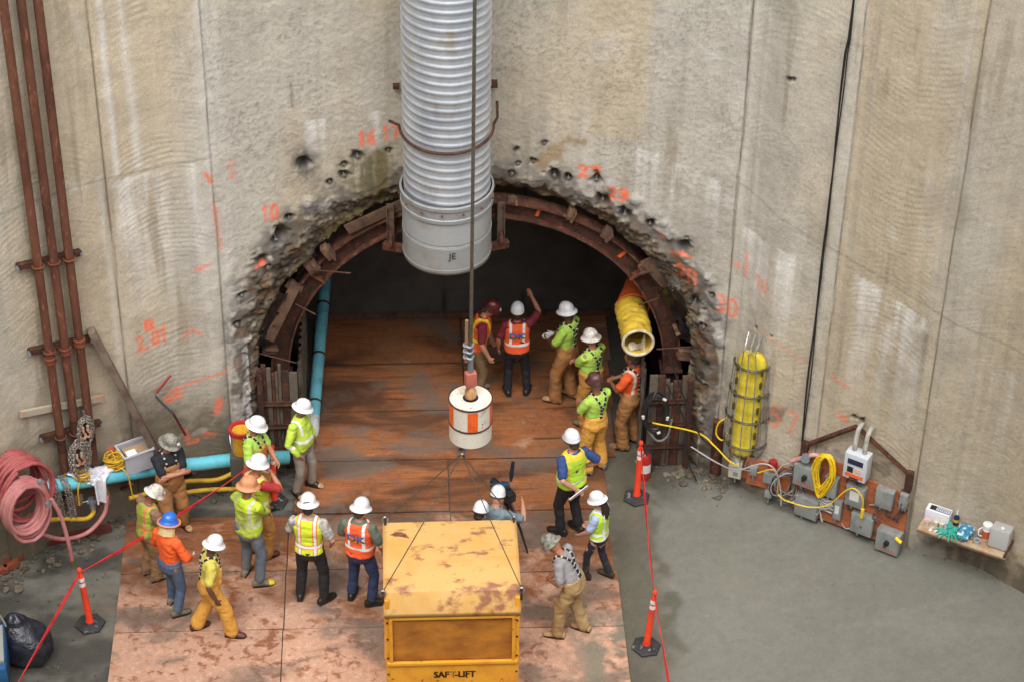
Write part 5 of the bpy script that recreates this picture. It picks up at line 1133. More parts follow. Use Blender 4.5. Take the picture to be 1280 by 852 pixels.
solo(MB().tube(hank(hk2, .17, .78, 20, 3), .010, 6), 'extension_cord', yc, 'hank of bright yellow extension cord hung over the switch boxes', 'cord')
o = thing('yellow_lead', 'yellow lead sagging across the board to a yellow plug', 'cord', tuple(bpt(.9, .6, .2)))
MB().tube(spline([wall_pt(4.62, .70, .30), wall_pt(4.86, .84, .30), wall_pt(4.96, .70, .30), wall_pt(5.0, .40, .30), bpt(.08, .44, .30), bpt(.40, .46, .26), bpt(.66, .62, .24), bpt(.88, .98, .24), bpt(1.02, 1.10, .25), bpt(1.16, .98, .24), bpt(1.18, .72, .22)], 8), .010, 8).build('cord', yc, o)
MB().cyl(bpt(1.18, .76, .22), bpt(1.18, .60, .22), .028, n=10).build('plug', yc, o)
MB().cyl(bpt(1.74, .46, .22), bpt(1.84, .42, .24), .03, n=10).build('plug', yc, o)
solo(MB().tube(spline([wall_pt(3.10, .75, .30) + Vector((-.3, -.3, .55)), wall_pt(3.55, .95, .3), wall_pt(3.85, .80, .35), wall_pt(4.12, .70, .40), wall_pt(4.3, .74, .40)], 8), .013, 8), 'yellow_lead', yc, 'yellow lead stretched from the black cable coil to the stretcher cage', 'cord')
solo(MB().tube(spline([wall_pt(3.98, 1.3, .2), wall_pt(3.86, 1.2, .28), wall_pt(3.84, .98, .28), wall_pt(3.95, .92, .3), wall_pt(4.02, 1.1, .3)], 6), .013, 8), 'yellow_lead', yc, 'short loop of yellow lead beside the stretcher cage', 'cord')
# grey cable sweeping under the stretcher
solo(MB().tube(spline([wall_pt(3.45, .62, .25), wall_pt(3.9, .50, .35), wall_pt(4.3, .72, .48), wall_pt(4.7, .98, .40), wall_pt(4.92, .92, .38), wall_pt(5.02, .55, .32), wall_pt(5.06, .2, .3)], 8), .012, 8), 'grey_cable', ctm[0], 'pale grey cable sweeping past the foot of the stretcher cage', 'cable')
for k, pts in enumerate(([wall_pt(2.98, 2.2, .1), wall_pt(3.3, 1.5, .25), wall_pt(3.6, .9, .3), wall_pt(4.0, .62, .25)], [wall_pt(3.0, 1.7, .2), wall_pt(3.34, 1.1, .3), wall_pt(3.42, .4, .3), wall_pt(3.6, .05, .35)])):
    solo(MB().tube(spline(pts, 8), .013, 6), 'black_lead', black_m, ('black lead sagging from the arch toward the disconnect box', 'black lead dropping from the arch to the ground at the broken rock')[k], 'cable', 'black leads beside the arch')
# bundle of black cables down the wall
o = thing('cable_bundle', 'bundle of black cables running down the full height of the wall', 'cable', tuple(wall_pt(5.2, 1.0, .06)))
for k in range(3):
    r2 = random.Random(k); pts = [wall_pt(5.20 + .012 * k + .03 * mnoise.noise((zz * .6, k, 0)) + (.02 if zz > 8 else 0), zz, .06 + .012 * (k % 2)) for zz in np.linspace(.95, 13.4, 60)]
    MB().tube(pts, .009, 6).build('strand', black_m, o)
# shelf with odds and ends
sc, se = wall_pt(7.30, .80, 0), wall_pt(8.62, .80, 0); SX = (se - sc).normalized(); SN = Vector((SX.y, -SX.x, 0)); SW = (se - sc).length
def spt(u, d, z_=0.0): return sc + SX * u + SN * d + Vector((0, 0, z_))
srot = Matrix((SX, -SN, Vector((0, 0, 1)))).transposed()
sf = thing('wall_shelf', 'muddy plywood shelf on the wall crowded with small supplies', 'shelf', tuple(spt(SW / 2, .2, -.1)))
MB().box(spt(SW / 2, .21, .0), (SW, .42, .022), rot=srot).build('board', M('shelf_ply', srgb(182, 160, 132), .8, c2=srgb(150, 120, 92), ns=4, c3=srgb(120, 70, 50), ns3=5, lo3=.64, hi3=.7), sf)
MB().box(spt(SW / 2, .415, -.025), (SW, .02, .03), rot=srot).build('lip', timber, sf)
MB().bar(spt(SW - .02, .02, .03), spt(SW - .02, .42, .03), .035, .05).build('end_bar', rust, sf)
for u in (.35, 1.0): MB().bar(spt(u, .03, -.03), spt(u, .34, -.018), .03, .03).bar(spt(u, .02, -.34), spt(u, .30, -.03), .03, .03).build('bracket', rust_d, sf)
def onshelf(name, lab, cat, u, d): return thing(name, lab, cat, tuple(spt(u, d, .0125)), rotz=math.atan2(SX.y, SX.x), group='supplies on the wall shelf')
o = onshelf('glove_box', 'white cardboard box with dark print on the wall shelf', 'box', .20, .12)
MB().box((0, 0, .11), (.36, .16, .22), bev=.006).build('carton', M('carton_white', srgb(222, 224, 232), .6), o, local=True)
MB().box((.02, .0, .222), (.30, .10, .003)).build('print_frame', dkm, o, local=True); MB().box((.06, 0, .2245), (.20, .075, .003)).build('print', M('carton_grey', srgb(190, 196, 214), .6), o, local=True)
for k in range(6): MB().box((-.02 + k * .03, 0, .2265), (.012, .045, .002)).build('print_letter', dkm, o, local=True)
for k, (u, d, c, lab) in enumerate([(.10, .29, (236, 120, 150), 'paper cup holding pink liquid on the shelf'), (.22, .25, (205, 195, 170), 'plain paper cup beside the white box on the shelf'), (.30, .25, (196, 190, 170), 'paper cup next to the green gloves on the shelf')]):
    o = onshelf('paper_cup', lab, 'cup', u, d); MB().lathe([(.028, 0), (.040, .10), (.043, .10), (.043, .106), (.037, .106), (.034, .085)], 16, caps=False).build('cup', M('cup_paper', srgb(208, 200, 186), .7), o, local=True); MB().lathe([(.036, .085), (.0, .086)], 16, caps=False).build('contents', M('cup_in%d' % k, srgb(*c), .5), o, local=True)
o = onshelf('spray_bottle', 'dark blue bottle with yellow label and white nozzle behind the gloves', 'bottle', .46, .07)
MB().lathe([(.04, 0), (.045, .02), (.045, .14), (.02, .18), (.02, .2)], 18).build('bottle', M('bottle_blue', srgb(34, 40, 90), .3), o, local=True); MB().lathe([(.0462, .07), (.0462, .12)], 18, caps=False).build('label', M('label_yellow', srgb(200, 180, 40), .6), o, local=True); MB().lathe([(.018, .2), (.012, .25), (.006, .28)], 12).build('nozzle', whl, o, local=True)
gl = M('glove_green', srgb(52, 170, 150), .5, c2=srgb(40, 140, 126), ns=10)
def glove(lab, u, d, rz, zz):
    o = onshelf('rubber_glove', lab, 'glove', u, d); R = Matrix.Rotation(rz, 3, 'Z'); mb = MB()
    for k in range(4): 
        a = -.35 + .22 * k; mb.tube([R @ Vector((.0 + .02 * (k - 1.5), .05, zz)), R @ Vector((.10 * math.sin(a) + .03 * (k - 1.5), .16, zz + .01)), R @ Vector((.16 * math.sin(a) + .03 * (k - 1.5), .22, zz - .012))], [.016, .013, .009], 7)
    mb.tube([R @ Vector((-.05, .0, zz)), R @ Vector((-.09, .06, zz + .01)), R @ Vector((-.10, .10, zz))], [.018, .014, .01], 7); mb.ell(R @ Vector((0, .02, zz)), (.055, .07, .018), rot=R); mb.tube([R @ Vector((0, -.02, zz)), R @ Vector((.0, -.10, zz + .01)), R @ Vector((.01, -.20, zz))], [.045, .04, .05], 10)
    mb.build('glove', gl, o, local=True); return o
glove('green rubber glove lying across the other on the shelf, fingers toward the room', .46, .28, 3.7, .05); glove('green rubber glove underneath, nearest the paper cups', .44, .26, 2.3, .02)
o = onshelf('plastic_bag', 'crumpled clear and blue plastic bag beside the green gloves', 'bag', .66, .24)
mb = MB(); v = []; n = 22; K = 14
for k in range(K + 1):
    for j in range(n):
        a = 2 * math.pi * j / n; t = k / K; r = .15 * math.sin(math.pi * (.1 + .85 * t)) * (1 + .45 * mnoise.noise((math.cos(a) * 2, math.sin(a) * 2, t * 3))); v.append((r * math.cos(a) * .8, r * math.sin(a) * 1.2, .17 * t))
mb.add(v, [(k * n + j, k * n + (j + 1) % n, (k + 1) * n + (j + 1) % n, (k + 1) * n + j) for k in range(K) for j in range(n)] + [tuple(K * n + j for j in range(n))]).build('bag', M('bag_bluegreen', srgb(60, 140, 165), .25, c2=srgb(30, 60, 160), ns=9, c3=srgb(190, 215, 215), ns3=14, lo3=.52, hi3=.6), o, local=True)
o = onshelf('paint_pot', 'squat paper tub beside the white canister', 'pot', .86, .30); MB().lathe([(.04, 0), (.045, .05), (.05, .05), (.05, .06), (.04, .06), (.038, .03)], 16, caps=False).build('tub', M('tub_grey', srgb(176, 178, 176), .6), o, local=True); MB().lathe([(.038, .045), (0, .046)], 14, caps=False).build('contents', M('tub_in', srgb(95, 105, 115), .5), o, local=True)
o = onshelf('canister', 'white handled canister with an orange label on the shelf', 'canister', .94, .14)
MB().lathe([(.06, 0), (.065, .01), (.065, .19), (.05, .21), (.07, .215), (.07, .27), (.05, .28), (.0, .285)], 22).build('body', M('canister_white', srgb(222, 222, 220), .4), o, local=True); MB().lathe([(.0665, .03), (.0665, .17)], 22, caps=False).build('label', M('canister_orange', srgb(190, 88, 50), .6), o, local=True)
MB().tube(spline([(-.06, -.02, .20), (-.10, -.06, .17), (-.09, -.08, .09), (-.05, -.05, .06)], 5), .010, 8).build('handle', whl, o, local=True)
o = onshelf('jug', 'translucent square water jug with white cap at the end of the shelf', 'jug', 1.16, .18)
MB().box((0, 0, .17), (.30, .24, .33), rot=Matrix.Rotation(-.12, 3, 'X'), bev=.045).build('body', M('jug_plastic', srgb(190, 192, 192), .3, alpha=.72, var=0), o, local=True); MB().cyl((.02, -.06, .33), (.02, -.06, .375), .03, n=14).build('cap', whl, o, local=True)
o = onshelf('rag', 'dirty grey rag lying on the shelf next to the canister', 'cloth', .78, .18)
mb = MB(); v = [((i / 11 - .5) * .2, (j / 11 - .5) * .2, .015 + .05 * abs(mnoise.noise((i * .35, j * .35, 2)))) for i in range(12) for j in range(12)]
mb.add(v, [(i * 12 + j, i * 12 + 12 + j, i * 12 + 13 + j, i * 12 + j + 1) for i in range(11) for j in range(11)]).build('cloth', M('rag_grey', srgb(120, 112, 106), .9), o, local=True)
for k, (u, d) in enumerate([(.18, .37), (.26, .36), (.33, .34)]):
    o = onshelf('spoon', ('white plastic spoon nearest the pink cup', 'white plastic spoon in the middle of three', 'pale blue plastic spoon nearest the gloves')[k], 'spoon', u, d); mb = MB().ell((0, 0, .012), (.022, .034, .007)); mb.tube([(0, .03, .012), (.05, .14, .02)], .006, 6); mb.build('spoon', M('spoon%d' % k, srgb(*[(226, 218, 216), (228, 228, 226), (176, 200, 226)][k]), .4), o, local=True)

# ---------------------------------------------------------------- coil of black cable and extinguisher by the lagging
cc = Vector((2.74, -.74, 1.62)); o = thing('cable_coil', 'thick coil of black cable with white tape hung on the lagging', 'cable', (2.74, -.74, .85))
rnd = random.Random(9); mb = MB(); pts = []
for k in range(9):
    rx = rnd.uniform(.15, .205); rz = rnd.uniform(.32, .40); dy = rnd.uniform(-.06, .06)
    for j in range(18): a = 2 * math.pi * j / 18; pts.append(cc + Vector((rx * math.sin(a), dy, -.36 + rz * math.cos(a))))
mb.tube(pts, .019, 7).build('loops', black_m, o)
wt = M('white_tape', srgb(200, 200, 198), .6)
for k in range(4):
    a = rnd.uniform(0, 6.28); c = cc + Vector((.185 * math.sin(a), -.07, -.36 + .37 * math.cos(a))); MB().tube([c, c + Vector((.05 * math.cos(a), 0, -.05 * math.sin(a)))], .022, 8).build('tape', wt, o)
MB().tube(spline([cc + Vector((-.1, -.02, -.68)), cc + Vector((.05, -.06, -.86)), cc + Vector((.2, -.04, -.80)), cc + Vector((.26, 0, -.5))], 6), .018, 8).build('tail', ctm[2], o)
o = thing('fire_extinguisher', 'red fire extinguisher standing by the lagging behind the orange post', 'extinguisher', (2.63, -.78, .0))
MB().lathe([(.085, 0), (.09, .02), (.09, .40), (.07, .47), (.03, .5), (.03, .53)], 22).build('cylinder', M('extinguisher_red', srgb(172, 36, 36), .35, coat=.3), o, local=True); MB().lathe([(.0915, .16), (.0915, .32)], 22, caps=False).build('label', whl, o, local=True)
MB().box((0, -.03, .55), (.03, .16, .03)).box((0, -.05, .59), (.025, .18, .015), rot=Matrix.Rotation(.2, 3, 'X')).build('handle', dkm, o, local=True); MB().tube(spline([(0, .04, .54), (.10, .06, .48), (.12, .03, .25), (.11, .0, .12)], 5), .012, 8).build('hose', black_m, o, local=True)
# rusty stub pipe at the foot of the broken rock
p = wall_pt(3.82, 0, .02); solo(MB().cyl((p.x, p.y, -.1), (p.x, p.y, 1.05), .09, n=18), 'stub_pipe', rust, 'short rusty pipe standing at the foot of the broken rock', 'pipe')
# ---------------------------------------------------------------- yellow man cage on the crane line
cy = M('cage_yellow', srgb(206, 164, 100), .6, c2=srgb(202, 150, 74), ns=1.6, lo=.45, hi=.7, c3=srgb(148, 98, 70), ns3=2.6, lo3=.54, hi3=.63, coat=.0, stretch=(1, 1.6, 1), bump=.12, bs=30, var=.05)
cyf = M('cage_yellow_front', srgb(222, 156, 44), .5, c2=srgb(196, 124, 36), ns=2.2, lo=.45, hi=.7, c3=srgb(126, 66, 36), ns3=9, lo3=.63, hi3=.68, var=.05)
cym = M('cage_mesh', srgb(190, 124, 40), .7, .1, c2=srgb(138, 82, 30), ns=1.6, lo=.38, hi=.68, stretch=(1, 1, 2.2), bump=.5, bs=160, var=.10, vs=120)
scab = M('rust_scab', srgb(112, 62, 42), .85, c2=srgb(150, 112, 92), ns=14, lo=.5, hi=.62, bump=.5, bs=40)
CX, CYF, CYB, CW, CT = -.445, -5.64, -4.22, 1.78, 2.2
cg2 = thing('man_cage', 'yellow steel man cage with a rust-stained roof standing on the deck', 'man cage', (CX, (CYF + CYB) / 2, .035))
x0, x1 = CX - CW / 2, CX + CW / 2
# roof sheet, rolled down over the front edge
prof = [(CYB - .0, CT - .03), (CYB, CT + .045), (CYB - .02, CT + .05)] 
pl = [(CYB, CT + .02), (CYB - .015, CT + .05), (-4.90, CT + .052), (-5.46, CT + .030), (-5.50, CT + .018), (-5.53, CT - .010), (-5.60, CT - .14), (-5.655, CT - .28), (-5.655, CT - .345)]
mb = MB(); n = 25; v = []; 
for k, (y, z) in enumerate(pl):
    for j in range(n):
        x = x0 - .015 + (CW + .03) * j / (n - 1); v.append((x, y, z + .012 * mnoise.noise((x * 2.2, y * 2.2, 0)) * (0 < k < 6)))
mb.add(v, [(k * n + j, k * n + j + 1, (k + 1) * n + j + 1, (k + 1) * n + j) for k in range(len(pl) - 1) for j in range(n - 1)])
rf = mb.build('roof', cy, cg2, smooth=18); md = rf.modifiers.new('s', 'SOLIDIFY'); md.thickness = .012; md.offset = -1
MB().bar((x0 + .01, -4.92, CT + .058), (x1 - .01, -4.92, CT + .058), .02, .006).build('seam', cy, rf)
# flaked paint along the bend and on the roof: thin uneven scabs
def scabs(spots, seed):
    rnd = random.Random(seed); mb = MB()
    for (xa, xb, ya, yb, num) in spots:
        for _ in range(num):
            x = rnd.uniform(xa, xb); y = rnd.uniform(ya, yb); r = rnd.uniform(.012, .05); N = 9
            z = np.interp(-y, [-p[0] for p in pl], [p[1] for p in pl]); y2 = np.interp(-y - .02, [-p[0] for p in pl], [p[1] for p in pl])
            q = []
            for k in range(N):
                a = 2 * math.pi * k / N; rr_ = r * rnd.uniform(.5, 1.3); X = x + rr_ * math.cos(a) * 2.2; Y = y + rr_ * math.sin(a) * .7
                X = min(max(X, x0 + .02), x1 - .02); Z = float(np.interp(-Y, [-p[0] for p in pl], [p[1] for p in pl])) + .012 * mnoise.noise((X * 2.2, Y * 2.2, 0)) + .007; q.append((X, Y - .004, Z))
            mb.add(q, [tuple(range(N))])
    return mb
scabs([(x0 + .30, x1 - .2, -5.52, -5.46, 110), (x0 + .2, x1 - .2, -5.62, -5.53, 46), (x0 + .1, x0 + .45, -4.55, -4.35, 26), (x0 + .5, x0 + .7, -4.62, -4.50, 12), (x0 + .85, x0 + 1.0, -4.68, -4.50, 12), (x0 + 1.0, x0 + 1.2, -4.60, -4.50, 7), (x0 + 1.25, x1 - .15, -5.28, -5.20, 16), (x0 + .2, x1 - .2, -4.28, -4.24, 16), (x0 + .8, x0 + 1.0, -5.05, -4.98, 5)], 5).build('rust_flakes', scab, rf)['kind'] = 'stuff'
# frame, front panel with mesh window, sides, floor
for (px, py) in ((x0 + .03, CYF + .03), (x1 - .03, CYF + .03), (x0 + .03, CYB - .03), (x1 - .03, CYB - .03)): MB().box((px, py, 1.09), (.06, .06, 2.1), bev=.006).build('corner_post', cyf, cg2)
MB().box((CX, (CYF + CYB) / 2, .075), (CW, CYB - CYF, .07)).build('floor', cyf, cg2)
MB().box((CX, CYF + .014, .54), (CW - .12, .025, .86)).build('front_panel', cyf, cg2)
MB().box((CX, CYF - .012, 1.00), (CW - .04, .05, .05), bev=.005).build('window_rail', cyf, cg2); MB().box((CX, CYF + .0, 1.83), (CW - .12, .045, .05), bev=.005).build('window_rail', cyf, cg2)
for sx in (-1, 1): MB().box((CX + sx * (CW / 2 - .075), CYF - .004, 1.415), (.045, .045, .78)).build('window_stile', cyf, cg2)
mw2 = MB().box((CX, CYF + .030, 1.415), (CW - .16, .006, .80)).build('mesh_window', cym, cg2)
for sx in (-1, 1):
    for zz in (.35, .80, 1.10, 1.45, 1.75): MB().cyl((CX + sx * (CW / 2 - .03), CYF - .012, zz), (CX + sx * (CW / 2 - .03), CYF + .005, zz), .016, n=6).build('bolt', rust_d, cg2)
MB().box((CX + .3, CYF - .004, .42), (.20, .006, .26), bev=.002).build('data_plate', M('plate_grey', srgb(168, 150, 110), .5, .3), cg2)
for sx in (-1, 1):
    xs = CX + sx * (CW / 2 - .012); MB().box((xs, (CYF + CYB) / 2, .56), (.012, CYB - CYF - .12, .9)).build('side_panel', cyf, cg2); MB().box((xs, (CYF + CYB) / 2, 1.55), (.008, CYB - CYF - .12, .95)).build('side_mesh', cym, cg2)
    MB().box((xs + sx * .014, (CYF + CYB) / 2, 1.04), (.03, CYB - CYF - .06, .05)).build('side_rail', cyf, cg2)
MB().box((CX, CYB - .012, .56), (CW - .12, .012, .9)).build('rear_panel', cyf, cg2); MB().box((CX, CYB - .012, 1.55), (CW - .12, .008, .95)).build('rear_mesh', cym, cg2)
tb = M('stencil_text', srgb(38, 30, 20), .6, c2=srgb(90, 60, 25), ns=40, lo=.6, hi=.7); tf = M('stencil_faded', srgb(196, 140, 60), .6)
for txt, dx, mat in (('SAF', -.185, tb), ('T', -.03, tf), ('-LIFT', .135, tb)):
    v, f = text_mesh(txt, .155, .0015); v = [Vector((p.x * .84 + CX + .03 + dx, CYF - .002 - p.z, p.y + .76)) for p in v]
    mb = MB().add(v, f)
    for q_, (ax_, az_) in enumerate(((.005, 0), (.010, 0), (.005, .005), (.010, .005), (0, .005))): mb.add([p + Vector((ax_, -.0004 * (q_ + 1), az_)) for p in v], f); mb.build('lettering', mat, cg2, smooth=0)
lugs = [Vector((x0 - .02, -5.58, CT + .0)), Vector((x1 + .02, -5.58, CT + .0)), Vector((x0 + .02, -4.24, CT + .10)), Vector((x1 - .02, -4.24, CT + .06))]
for L_ in lugs:
    MB().box(L_ - Vector((0, 0, .05)), (.03, .09, .13), bev=.008).build('lifting_lug', rust_d, cg2)
    sh_ = MB().tube([L_ + Vector((.035 * math.cos(a), 0, .02 + .05 * math.sin(a))) for a in [2 * math.pi * k / 12 for k in range(12)]], .011, 6, closed=True).build('shackle', galv, cg2)
# ---------------------------------------------------------------- drum weight, hook, slings, hoist line
steel_rope = M('wire_rope', srgb(112, 104, 94), .5, .5, c2=srgb(86, 78, 70), ns=30)
TOPX, TY = -.19, -4.90
o = thing('hoist_line', 'crane hoist wire rope dropping down past the ventilation duct', 'cable', (TOPX, TY, 5.5))
MB().tube([(TOPX, TY, 5.55), (TOPX + .02, TY, 8.5), (TOPX + .06, TY, 16.0)], .022, 8).build('rope', steel_rope, o)
MB().tube([(TOPX - .055, TY, 5.5), (TOPX - .05, TY - .01, 6.15)], .022, 8).build('dead_end', M('rope_end', srgb(140, 112, 84), .6), o)
for k in range(3):
    c = Vector((TOPX - .028, TY, 5.58 + .09 * k)); MB().tube([c + Vector((.06 * math.cos(a), .045 * math.sin(a), .012 * math.cos(3 * a))) for a in [2 * math.pi * q / 10 for q in range(10)]], .017, 6, closed=True).build('rope_clip', galv, o)
dr = thing('drum_weight', 'white drum with orange patches and rusty rings hanging on the crane line', 'drum', (TOPX, TY, 4.3))
dw = M('drum_white', srgb(214, 206, 192), .5, c2=srgb(176, 160, 140), ns=5, lo=.55, hi=.72, c3=srgb(120, 70, 45), ns3=16, lo3=.62, hi3=.68, var=.05)
dor = M('drum_orange', srgb(232, 100, 36), .5, c2=srgb(206, 84, 34), ns=6, c3=srgb(210, 190, 170), ns3=30, lo3=.68, hi3=.72)
zb_, zt_, RD = 4.30, 4.93, .272
MB().lathe([(.12, zb_ + .0), (RD - .012, zb_ + .0), (RD, zb_ + .012), (RD, zt_ - .012), (RD - .012, zt_), (.10, zt_)], 40, (TOPX, TY, 0), caps=False).build('body', dw, dr)
mb = MB()
MB().box((TOPX, TY, zt_ - .03), (.19, .19, .05), rz=.15).build('hatch', dkm, dr)
for zz in (zt_ - .012, zb_ + .27): MB().lathe([(RD - .004, -.014), (RD + .010, -.010), (RD + .012, .006), (RD - .002, .012)], 40, (TOPX, TY, zz), caps=False).build('rusty_ring', rust_d, dr)
for a0 in (-2.75, -1.50, -.25, 1.2, 2.4):
    mb = MB(); v = []
    for k in range(9):
        a = a0 - .24 + .48 * k / 8
        for zz in (zb_ + .285, zt_ - .04): v.append((TOPX + (RD + .003) * math.cos(a), TY + (RD + .003) * math.sin(a), zz))
    mb.add(v, [(2 * k, 2 * k + 2, 2 * k + 3, 2 * k + 1) for k in range(8)]).build('orange_patch', dor, dr)
mb = MB().box((TOPX, TY, zt_ + .30), (.15, .11, .22), rz=.3, bev=.03); mb.build('swivel_block', M('block_red', srgb(176, 98, 80), .6, c2=srgb(150, 84, 66), ns=7), dr)
MB().lathe([(.05, 0), (.075, .03), (.075, .12), (.045, .17), (.04, .22)], 16, (TOPX, TY, zt_ - .01)).build('swivel', M('swivel_tan', srgb(190, 150, 100), .5, c2=srgb(140, 90, 60), ns=9), dr)
MB().cyl((TOPX, TY, zt_ + .38), (TOPX, TY, zt_ + .62), .035, n=10).build('socket', galv, dr)
APEX = Vector((-.30, -4.90, 4.06))
MB().tube(spline([(TOPX, TY, zb_ + .02), (TOPX - .02, TY, zb_ - .08), (TOPX - .10, TY, zb_ - .16), (APEX.x - .02, TY, APEX.z + .02)], 6), .035, 10).build('hook', M('hook_rust', srgb(120, 84, 66), .6, .4), dr)
MB().tube(spline([(TOPX + .03, TY - .05, zb_), (TOPX - .02, TY - .06, zb_ - .10), (APEX.x + .03, TY - .05, APEX.z + .10)], 5), .012, 6).build('orange_strap', orange_tag, dr)
sg = thing('sling', 'four thin wire slings spreading from the hook to the man cage corners', 'sling', tuple(APEX))
MB().tube([APEX + Vector((.05 * math.cos(a), .0, .06 * math.sin(a))) for a in [2 * math.pi * k / 14 for k in range(14)]], .016, 6, closed=True).build('master_ring', galv, sg)
for L_ in lugs: MB().tube(spline([APEX + Vector((0, 0, -.05)), APEX.lerp(L_, .5) + Vector((0, 0, -.03)), L_ + Vector((0, 0, .05))], 8), .0075, 6).build('leg', steel_rope, sg)

# ---------------------------------------------------------------- barrier posts and red rope
po = M('post_orange', srgb(240, 72, 38), .45, c2=srgb(214, 62, 34), ns=4, c3=srgb(190, 120, 100), ns3=10, lo3=.66, hi3=.74); pr = M('reflective_white', srgb(226, 226, 226), .35); pb_ = M('rubber_base', srgb(52, 52, 54), .75, c2=srgb(36, 36, 38), ns=6, c3=srgb(150, 148, 142), ns3=12, lo3=.58, hi3=.70)
def post(loc, rz, lean, lab):
    o = thing('barrier_post', lab, 'barrier post', loc, rotz=rz, group='orange barrier posts with black bases')
    MB().lathe([(.215, 0), (.215, .028), (.19, .042), (.10, .052), (.085, .075), (.07, .075)], 6).build('base', pb_, o, smooth=20, local=True)
    T_ = Matrix.Rotation(lean[0], 3, 'X') @ Matrix.Rotation(lean[1], 3, 'Y')
    MB().lathe([(.062, .05), (.060, .09), (.050, .12), (.046, .5), (.042, .86), (.042, .98), (.020, 1.02), (.018, 1.04), (.034, 1.06), (.036, 1.085), (.025, 1.11), (.004, 1.115)], 20, rot=T_).build('post', po, o, local=True)
    for a, b in ((.78, .85), (.88, .95)): MB().lathe([(.0465, a), (.0455, b)], 20, rot=T_, caps=False).build('reflective_band', pr, o, local=True)
    return Matrix.Translation(loc) @ Matrix.Rotation(rz, 4, 'Z') @ (T_.to_4x4() @ Vector((0, 0, 1.03)))
t1 = post((-5.54, -3.72, 0), .2, (.02, -.05), 'orange barrier post on the dark ground by the bin bag')
t2 = post((-3.02, -1.16, 0), .1, (.0, .02), 'orange barrier post standing among the men in lime at the portal')
t3 = post((2.47, -1.24, 0), .3, (.0, .02), 'orange barrier post in front of the fire extinguisher')
t4 = post((2.32, -4.44, 0), .15, (.03, .06), 'orange barrier post nearest the camera beside the deck edge')
rm = M('red_rope', srgb(206, 44, 46), .6, c2=srgb(170, 34, 38), ns=6)
def tape(a, b, sag, lab, w=.045):
    P = []; 
    for k in range(25):
        t = k / 24; P.append(Vector(a).lerp(Vector(b), t) + Vector((0, 0, -sag * 4 * t * (1 - t))))
    mb = MB(); v = []
    for k, p in enumerate(P):
        tw = k * .35; d = (Vector(b) - Vector(a)).normalized(); u = d.cross(Vector((0, 0, 1))).normalized(); q = u * math.cos(tw) * .5 + Vector((0, 0, 1)) * (.6 + .4 * abs(math.sin(tw)))
        nrm = d.cross(q).normalized(); v += [p + q * w / 2 + nrm * .006, p - q * w / 2 + nrm * .006, p - q * w / 2 - nrm * .006, p + q * w / 2 - nrm * .006]
    mb.add(v, [(4 * k + j, 4 * k + (j + 1) % 4, 4 * k + 4 + (j + 1) % 4, 4 * k + 4 + j) for k in range(24) for j in range(4)])
    solo(mb, 'barrier_rope', rm, lab, 'rope', 'red barrier rope')
tape(t1, t2, .10, 'red barrier rope crossing behind the men from the bin bag post to the portal')
tape(t1, (-8.1, -10.5, .02), .05, 'red barrier rope running from the post over the bin bag toward the camera')
tape(t3, t4, .12, 'red barrier rope between the two posts along the wet concrete')
tape(t4, (2.63, -8.2, .02), .03, 'red barrier rope running from the nearest post toward the camera')

# ---------------------------------------------------------------- video camera on a tripod
tp = thing('video_camera', 'black video camera on a tripod behind the man cage', 'camera', (.42, -2.72, .03))
vm = M('camera_black', srgb(26, 27, 30), .4, c2=srgb(40, 42, 48), ns=9); vb2 = M('camera_blue', srgb(40, 60, 84), .45)
for a in (-1.2, .9, 3.0):
    e = Vector((.42 * math.sin(a), .42 * math.cos(a), 0)); MB().tube([Vector((0, 0, 1.22)) + e * .08, e * .6 + Vector((0, 0, .6)), e + Vector((0, 0, .01))], [.026, .02, .014], 8).build('leg', vm, tp, local=True)
MB().lathe([(.04, 1.18), (.06, 1.22), (.05, 1.28), (.035, 1.34)], 14).build('head', vm, tp, local=True)
MB().box((-.02, .0, 1.42), (.14, .34, .15), rz=.5, bev=.02).build('body', vm, tp, local=True)
MB().cyl((-.10, .12, 1.43), (-.20, .26, 1.43), .05, n=16).build('lens', vm, tp, local=True)
MB().box((-.10, -.02, 1.56), (.26, .09, .08), rz=.15, bev=.015).build('top_unit', vb2, tp, local=True)
MB().cyl((-.25, .0, 1.57), (-.16, .0, 1.57), .03, n=12).build('viewfinder', vm, tp, local=True)
MB().tube([(.05, .06, 1.58), (.06, .09, 1.68), (.08, .12, 1.88)], [.02, .034, .026], 12).build('microphone', vm, tp, local=True)
MB().tube([(.04, -.12, 1.36), (.14, -.34, 1.22)], .012, 8).build('pan_handle', vm, tp, local=True)
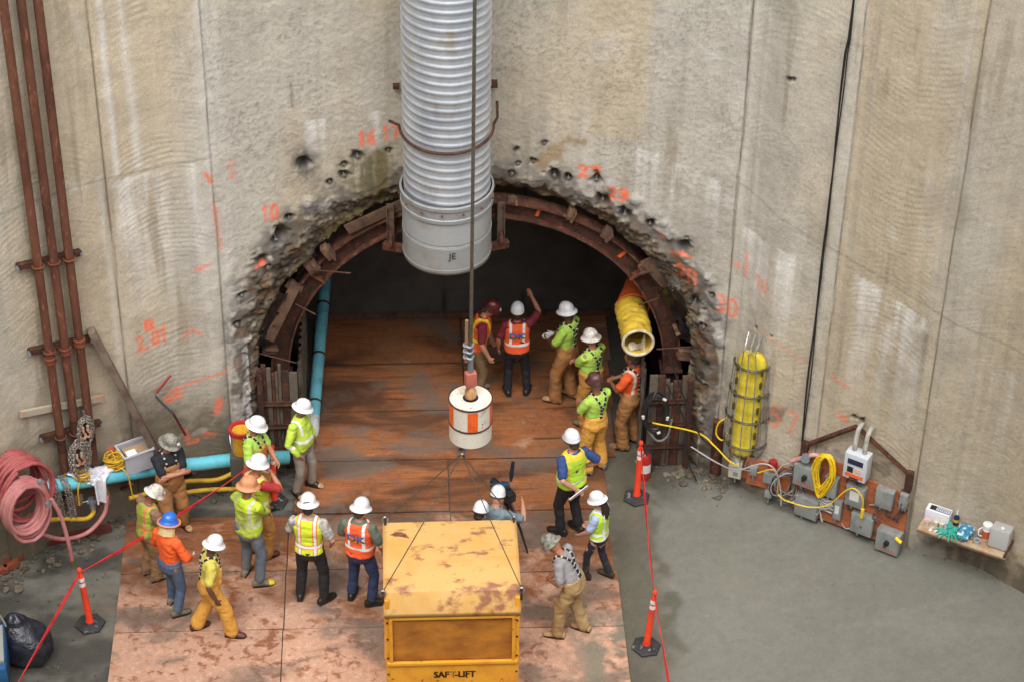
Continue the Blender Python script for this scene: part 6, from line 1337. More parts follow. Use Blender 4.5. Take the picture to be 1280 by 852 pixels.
# ---------------------------------------------------------------- people
def gm(name, base, stripes=(), dirt=None, damt=.5, rough=.8, ns=5.0, lo=.5, hi=.72):
    """cloth: base colour, reflective stripes laid out on the garment's own coordinates, dirt by noise"""
    if name in MATS: return MATS[name]
    m = bpy.data.materials.new(name); m.use_nodes = True; nt = m.node_tree; nt.nodes.clear(); L = nt.links.new
    out = nd(nt, 'ShaderNodeOutputMaterial'); b = nd(nt, 'ShaderNodeBsdfPrincipled'); L(b.outputs[0], out.inputs[0]); b.inputs['Roughness'].default_value = rough
    tc = nd(nt, 'ShaderNodeTexCoord').outputs['Object']; oi = nd(nt, 'ShaderNodeObjectInfo')
    add = nd(nt, 'ShaderNodeVectorMath', operation='ADD'); L(tc, add.inputs[0]); L(oi.outputs['Location'], add.inputs[1]); co = add.outputs[0]
    at = nd(nt, 'ShaderNodeAttribute', attribute_name='can'); sp = nd(nt, 'ShaderNodeSeparateXYZ'); L(at.outputs['Vector'], sp.inputs[0])
    ab = nd(nt, 'ShaderNodeMath', operation='ABSOLUTE'); L(sp.outputs[0], ab.inputs[0])
    cur = None
    def mixc(a, fac, c):
        x = nd(nt, 'ShaderNodeMix', data_type='RGBA'); L(fac, x.inputs[0])
        if isinstance(a, tuple): x.inputs[6].default_value = c4(a)
        else: L(a, x.inputs[6])
        x.inputs[7].default_value = c4(c); return x.outputs[2]
    def noise(scale, a, bb):
        n = nd(nt, 'ShaderNodeTexNoise'); n.inputs['Scale'].default_value = scale; n.inputs['Detail'].default_value = 5; L(co, n.inputs['Vector'])
        r = nd(nt, 'ShaderNodeMapRange'); r.inputs[1].default_value = a; r.inputs[2].default_value = bb; L(n.outputs[0], r.inputs[0]); return r.outputs[0]
    cur = tuple(base)
    for (ax, lo_, hi_, c, cond) in stripes:
        if ax == 'd':    # diagonal band
            ma = nd(nt, 'ShaderNodeMath', operation='MULTIPLY_ADD'); L(sp.outputs[0], ma.inputs[0]); ma.inputs[1].default_value = .8; L(sp.outputs[2], ma.inputs[2]); val = ma.outputs[0]
        else: val = {'x': ab.outputs[0], 'X': sp.outputs[0], 'z': sp.outputs[2], 'y': sp.outputs[1]}[ax]
        cp_ = nd(nt, 'ShaderNodeMath', operation='COMPARE'); L(val, cp_.inputs[0]); cp_.inputs[1].default_value = (lo_ + hi_) / 2; cp_.inputs[2].default_value = (hi_ - lo_) / 2; fac = cp_.outputs[0]
        if cond:
            a2, l2, h2 = cond; v2 = {'x': ab.outputs[0], 'z': sp.outputs[2], 'y': sp.outputs[1]}[a2]
            c2_ = nd(nt, 'ShaderNodeMath', operation='COMPARE'); L(v2, c2_.inputs[0]); c2_.inputs[1].default_value = (l2 + h2) / 2; c2_.inputs[2].default_value = (h2 - l2) / 2
            mu = nd(nt, 'ShaderNodeMath', operation='MULTIPLY'); L(fac, mu.inputs[0]); L(c2_.outputs[0], mu.inputs[1]); fac = mu.outputs[0]
        cur = mixc(cur, fac, c)
    if dirt:
        dm_ = nd(nt, 'ShaderNodeMath', operation='MULTIPLY'); L(noise(ns, lo, hi), dm_.inputs[0]); dm_.inputs[1].default_value = damt; cur = mixc(cur, dm_.outputs[0], dirt)
    n = nd(nt, 'ShaderNodeTexNoise'); n.inputs['Scale'].default_value = 22; n.inputs['Detail'].default_value = 4; L(co, n.inputs['Vector'])
    r = nd(nt, 'ShaderNodeMapRange'); r.inputs[3].default_value = .84; r.inputs[4].default_value = 1.16; L(n.outputs[0], r.inputs[0])
    x = nd(nt, 'ShaderNodeMix', data_type='RGBA', blend_type='MULTIPLY'); x.inputs[0].default_value = 1.0
    if isinstance(cur, tuple): x.inputs[6].default_value = c4(cur)
    else: L(cur, x.inputs[6])
    L(r.outputs[0], x.inputs[7]); L(x.outputs[2], b.inputs['Base Color'])
    nb = nd(nt, 'ShaderNodeTexNoise'); nb.inputs['Scale'].default_value = 26; nb.inputs['Detail'].default_value = 4; nb.inputs['Distortion'].default_value = 1.2; L(co, nb.inputs['Vector'])
    bp = nd(nt, 'ShaderNodeBump'); bp.inputs['Strength'].default_value = .7; bp.inputs['Distance'].default_value = .012; L(nb.outputs[0], bp.inputs['Height']); L(bp.outputs[0], b.inputs['Normal'])
    MATS[name] = m; return m

LIME, LIME_D = srgb(184, 212, 74), srgb(146, 166, 74)
ORG = srgb(232, 96, 48); WHT = srgb(225, 226, 226); YEL = srgb(222, 214, 50)
BIB = srgb(188, 134, 66); MUD = srgb(132, 100, 64)
G = {
 'black_tee': gm('black_tee', srgb(30, 32, 40)), 'bib': gm('bib', BIB, dirt=MUD, damt=.65, ns=3.5), 'bib_brown': gm('bib_brown', srgb(162, 114, 66), dirt=srgb(120, 92, 66), damt=.7, ns=3.5),
 'bib_y': gm('bib_y', srgb(212, 156, 66), dirt=srgb(184, 132, 72), damt=.7), 'tan': gm('tan_pants', srgb(168, 142, 100), dirt=srgb(150, 104, 56), damt=.7, ns=4),
 'brown_pants': gm('brown_pants', srgb(146, 112, 80), dirt=srgb(110, 84, 62), damt=.6), 'jeans': gm('jeans', srgb(74, 92, 120), dirt=srgb(116, 112, 104), damt=.6, ns=4), 'jeans_grey': gm('jeans_grey', srgb(92, 102, 114), dirt=srgb(130, 124, 110), damt=.7, ns=4),
 'navy': gm('navy_pants', srgb(40, 54, 88)), 'black': gm('black_pants', srgb(27, 27, 31)), 'dkjean': gm('dark_jeans', srgb(32, 36, 52)), 'khaki': gm('khaki_pants', srgb(120, 96, 66), dirt=srgb(90, 70, 50)), 'grey_pants': gm('grey_pants', srgb(150, 142, 132), dirt=srgb(110, 104, 98), damt=.7, ns=4),
 'lime_tee': gm('lime_tee', srgb(168, 206, 84), dirt=LIME_D, damt=.4), 'lime_long': gm('lime_long', LIME, [('z', 1.10, 1.155, WHT, None), ('x', .115, .15, WHT, ('z', 1.25, 1.6))], dirt=LIME_D, damt=.45, ns=6),
 'lime_mud': gm('lime_mud', srgb(184, 212, 48), [('z', 1.08, 1.13, srgb(196, 196, 176), None), ('x', .11, .15, srgb(196, 198, 180), ('z', 1.15, 1.6))], dirt=srgb(140, 146, 84), damt=.8, ns=6, lo=.42, hi=.66),
 'yellow_tee': gm('yellow_tee', srgb(200, 186, 84), dirt=srgb(170, 154, 76), damt=.4), 'orange_long': gm('orange_long', srgb(240, 98, 40), dirt=srgb(210, 80, 40), damt=.4), 'orange_tee': gm('orange_tee', srgb(226, 88, 36), [('x', .10, .14, srgb(206, 196, 186), None)], dirt=srgb(150, 70, 40), damt=.5),
 'brown_shirt': gm('brown_shirt', srgb(140, 108, 88), dirt=srgb(110, 86, 70)), 'red_shirt': gm('red_shirt', srgb(168, 48, 50)), 'maroon': gm('maroon_shirt', srgb(112, 30, 40)), 'camo': gm('camo_shirt', srgb(132, 128, 116), dirt=srgb(84, 82, 72), damt=.8, ns=16, lo=.45, hi=.55), 'green_shirt': gm('green_shirt', srgb(96, 108, 92), dirt=srgb(74, 84, 72), damt=.6),
 'white_tee': gm('white_camo', srgb(180, 178, 174), dirt=srgb(128, 126, 120), damt=.8, ns=18, lo=.48, hi=.56), 'blue_shirt': gm('blue_shirt', srgb(46, 70, 124)), 'pale_blue': gm('pale_blue', srgb(168, 186, 218)), 'grey_tee': gm('grey_tee', srgb(150, 148, 150), dirt=srgb(122, 118, 116), damt=.6), 'tiedye': gm('tiedye', srgb(110, 130, 140), dirt=srgb(70, 80, 100), damt=.8, ns=14),
 'v_orange': gm('vest_orange', ORG, [('x', .085, .125, WHT, ('z', 1.07, 1.6)), ('z', 1.07, 1.115, WHT, None)]),
 'v_lime_o': gm('vest_lime_o', srgb(206, 226, 50), [('x', .075, .135, srgb(232, 120, 60), None), ('z', 1.03, 1.10, srgb(232, 120, 60), None), ('x', .088, .122, WHT, None), ('z', 1.045, 1.085, WHT, None)]),
 'v_orange_y': gm('vest_orange_y', srgb(226, 92, 38), [('x', .09, .13, YEL, ('z', 1.12, 1.6)), ('z', 1.10, 1.145, YEL, None)]),
 'v_lime': gm('vest_lime', srgb(180, 220, 60), [('z', 1.43, 1.6, srgb(222, 196, 60), None), ('x', .115, .14, srgb(222, 204, 70), None), ('z', 1.02, 1.05, WHT, None)]),
 'v_lime_w': gm('vest_lime_w', srgb(182, 224, 50), [('x', .07, .115, WHT, None), ('z', 1.04, 1.09, WHT, None), ('z', .94, .975, WHT, None)]),
 'v_dirty': gm('vest_dirty', srgb(160, 180, 60), [('x', .08, .13, srgb(214, 130, 80), None), ('z', 1.06, 1.12, srgb(214, 130, 80), None)], dirt=srgb(130, 118, 76), damt=.7, ns=6),
 'v_lime6': gm('vest_lime6', srgb(192, 214, 54), [('z', 1.05, 1.10, WHT, None), ('x', .09, .13, srgb(226, 180, 150), None)], dirt=srgb(150, 150, 70), damt=.4),
}
SKIN = [M('skin_a', srgb(176, 122, 96), .55, c2=srgb(160, 104, 82), ns=6, var=.04), M('skin_b', srgb(140, 94, 72), .55, c2=srgb(122, 80, 62), ns=6, var=.04), M('skin_c', srgb(196, 146, 122), .55, c2=srgb(182, 128, 106), ns=6, var=.04), M('skin_d', srgb(104, 66, 50), .55, c2=srgb(88, 56, 44), ns=6, var=.04)]
HAT = {'white': M('hat_white', srgb(224, 226, 230), .32, coat=.25, c2=srgb(196, 194, 188), ns=7, lo=.56, hi=.72, var=.04, vs=25), 'dirty': M('hat_dirty', srgb(206, 202, 196), .5, c2=srgb(150, 138, 124), ns=9, lo=.5, hi=.64), 'camo': M('hat_camo', srgb(138, 136, 126), .6, c2=srgb(96, 98, 88), ns=14, lo=.46, hi=.56, c3=srgb(176, 172, 160), ns3=22),
       'blue': M('hat_blue', srgb(44, 108, 200), .35, coat=.3), 'tan': M('hat_tan', srgb(206, 142, 102), .55, c2=srgb(180, 120, 84), ns=8), 'maroon': M('hat_maroon', srgb(84, 26, 28), .35, coat=.3, c2=srgb(110, 44, 40), ns=9), 'brown': M('hat_brown', srgb(74, 44, 42), .4, c2=srgb(104, 70, 64), ns=12), 'grey': M('hat_grey', srgb(84, 74, 68), .6, c2=srgb(112, 102, 94), ns=14)}
BOOT = {'black': M('boot_black', srgb(30, 29, 29), .5), 'mud': M('boot_mud', srgb(122, 112, 96), .8, c2=srgb(96, 88, 76), ns=8), 'rubber': M('boot_rubber', srgb(48, 40, 36), .45, c2=srgb(80, 68, 56), ns=6), 'tan': M('boot_tan', srgb(186, 150, 110), .7, c2=srgb(140, 108, 78), ns=8), 'brown': M('boot_brown', srgb(92, 48, 36), .5), 'yellow': M('boot_toe_yellow', srgb(206, 180, 50), .5)}
hair_m = M('hair_dark', srgb(38, 28, 24), .55, c2=srgb(58, 44, 36), ns=30); hair_g = M('hair_brown', srgb(74, 58, 46), .6, c2=srgb(52, 40, 34), ns=30)
eye_m = M('eye', srgb(40, 30, 26), .2, var=0)
chk_b, chk_w = M('strap_black', srgb(28, 28, 30), .6, var=.02), M('strap_white', srgb(190, 188, 180), .6, var=.02)
V = Vector
TORSO = [(.80, .10, .09, 0), (.86, .150, .115, -.005), (.93, .168, .122, -.008), (1.00, .160, .112, 0), (1.08, .150, .106, .004), (1.16, .154, .108, .006), (1.26, .168, .116, .006), (1.35, .178, .116, .0), (1.42, .176, .098, -.008), (1.465, .135, .078, -.012), (1.50, .075, .062, -.008), (1.53, .056, .058, 0.0)]
JOBS = []; POST = []
class Pose:
    def __init__(s, p):
        s.p = p; lean, side, tw = rad(p.get('lean', 0)), rad(p.get('side', 0)), rad(p.get('twist', 0))
        feet = p.get('feet', ((-.12, .0, -8), (.12, .02, 8))); hx, hy = p.get('hip', (0, 0))
        z = .935
        for sgn, (fx, fy, _) in zip((-1, 1), feet): z = min(z, math.sqrt(max(.3, .855 ** 2 - (fx - hx - sgn * .095) ** 2 - (fy - hy) ** 2)) + .085)
        s.drop = .935 - z; s.off = V((hx, hy, -s.drop)); s.feet = feet
        s.piv = V((0, -.02, .95)); s.ang = (lean, side, tw)
        s.R1 = s.rot(1.0); s.neck = V((0, .005, 1.52)); hyaw, hp = rad(p.get('hyaw', 0)), rad(p.get('hpitch', 8))
        s.RH = Matrix.Rotation(-hyaw, 3, 'Z') @ Matrix.Rotation(-hp, 3, 'X')
    def rot(s, t): return Matrix.Rotation(-s.ang[2] * t, 3, 'Z') @ Matrix.Rotation(s.ang[1] * t, 3, 'Y') @ Matrix.Rotation(-s.ang[0] * t, 3, 'X')
    def body(s, q):
        q = V(q); t = min(1, max(0, (q.z - .92) / .34)); t = t * t * (3 - 2 * t); return s.piv + s.rot(t) @ (q - s.piv) + s.off
    def up(s, q): return s.piv + s.R1 @ (V(q) - s.piv) + s.off
    def head(s, q): return s.up(s.neck + s.RH @ (V(q) - s.neck))
    def can(s, v):          # inverse of up(), numpy
        R = np.array(s.R1); return (v - np.array(s.off) - np.array(s.piv)) @ R + np.array(s.piv)
def ik(a, b, l1, l2, pole):
    d = b - a; D = min(d.length, (l1 + l2) * .998); n = d.normalized(); b = a + n * D
    k = (l1 * l1 - l2 * l2 + D * D) / (2 * D); h = math.sqrt(max(0, l1 * l1 - k * k)); pv = V(pole); pv = pv - n * pv.dot(n)
    if pv.length < 1e-5: pv = n.orthogonal()
    return a + n * k + pv.normalized() * h, b
def loft(mb, rings): 
    n = len(rings[0]); v = [p for r in rings for p in r]; k = len(rings)
    f = [(i * n + j, i * n + (j + 1) % n, (i + 1) * n + (j + 1) % n, (i + 1) * n + j) for i in range(k - 1) for j in range(n)]
    f += [tuple(range(n - 1, -1, -1)), tuple((k - 1) * n + j for j in range(n))]; mb.add(v, f)
def torso_rings(ps, z0, z1, g, gd=None, belly=0.0, sq=1.0, shoulder=None):
    gd = g if gd is None else gd; rings = []; zs = [z0] + [t[0] for t in TORSO if z0 < t[0] < z1] + [z1]
    T = np.array(TORSO)
    for z in zs:
        hw, hd, yo = (np.interp(z, T[:, 0], T[:, i]) for i in (1, 2, 3)); hw += g; hd += gd
        bl = belly * math.exp(-((z - 1.06) / .13) ** 2); 
        if shoulder and z > 1.36: hw = min(hw, shoulder)
        r = []
        for j in range(20):
            a = 2 * math.pi * j / 20; ca, sa = math.cos(a), math.sin(a); x = hw * math.copysign(abs(ca) ** .85, ca); y = (hd + (bl if sa > 0 else bl * .15)) * math.copysign(abs(sa) ** .85, sa) + yo
            r.append(ps.body((x + (bl * .5 * ca), y, z)))
        rings.append(r)
    return rings
def capsule(mb, pts, rs, n=12):
    """tube with round-ish ends"""
    P = [V(p) for p in pts]; d0 = (P[0] - P[1]).normalized(); d1 = (P[-1] - P[-2]).normalized()
    P = [P[0] + d0 * rs[0] * .7] + P + [P[-1] + d1 * rs[-1] * .7]; R = [rs[0] * .6] + list(rs) + [rs[-1] * .6]
    mb.tube(P, R, n)
def job(name, mb, voxel, parent, mat, ps, fold=0.0, seed=0, smooth=2):
    me = bpy.data.meshes.new(name); me.from_pydata([tuple(p) for p in mb.v], [], mb.f); me.update()
    o = bpy.data.objects.new(name, me); COL.objects.link(o)
    m = o.modifiers.new('r', 'REMESH'); m.mode = 'VOXEL'; m.voxel_size = voxel; m.use_smooth_shade = True
    sm_ = o.modifiers.new('s', 'SMOOTH'); sm_.iterations = smooth; sm_.factor = .5
    JOBS.append(dict(o=o, name=name, parent=parent, mat=mat, ps=ps, fold=fold, seed=seed))
    return JOBS[-1]
def add_hand(mb, wr, d, palm, sz=1.0, curl=.45, fist=False):
    """palm and five fingers from the wrist along d; palm = direction the palm faces"""
    d = d.normalized(); pn = (palm - d * palm.dot(d)).normalized(); side = d.cross(pn).normalized()
    R = Matrix((side, d, pn)).transposed()
    mb.ell(wr + d * .052 * sz, (.040 * sz, .055 * sz, .017 * sz), 10, rot=R)
    mb.tube([wr - d * .03, wr + d * .02, wr + d * .05], [.027 * sz, .026 * sz, .026 * sz], 8)
    for k, (o_, L_) in enumerate(((-.031, .058), (-.0105, .070), (.0105, .074), (.031, .064))):
        p = wr + d * .092 * sz + side * o_ * sz; dd = d.copy(); P = [p - d * .02]; c = curl * (2.2 if fist else 1)
        for q in (.42, .33, .25):
            P.append(P[-1] + dd * L_ * q * 1.35 * sz); dd = (dd * math.cos(c) + pn * math.sin(c)).normalized()
        mb.tube(P, [.0095 * sz, .0092 * sz, .0085 * sz, .007 * sz], 7)
    th_ = (d * .75 + side * .55 + pn * .35).normalized(); P = [wr + d * .025 * sz + side * .028 * sz, wr + d * .025 * sz + side * .028 * sz + th_ * .04 * sz]; P.append(P[-1] + (th_ + d * .6 + pn * .3).normalized() * .032 * sz); mb.tube(P, [.013 * sz, .011 * sz, .008 * sz], 7)
def hard_hat(ps, parent, mat, kind='brim', tilt=0.0, sticker=False, lampm=None):
    mb = MB(); n = 36; prof = [(.150, -.012), (.166, -.014), (.170, -.008), (.162, .0), (.134, .012), (.124, .020), (.122, .045), (.114, .080), (.098, .110), (.072, .132), (.040, .145), (.012, .149)]
    if kind == 'cap': prof = [(.118, -.006), (.126, -.006), (.130, .0), (.128, .010), (.124, .020), (.122, .045), (.114, .080), (.098, .110), (.072, .132), (.040, .145), (.012, .149)]
    v = []
    T_ = Matrix.Rotation(tilt, 3, 'X')
    for i, (r, z) in enumerate(prof):
        for j in range(n):
            a = 2 * math.pi * j / n; x, y = r * .88 * math.cos(a), r * 1.01 * math.sin(a)
            if kind == 'cap' and i < 4 and math.sin(a) > .25: y += .06 * (math.sin(a) - .25) ** .6; 
            zz = z - (.012 * max(0, math.sin(a)) if i < 4 else 0)
            if i >= 5 and r > .03: zz += .007 * (math.exp(-((x) / .012) ** 2) + .7 * math.exp(-((abs(x) - .038) / .010) ** 2))     # ridges
            v.append(T_ @ V((x, y, zz)))
    c = V((0, .012, 1.693))
    mb.add([ps.head(c + p) for p in v], [(i * n + j, i * n + (j + 1) % n, (i + 1) * n + (j + 1) % n, (i + 1) * n + j) for i in range(len(prof) - 1) for j in range(n)] + [tuple((len(prof) - 1) * n + j for j in range(n))])
    o = mb.build('hard_hat', mat, parent, smooth=60, local=True)
    MB().tube([ps.head(c + T_ @ V((.108 * math.cos(a), .122 * math.sin(a), -.016))) for a in [2 * math.pi * k / 20 for k in range(20)]], .010, 6, closed=True).build('headband', M('band_black', srgb(36, 36, 38), .6), o, local=True)
    if sticker: MB().add([ps.head(c + T_ @ V(p)) for p in ((-.05, -.122, .050), (.03, -.126, .070), (.032, -.124, .083), (-.048, -.118, .064))], [(0, 1, 2, 3)]).build('sticker', M('label_black', srgb(30, 30, 34), .5), o, local=True)
    if lampm:
        MB().box(ps.head(c + V((0, .135, .055))), (.05, .035, .035), bev=.008).build('cap_lamp', lampm, o, local=True)
    return o
PCOUNT = 0
def person(label, loc, heading, height=1.80, shirt='lime_tee', sleeve='short', pants='bib', bib=False, vest=None, susp=False, hat='white', hatkind='brim', boots='rubber', toe=None, skin=0, fat=0.0, arms=None, hair=None, logo=False, shaft=.16, pose=None, gloves=False, hood=False, sticker=False, lamp=None, baggy=1.0, longhair=False, neckcloth=None):
    global PCOUNT; PCOUNT += 1; sd = PCOUNT * 13
    root = thing('person', label, 'person', (loc[0], loc[1], loc[2] if len(loc) > 2 else .032), rotz=-rad(heading)); k = height / 1.80; root.scale = (k, k, k)
    p = dict(pose or {}); ps = Pose(p); arms = arms or {}
    # ---- joints
    hips = [ps.off + V((s_ * .095, 0, .935)) for s_ in (-1, 1)]; legs = []
    for s_, hp, (fx, fy, yaw) in zip((-1, 1), hips, ps.feet):
        an = V((fx, fy, .085)); fd = V((math.sin(rad(yaw)), math.cos(rad(yaw)), 0)); kn, an2 = ik(hp, an, .44, .425, fd + V((0, .4, 0))); legs.append((hp, kn, an, yaw, fd))
    armp = []
    for s_, key in ((-1, 'L'), (1, 'R')):
        S_ = ps.up((s_ * .190, -.01, 1.425)); w = arms.get(key, (s_ * .27, .06, .90)); pole = arms.get(key + 'p', (s_ * .7, -.7, -.3)); W_ = ps.up(w)
        el, W_ = ik(S_, W_, .30, .265, ps.R1 @ V(pole)); palm = arms.get(key + 'n'); palm = ps.R1 @ V(palm) if palm else ps.R1 @ V((-s_, .15, .1)); armp.append((S_, el, W_, palm))
    # ---- body
    mb = MB(); loft(mb, torso_rings(ps, .82, 1.50, -.012, belly=fat))
    capsule(mb, [ps.up((0, -.005, 1.46)), ps.head((0, .0, 1.60))], [.060, .056])
    hc = (0, .008, 1.655); Rh = ps.R1 @ ps.RH
    mb.ell(ps.head(hc), (.076, .096, .118), 16, rot=Rh); mb.ell(ps.head((0, .040, 1.585)), (.052, .058, .048), 10, rot=Rh)
    mb.tube([ps.head((0, .095, 1.675)), ps.head((0, .118, 1.635)), ps.head((0, .098, 1.622))], [.010, .016, .012], 8); 
    for s_ in (-1, 1): mb.ell(ps.head((s_ * .078, -.004, 1.645)), (.012, .022, .032), 8, rot=Rh)
    mb.tube([ps.head((-.028, .098, 1.60)), ps.head((.028, .098, 1.60))], .012, 6)
    for (S_, el, W_, palm) in armp:
        capsule(mb, [S_, S_.lerp(el, .5), el, el.lerp(W_, .35), W_], [.056, .050, .041, .043, .029]); add_hand(mb, W_, W_ - el, palm)
    for (hp, kn, an, yaw, fd) in legs: capsule(mb, [hp, hp.lerp(kn, .5), kn, kn.lerp(an, .3), an], [.085, .076, .056, .058, .040]); capsule(mb, [an + V((0, 0, -.03)), an + fd * .11 + V((0, 0, -.05))], [.036, .03])
    jb = job('body', mb, .0100, root, SKIN[skin], ps, 0, sd, 1)
    for s_ in (-1, 1): MB().ell(ps.head((s_ * .032, .092, 1.668)), (.011, .008, .009), 8).build('eye', eye_m, root, local=True)
    # ---- shirt
    mb = MB(); loft(mb, torso_rings(ps, .90 if not bib else .96, 1.495, .009, .012, belly=fat))
    for (S_, el, W_, palm) in armp:
        inner = ps.up((0, -.01, 1.40)).lerp(S_, .6)
        if sleeve == 'long': capsule(mb, [inner, S_, S_.lerp(el, .5), el, el.lerp(W_, .5), el.lerp(W_, .93)], [.064, .070, .064, .056, .050, .041])
        else: capsule(mb, [inner, S_, S_.lerp(el, .5), S_.lerp(el, .78)], [.064, .070, .066, .065])
    js = job('shirt', mb, .017, root, G[shirt], ps, .013 if sleeve == 'long' else .010, sd + 1)
    # ---- trousers
    mb = MB(); g = .022 * baggy; b_ = baggy; loft(mb, torso_rings(ps, .80, 1.03 if not bib else 1.10, g, g, belly=fat * (1 if bib else .6)))
    for (hp, kn, an, yaw, fd) in legs:
        if bib: capsule(mb, [hp + V((0, 0, .02)), hp.lerp(kn, .5), kn, kn.lerp(an, .5), an + V((0, 0, .0))], [.112 * b_, .108 * b_, .098 * b_, .094 * b_, .093 * b_])
        else: capsule(mb, [hp + V((0, 0, .02)), hp.lerp(kn, .5), kn, kn.lerp(an, .5), an + V((0, 0, .02))], [.098 * b_, .088 * b_, .073 * b_, .068 * b_, .066 * b_])
    if bib: loft(mb, [[ps.body((x, y, z)) for x, y in ((-w, .06), (w, .06), (w, .150), (-w, .150))] for z, w in ((1.0, .15), (1.2, .13), (1.32, .11))])
    job('trousers', mb, .017, root, G[pants], ps, .012 if bib else .008, sd + 2)
    # ---- boots
    for (hp, kn, an, yaw, fd) in legs:
        Rf = Matrix.Rotation(-rad(yaw), 3, 'Z'); base = V((an.x, an.y, an.z - .085)); mb = MB(); rings = []
        for (y, hw, z0, z1) in ((-.105, .022, .004, .07), (-.095, .040, 0, .10), (-.03, .045, 0, .12), (.05, .046, 0, .105), (.11, .052, 0, .080), (.165, .050, 0, .066), (.195, .036, .002, .052), (.208, .014, .008, .036)):
            rings.append([base + Rf @ V((hw * math.cos(a) , y, (z0 + z1) / 2 + (z1 - z0) / 2 * math.sin(a))) for a in [2 * math.pi * j / 14 for j in range(14)]])
        loft(mb, rings); mb.tube([base + Rf @ V((0, -.045, .05)), an.lerp(kn, .0) + V((0, 0, .03)), an.lerp(kn, shaft / .425)], [.055, .055, .062], 14)
        bo = mb.build('boot', BOOT[boots], root, smooth=60, local=True)
        mb = MB(); mb.prism([base + Rf @ V(q) for q in ((-.04, -.10, 0), (.04, -.10, 0), (.05, .0, 0), (.056, .11, 0), (.045, .18, 0), (0, .215, 0), (-.045, .18, 0), (-.056, .11, 0), (-.05, .0, 0))], (0, 0, 0), (0, 0, .022)); mb.build('sole', BOOT['black'] if boots != 'black' else BOOT['rubber'], bo, local=True)
        if toe: mb = MB(); loft(mb, [[base + Rf @ V((hw * math.cos(a), y, (z0 + z1) / 2 + (z1 - z0) / 2 * math.sin(a))) for a in [2 * math.pi * j / 14 for j in range(14)]] for (y, hw, z0, z1) in ((.125, .0545, -.0, .083), (.165, .0535, 0, .070), (.198, .039, .002, .056), (.213, .015, .008, .038))]); mb.build('toe_cap', BOOT[toe], bo, smooth=60, local=True)
    # ---- vest
    if vest:
        mb = MB(); loft(mb, torso_rings(ps, .93, 1.485, .026, .028, belly=fat, shoulder=.176)); job('vest', mb, .017, root, G[vest], ps, .009, sd + 3)
        JOBS[-1]['logo'] = logo
    top = JOBS[-1] if vest else js
    if susp: POST.append((susp, top, root, ps))
    if gloves:
        for (S_, el, W_, palm) in armp: mb = MB(); add_hand(mb, W_ - (W_ - el).normalized() * .01, W_ - el, palm, 1.16); job('glove', mb, .011, root, M('glove_white', srgb(206, 204, 206), .8), ps, 0, sd + 5, 1)
    if hat: hard_hat(ps, root, HAT[hat], hatkind, sticker=sticker, lampm=M('cap_lamp', srgb(190, 190, 190), .4) if lamp else None)
    if hair:
        mb = MB(); mb.ell(ps.head((0, -.012, 1.668)), (.084, .098, .112), 14, rot=Rh); mb.ell(ps.head((0, -.055, 1.61)), (.07, .05, .06), 10, rot=Rh)
        if longhair:
            rnd = random.Random(3)
            for q in range(34):
                a = rnd.uniform(-1.3, 1.3); r0 = .075; x, y = r0 * math.sin(a), -.02 - r0 * math.cos(a); L_ = rnd.uniform(.20, .36)
                mb.tube(spline([ps.head((x, y, 1.68)), ps.head((x * 1.15, y - .02, 1.60)), ps.up((x * 1.25 + rnd.uniform(-.02, .02), y - .045, 1.60 - L_ * .5)), ps.up((x * 1.3 + rnd.uniform(-.04, .04), y - .05 + rnd.uniform(-.02, .02), 1.60 - L_))], 4), [.016] * 9 + [.011, .008, .005, .003], 6)
        mb.build('hair', hair, root, smooth=70, local=True)
    if neckcloth:
        mb = MB(); v = []
        for q in range(9):
            for j in range(13):
                a = math.pi + math.pi * j / 12; r = .125 + .022 * q / 8 + .008 * math.sin(j * 2.0); v.append(ps.head((r * .92 * math.cos(a), .01 + r * 1.0 * math.sin(a), 1.70 - .19 * q / 8)))
        mb.add(v, [(q * 13 + j, q * 13 + j + 1, q * 13 + 14 + j, q * 13 + 13 + j) for q in range(8) for j in range(12)]); mb.build('neck_shade', neckcloth, root, smooth=70, local=True)
        MB().tube([ps.head(V((.168 * .92 * math.cos(a), .012 + .168 * 1.06 * math.sin(a), 1.683))) for a in [2 * math.pi * q / 30 for q in range(30)]], .014, 6, closed=True).build('shade_rim', M('shade_orange', srgb(236, 140, 96), .7), root, local=True)
    return root, ps, armp

# ---- poses
CROSS = {'L': (.10, .20, 1.17), 'Lp': (-.9, .3, -.6), 'Ln': (.4, -1, 0), 'R': (-.10, .23, 1.20), 'Rp': (.9, .3, -.6), 'Rn': (-.4, -1, 0)}
FRONT = {'L': (-.06, .30, 1.10), 'Lp': (-.9, -.2, -.7), 'R': (.08, .30, 1.12), 'Rp': (.9, -.2, -.7)}
def A(**k): return k
person('man in black shirt and orange bib trousers, arms crossed, against the left wall', (-4.48, -1.74), 152, 1.80, 'black_tee', pants='bib_brown', bib=True, susp='H', hat='camo', boots='rubber', toe='tan', skin=0, fat=.05, arms=CROSS, pose=dict(hyaw=-35, hpitch=18, feet=((-.14, 0, -12), (.14, .06, 14))), lamp=True)
person('man in worn lime and orange vest with scuffed white hat, behind the blue hat', (-4.74, -2.78, .03), 55, 1.68, 'brown_shirt', 'long', 'brown_pants', bib=True, vest='v_dirty', hat='dirty', boots='mud', skin=1, arms=A(L=(-.10, .30, 1.08), Lp=(-.9, -.3, -.5), R=(.18, .28, 1.05), Rp=(.9, -.4, -.4)), pose=dict(hyaw=25, hpitch=25, lean=8), lamp=True)
